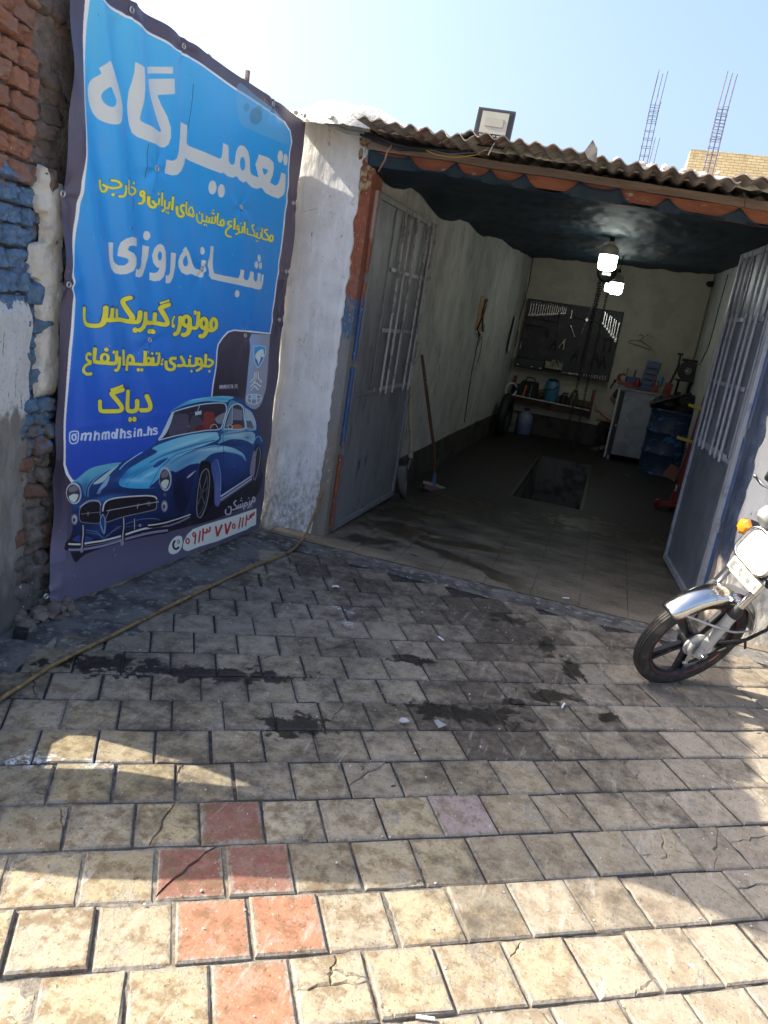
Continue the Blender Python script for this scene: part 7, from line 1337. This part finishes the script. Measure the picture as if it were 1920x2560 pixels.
m = MB(); m.grid(14, 14, lambda u, v: (.058 + .018 * (1 - (2 * u - 1) ** 2) * (1 - (2 * v - 1) ** 2), .100 * (2 * u - 1), .075 * (2 * v - 1)))
o = m.build('lens', M_glass, hd_, smooth=60)
pm = RT((-.070, .0, .412), (0, -.12, 0)); m = MB(); m.box((0, 0, 0), (.035, .205, .072)); pl = MP(m, 'name_plate', M_plate, M=FM @ pm, smooth=40, bevel=.006)
m = MB()                                  # half worn away dark lettering left on the plate face
M_ink = mat('worn_ink', (.16, .17, .17), .6)
def gl(poly): MB().add([(.0188, (0.5 - x) * .19, (y - .5) * .060) for x, y in poly], [tuple(range(len(poly)))]).build('letter', M_ink, pl, smooth=None)
for p in ([(.03, .25), (.10, .25), (.10, .38), (.08, .42), (.10, .55), (.12, .78), (.07, .62), (.05, .72), (.03, .70)], [(.27, .28), (.34, .25), (.38, .45), (.36, .80), (.32, .58), (.28, .66), (.25, .45)], [(.42, .22), (.46, .20), (.45, .36)], [(.46, .82), (.52, .78), (.50, .60), (.47, .72)], [(.52, .24), (.60, .18), (.62, .40), (.66, .44), (.66, .60), (.69, .80), (.61, .84), (.58, .66), (.62, .56), (.56, .40)], [(.66, .20), (.70, .18), (.69, .32)], [(.74, .42), (.76, .36), (.77, .46)], [(.80, .16), (.96, .14), (.97, .84), (.83, .86), (.80, .74), (.87, .72), (.84, .56), (.88, .44), (.84, .34)]): gl(p)
for s in (-1, 1):
    im = RT((-.125, .185 * s, .555), (0, 0, .0)); m = MB(); m.lathe([(.018, -.075), (.030, -.06), (.043, -.012), (.044, 0)], 6, RT((.0, 0, 0), (0, math.pi / 2, 0))); m.tube([(-.03, 0, 0), (-.03, -.07 * s, .0)], .012, 10); ib = MP(m, 'indicator', M_blk, M=FM @ im, smooth=40, bevel=.003)
    MB().lathe([(.043, 0), (.040, .016), (.026, .030), (.008, .034)], 6, RT((0, 0, 0), (0, math.pi / 2, 0))).build('lens', M_amber, ib, smooth=30, bevel=.003)
m = MB(); m.lathe([(.03, -.04), (.05, -.02), (.054, .02), (.046, .03)], 20, RT((-.06, .045, .70), (0, -.9, 0))); m.lathe([(.03, -.04), (.05, -.02), (.054, .02), (.046, .03)], 20, RT((-.06, -.065, .70), (0, -.9, 0))); m.box((-.08, -.01, .68), (.04, .20, .04)); MP(m, 'gauges', mat('grey_plastic', (.22, .23, .23), .5), M=FM, smooth=40, bevel=.003)
m = MB(); m.tube([(-.30, .36, .74), (-.22, .30, .76), (-.17, .14, .74), (-.155, 0, .66), (-.17, -.14, .74), (-.22, -.30, .76), (-.30, -.36, .74)], .011, 12); MP(m, 'handlebar', M_chr, M=FM, smooth=60)
for s in (-1, 1):
    m = MB(); m.tube([(-.225, .305 * s, .758), (-.315, .375 * s, .738)], .017, 12); MP(m, 'grip', M_dark, M=FM, smooth=60)
    m = MB(); m.tube([(-.165, .20 * s, .755), (-.12, .24 * s, .765), (-.155, .315 * s, .755)], [.006, .009, .006], 8); m.blob((-.155, .317 * s, .755), (.010, .010, .010), 0, 1, 0, 2); MP(m, 'lever', M_chr, M=FM, smooth=60)
m = MB(); m.tube([(.016, .07, -.09), (-.10, .10, .02), (-.19, .11, .10), (-.30, .10, .16), (-.36, .04, .34), (-.28, .02, .55)], .0075, 8); m.tube([(-.01, .085, .06), (-.10, .10, .08), (-.20, .115, .11), (-.33, .11, .20), (-.34, .06, .40), (-.22, .02, .62)], .007, 8); m.tube([(-.06, .05, .68), (-.10, .13, .60), (-.13, .125, .46), (-.17, .10, .40)], .009, 8); m.bar((-.185, .11, .112), (-.235, .11, .04), .012, .004, up=(0, 1, 0)); MP(m, 'brake_cable', M_dark, M=FM, smooth=60)
# the rear half, mostly outside the frame; body line along the wall, leaning on its stand
BM = AX((1.62, 4.10, .02), (-.985, -.17, 0), Vector((.166, -.965, -.20)).normalized(), Vector((.03, -.20, .98)).normalized())
wheel(AX((1.93, 4.17, .295), (-.985, -.17, 0), Vector((.166, -.965, -.20)).normalized(), Vector((-.034, .197, .98)).normalized()))
m = MB(); m.blob((.40, 0, .66), (.24, .115, .13), .05, 2, 3, 3); MP(m, 'fuel_tank', M_red, M=BM, smooth=60)
m = MB(); m.blob((-.02, 0, .66), (.30, .12, .06), .04, 2, 5, 3); MP(m, 'saddle', M_dark, M=BM, smooth=60)
m = MB(); m.box((.30, 0, .34), (.22, .18, .24)); m.blob((.36, 0, .20), (.17, .13, .11), .1, 3, 2, 2)
for i in range(6): m.box((.42, 0, .30 + .03 * i), (.20, .20, .008))
MP(m, 'engine', M_alu, M=BM, smooth=40, bevel=.004)
m = MB(); m.tube([(.66, 0, .70), (.60, 0, .40), (.45, 0, .12), (.1, 0, .14), (.0, 0, .5), (-.3, 0, .62)], .018, 10); m.tube([(.66, 0, .72), (.2, 0, .60), (-.3, 0, .62)], .016, 10)
for s in (-1, 1): m.tube([(.1, .09 * s, .16), (-.31, .10 * s, .27)], .016, 10); m.tube([(-.12, .11 * s, .58), (-.30, .11 * s, .28)], .022, 10)
MP(m, 'frame', M_blk, M=BM, smooth=60)
m = MB(); m.tube([(.45, -.10, .22), (.40, -.13, .12), (.1, -.14, .14), (-.5, -.15, .26)], [.018, .02, .034, .036], 12); MP(m, 'exhaust', M_chr, M=BM, smooth=60)
m = MB(); m.grid(8, 30, lambda u, v: (-.31 + .34 * math.cos(rad(60 + 130 * v)), .06 * (2 * u - 1), .275 + .34 * math.sin(rad(60 + 130 * v)) + .01)); MP(m, 'rear_fender', M_chr, M=BM, smooth=60)
m = MB(); m.tube([(.12, .10, .16), (.10, .26, .0)], .010, 8); MP(m, 'side_stand', M_blk, M=BM, smooth=60)
# ---------------------------------------------------------------- floodlight, wires, hose, litter
fl = thing('floodlight', 'square black floodlight with a pale reflector standing on the roof edge', 'floodlight', (-.892, 4.5, 2.63))
fl.rotation_euler = (-.12, rad(1.5), rad(4))
m = MB(); m.box((0, .018, .0), (.205, .030, .162)); 
for i in range(9): m.box((-.085 + .021 * i, .042, 0), (.004, .02, .13))
m.build('housing', mat('slate_housing', (.045, .055, .075), .5, .2), fl, smooth=40, bevel=.006)
MB().box((0, .0015, .0), (.182, .004, .142)).build('glass_frame', M_blk, fl, smooth=None)
MB().box((0, -.0015, .006), (.146, .003, .112)).build('reflector', mat('cream_reflector', (.36, .355, .29), .5, layers=[((.33, .33, .28), 14, .4, .6)]), fl, smooth=None)
m = MB(); m.box((0, -.0045, .008), (.098, .003, .044)); m.build('led_chip', mat('led_plate', (.31, .31, .26), .5), fl, smooth=None)
m = MB(); rg = random.Random(3)
for a, b in ((-.066, -.045), (-.024, .0), (.008, .018), (.030, .066)):
    x = a
    while x < b: w_ = rg.uniform(.002, .004); m.box((x, -.0022, -.0602), (w_, .002, rg.uniform(.004, .0065))); x += w_ + .0015
m.build('printed_marks', mat('pale_print', (.5, .52, .55), .6), fl, smooth=None)
m = MB(); m.bar((-.095, .02, -.08), (-.088, .03, -.108), .012, .003); m.bar((.085, .02, -.08), (.07, .03, -.108), .012, .003); m.bar((-.09, .03, -.106), (.075, .03, -.108), .014, .003); m.tube([(.01, .03, -.085), (.02, .0, -.105), (.055, -.03, -.125), (.075, -.01, -.10)], .003, 6); m.tube([(-.04, .03, -.08), (-.02, .0, -.112), (.02, -.02, -.115)], .003, 6); m.build('bracket', M_iron, fl, smooth=50)
zr_ = lambda x: roofz(max(x, -1.6))
q = [(-2.13, 4.74, 2.665), (-2.05, 4.72, 2.655), (-1.93, 4.73, 2.60), (-1.82, 4.74, 2.572), (-1.70, 4.73, 2.565), (-1.60, 4.71, 2.545), (-1.50, 4.68, 2.515), (-1.38, 4.66, 2.50), (-1.22, 4.66, 2.505)]
cable('conduit', q[:5], .015, 'grey plastic conduit sagging across the top of the white pillar', mat('grey_conduit', (.30, .31, .29), .5), 'conduit', 12)
cable('power_cable', [(-1.76, 4.735, 2.570)] + q[4:] + [(-1.05, 4.67, 2.512)], .0125, 'thick black cable bundle running from the conduit along the fascia', M_dark, 'cable', 10)
cable('power_cable', [(-1.72, 4.71, 2.555), (-1.58, 4.69, 2.52), (-1.45, 4.665, 2.49), (-1.3, 4.66, 2.495), (-1.1, 4.66, 2.51)], .008, 'thinner black cable hanging just below the thick bundle', M_dark)
cable('thin_wire', [(-1.30, 4.655, 2.50), (-1.22, 4.64, 2.475), (-1.10, 4.63, 2.47), (-.98, 4.60, 2.49), (-.90, 4.52, 2.52)], .0032, 'yellow wire drooping from the cable bundle to the floodlight', M_yel, 'wire')
cable('thin_wire', [(-1.32, 4.655, 2.505), (-1.15, 4.64, 2.487), (-1.0, 4.61, 2.50), (-.92, 4.53, 2.525)], .0028, 'blue grey wire beside the yellow one under the eave', mat('blue_wire', (.16, .20, .30), .5), 'wire')
cable('brown_lead', [(-1.50, 4.68, 2.52), (-1.52, 4.66, 2.47), (-1.53, 4.66, 2.42), (-1.56, 4.69, 2.385), (-1.585, 4.74, 2.37)], .006, 'brown lead curling down from the beam end at the left jamb', mat('brown_lead', (.22, .12, .10), .6), 'cable')
cable('hanging_wire', [(-.855, 4.44, 2.535), (-.86, 4.40, 2.50), (-.875, 4.40, 2.455)], .0035, 'short pale wire dangling below the floodlight over the sheet edge', M_shelf, 'wire')
cable('hanging_wire', [(.45, 4.62, 2.44), (.462, 4.60, 2.41), (.47, 4.62, 2.375)], .003, 'loose wire hanging over the beam above the right part of the opening', M_brown, 'wire')
# hose from the jamb across the pavers
hq = [(-1.695, 4.815, .33), (-1.712, 4.80, .22), (-1.735, 4.765, .10), (-1.738, 4.70, .035), (-1.715, 4.55, .022), (-1.70, 4.36, .020), (-1.725, 4.15, .018), (-1.758, 3.99, .017), (-1.79, 3.72, .015), (-1.818, 3.44, .015), (-1.845, 3.12, .014), (-1.862, 2.81, .014), (-1.88, 2.55, .014), (-1.888, 2.37, .014), (-1.876, 2.20, .014), (-1.865, 2.09, .014), (-1.83, 1.85, .014), (-1.74, 1.55, .014), (-1.55, 1.2, .014)]
pts = [Vector(p) for p in hq]; sm_ = []
for i in range(len(pts) - 1):
    a, b, c, d = pts[max(i - 1, 0)], pts[i], pts[i + 1], pts[min(i + 2, len(pts) - 1)]
    for t in [k / 8 for k in range(8)]: sm_.append(.5 * ((2 * b) + (c - a) * t + (2 * a - 5 * b + 4 * c - d) * t * t + (3 * b - a - 3 * c + d) * t ** 3) + Vector((.004 * nz(i + t, 1, 0, 1.7), 0, 0)))
one(MB().tube(sm_, .0088, 12), 'hose', 'stiff ochre hose running from the left jamb across the pavers', 'hose', mat('ochre_hose', (.23, .145, .055), .6, layers=[((.10, .075, .045), 14, .5, .64), ((.40, .28, .12), 30, .58, .7)], bump=(120, .3, .002)), smooth=70)
# litter
m = MB(); m.box((0, 0, .022), (.055, .042, .040)); m.box((.0, -.022, .026), (.030, .004, .022)); m.tube([(-.02, .02, .03), (-.03, .05, .012)], .006, 8); o = one(m, 'black_connector', 'small black plastic block lying by the left wall foot', 'plastic block', M_blk, bevel=.003); o.location = (-2.165, 2.535, .006); o.rotation_euler = (0, .1, .5)
m = MB(); m.grid(6, 3, lambda u, v: (.05 * (u - .5), .022 * (v - .5) * (1 - (2 * u - 1) ** 2), .006 * math.sin(u * 6) + .008)); m.grid(4, 3, lambda u, v: (.01 + .03 * u, .014 + .016 * (v - .5) * (1 - (2 * u - 1) ** 2), .010)); o = one(m, 'leaf', 'single green leaf on the pavers near the white pillar', 'leaf', mat('green_leaf', (.10, .30, .04), .5)); o.location = (-1.76, 4.287, .006); o.rotation_euler = (0, 0, .6)
def scrap(name, label, x, y, s, rz, mt, cat, seed):
    m = MB(); rg = random.Random(seed); k = 7; q = [(s * rg.uniform(.5, 1) * math.cos(i * 2 * math.pi / k), s * rg.uniform(.35, .8) * math.sin(i * 2 * math.pi / k), .004 + s * rg.uniform(.05, .35)) for i in range(k)]; m.add(q + [(0, 0, .004 + s * .1)], [(i, (i + 1) % k, k) for i in range(k)]); o = one(m, name, label, cat, mt, smooth=None); o.location = (x, y, .004); o.rotation_euler = (0, 0, rz)
M_paper = mat('white_scrap', (.72, .73, .75), .6); M_film = mat('clear_film', (.75, .77, .80), .15, Transmission_Weight=.6)
P_ = lambda x, y: (lambda d: (CAM + d * (-CAM[2] / d[2]))[:2])((x - 960) / F_PX * _R - (y - 1280) / F_PX * _U + _cz)
for nm, lb, (x, y), s, mt, ct, sd in (('paper_scrap', 'torn white paper scrap on the dark pavers before the garage', P_(838, 1472), .035, M_paper, 'paper', 1), ('plastic_film', 'crumpled clear plastic beside the oil puddle on the pavers', P_(1098, 1817), .040, M_film, 'plastic', 2), ('plastic_film', 'shiny bit of clear film in the wet patch left of the oil puddle', P_(1008, 1808), .028, M_film, 'plastic', 3)):
    scrap(nm, lb, x, y, s, sd, mt, ct, sd)
cg = MB().tube([(-.022, 0, .006), (.022, 0, .006)], .0045, 8).build('cigarette_butt', M_paper, None, smooth=50); tag(cg, None, 'cigarette butt')
for i, (lb, p) in enumerate((('white cigarette butt on the garage floor just inside the threshold', (1413, 1502)), ('white butt on the shaded pavers right of the oil puddle', (1407, 1768)), ('white butt on the pavers in front of the dark threshold strip', (1102, 1600)), ('tiny white butt lying between two sunlit pavers at the bottom', (1062, 2552)))):
    o = cg if i == 0 else dup(cg); x, y = P_(*p); o.location = (x, y, .014 if i == 0 else .003); o.rotation_euler = (0, 0, .4 + i); o['label'] = lb
m = MB(); m.lathe([(.03, 0), (.03, .002)], 14); o = one(m, 'flat_disc', 'small bright disc lying on the dark garage floor by the drum', 'disc', M_tool); o.location = (*P_(1565, 1190), .014)
rg = random.Random(77); m = MB()
for i in range(420):
    x, y = rg.uniform(-2.1, 1.4), rg.uniform(1.0, 4.6); s = rg.choice((.002, .0025, .003, .0045)); m.blob((x, y, .002), (s, s * rg.uniform(.6, 1.2), s * .7), .4, 3, i, 1)
tag(one(m, 'grit', 'loose pale grit strewn over the pavers', None, mat('pale_grit', (.45, .43, .40), .9), smooth=None), kind='stuff')
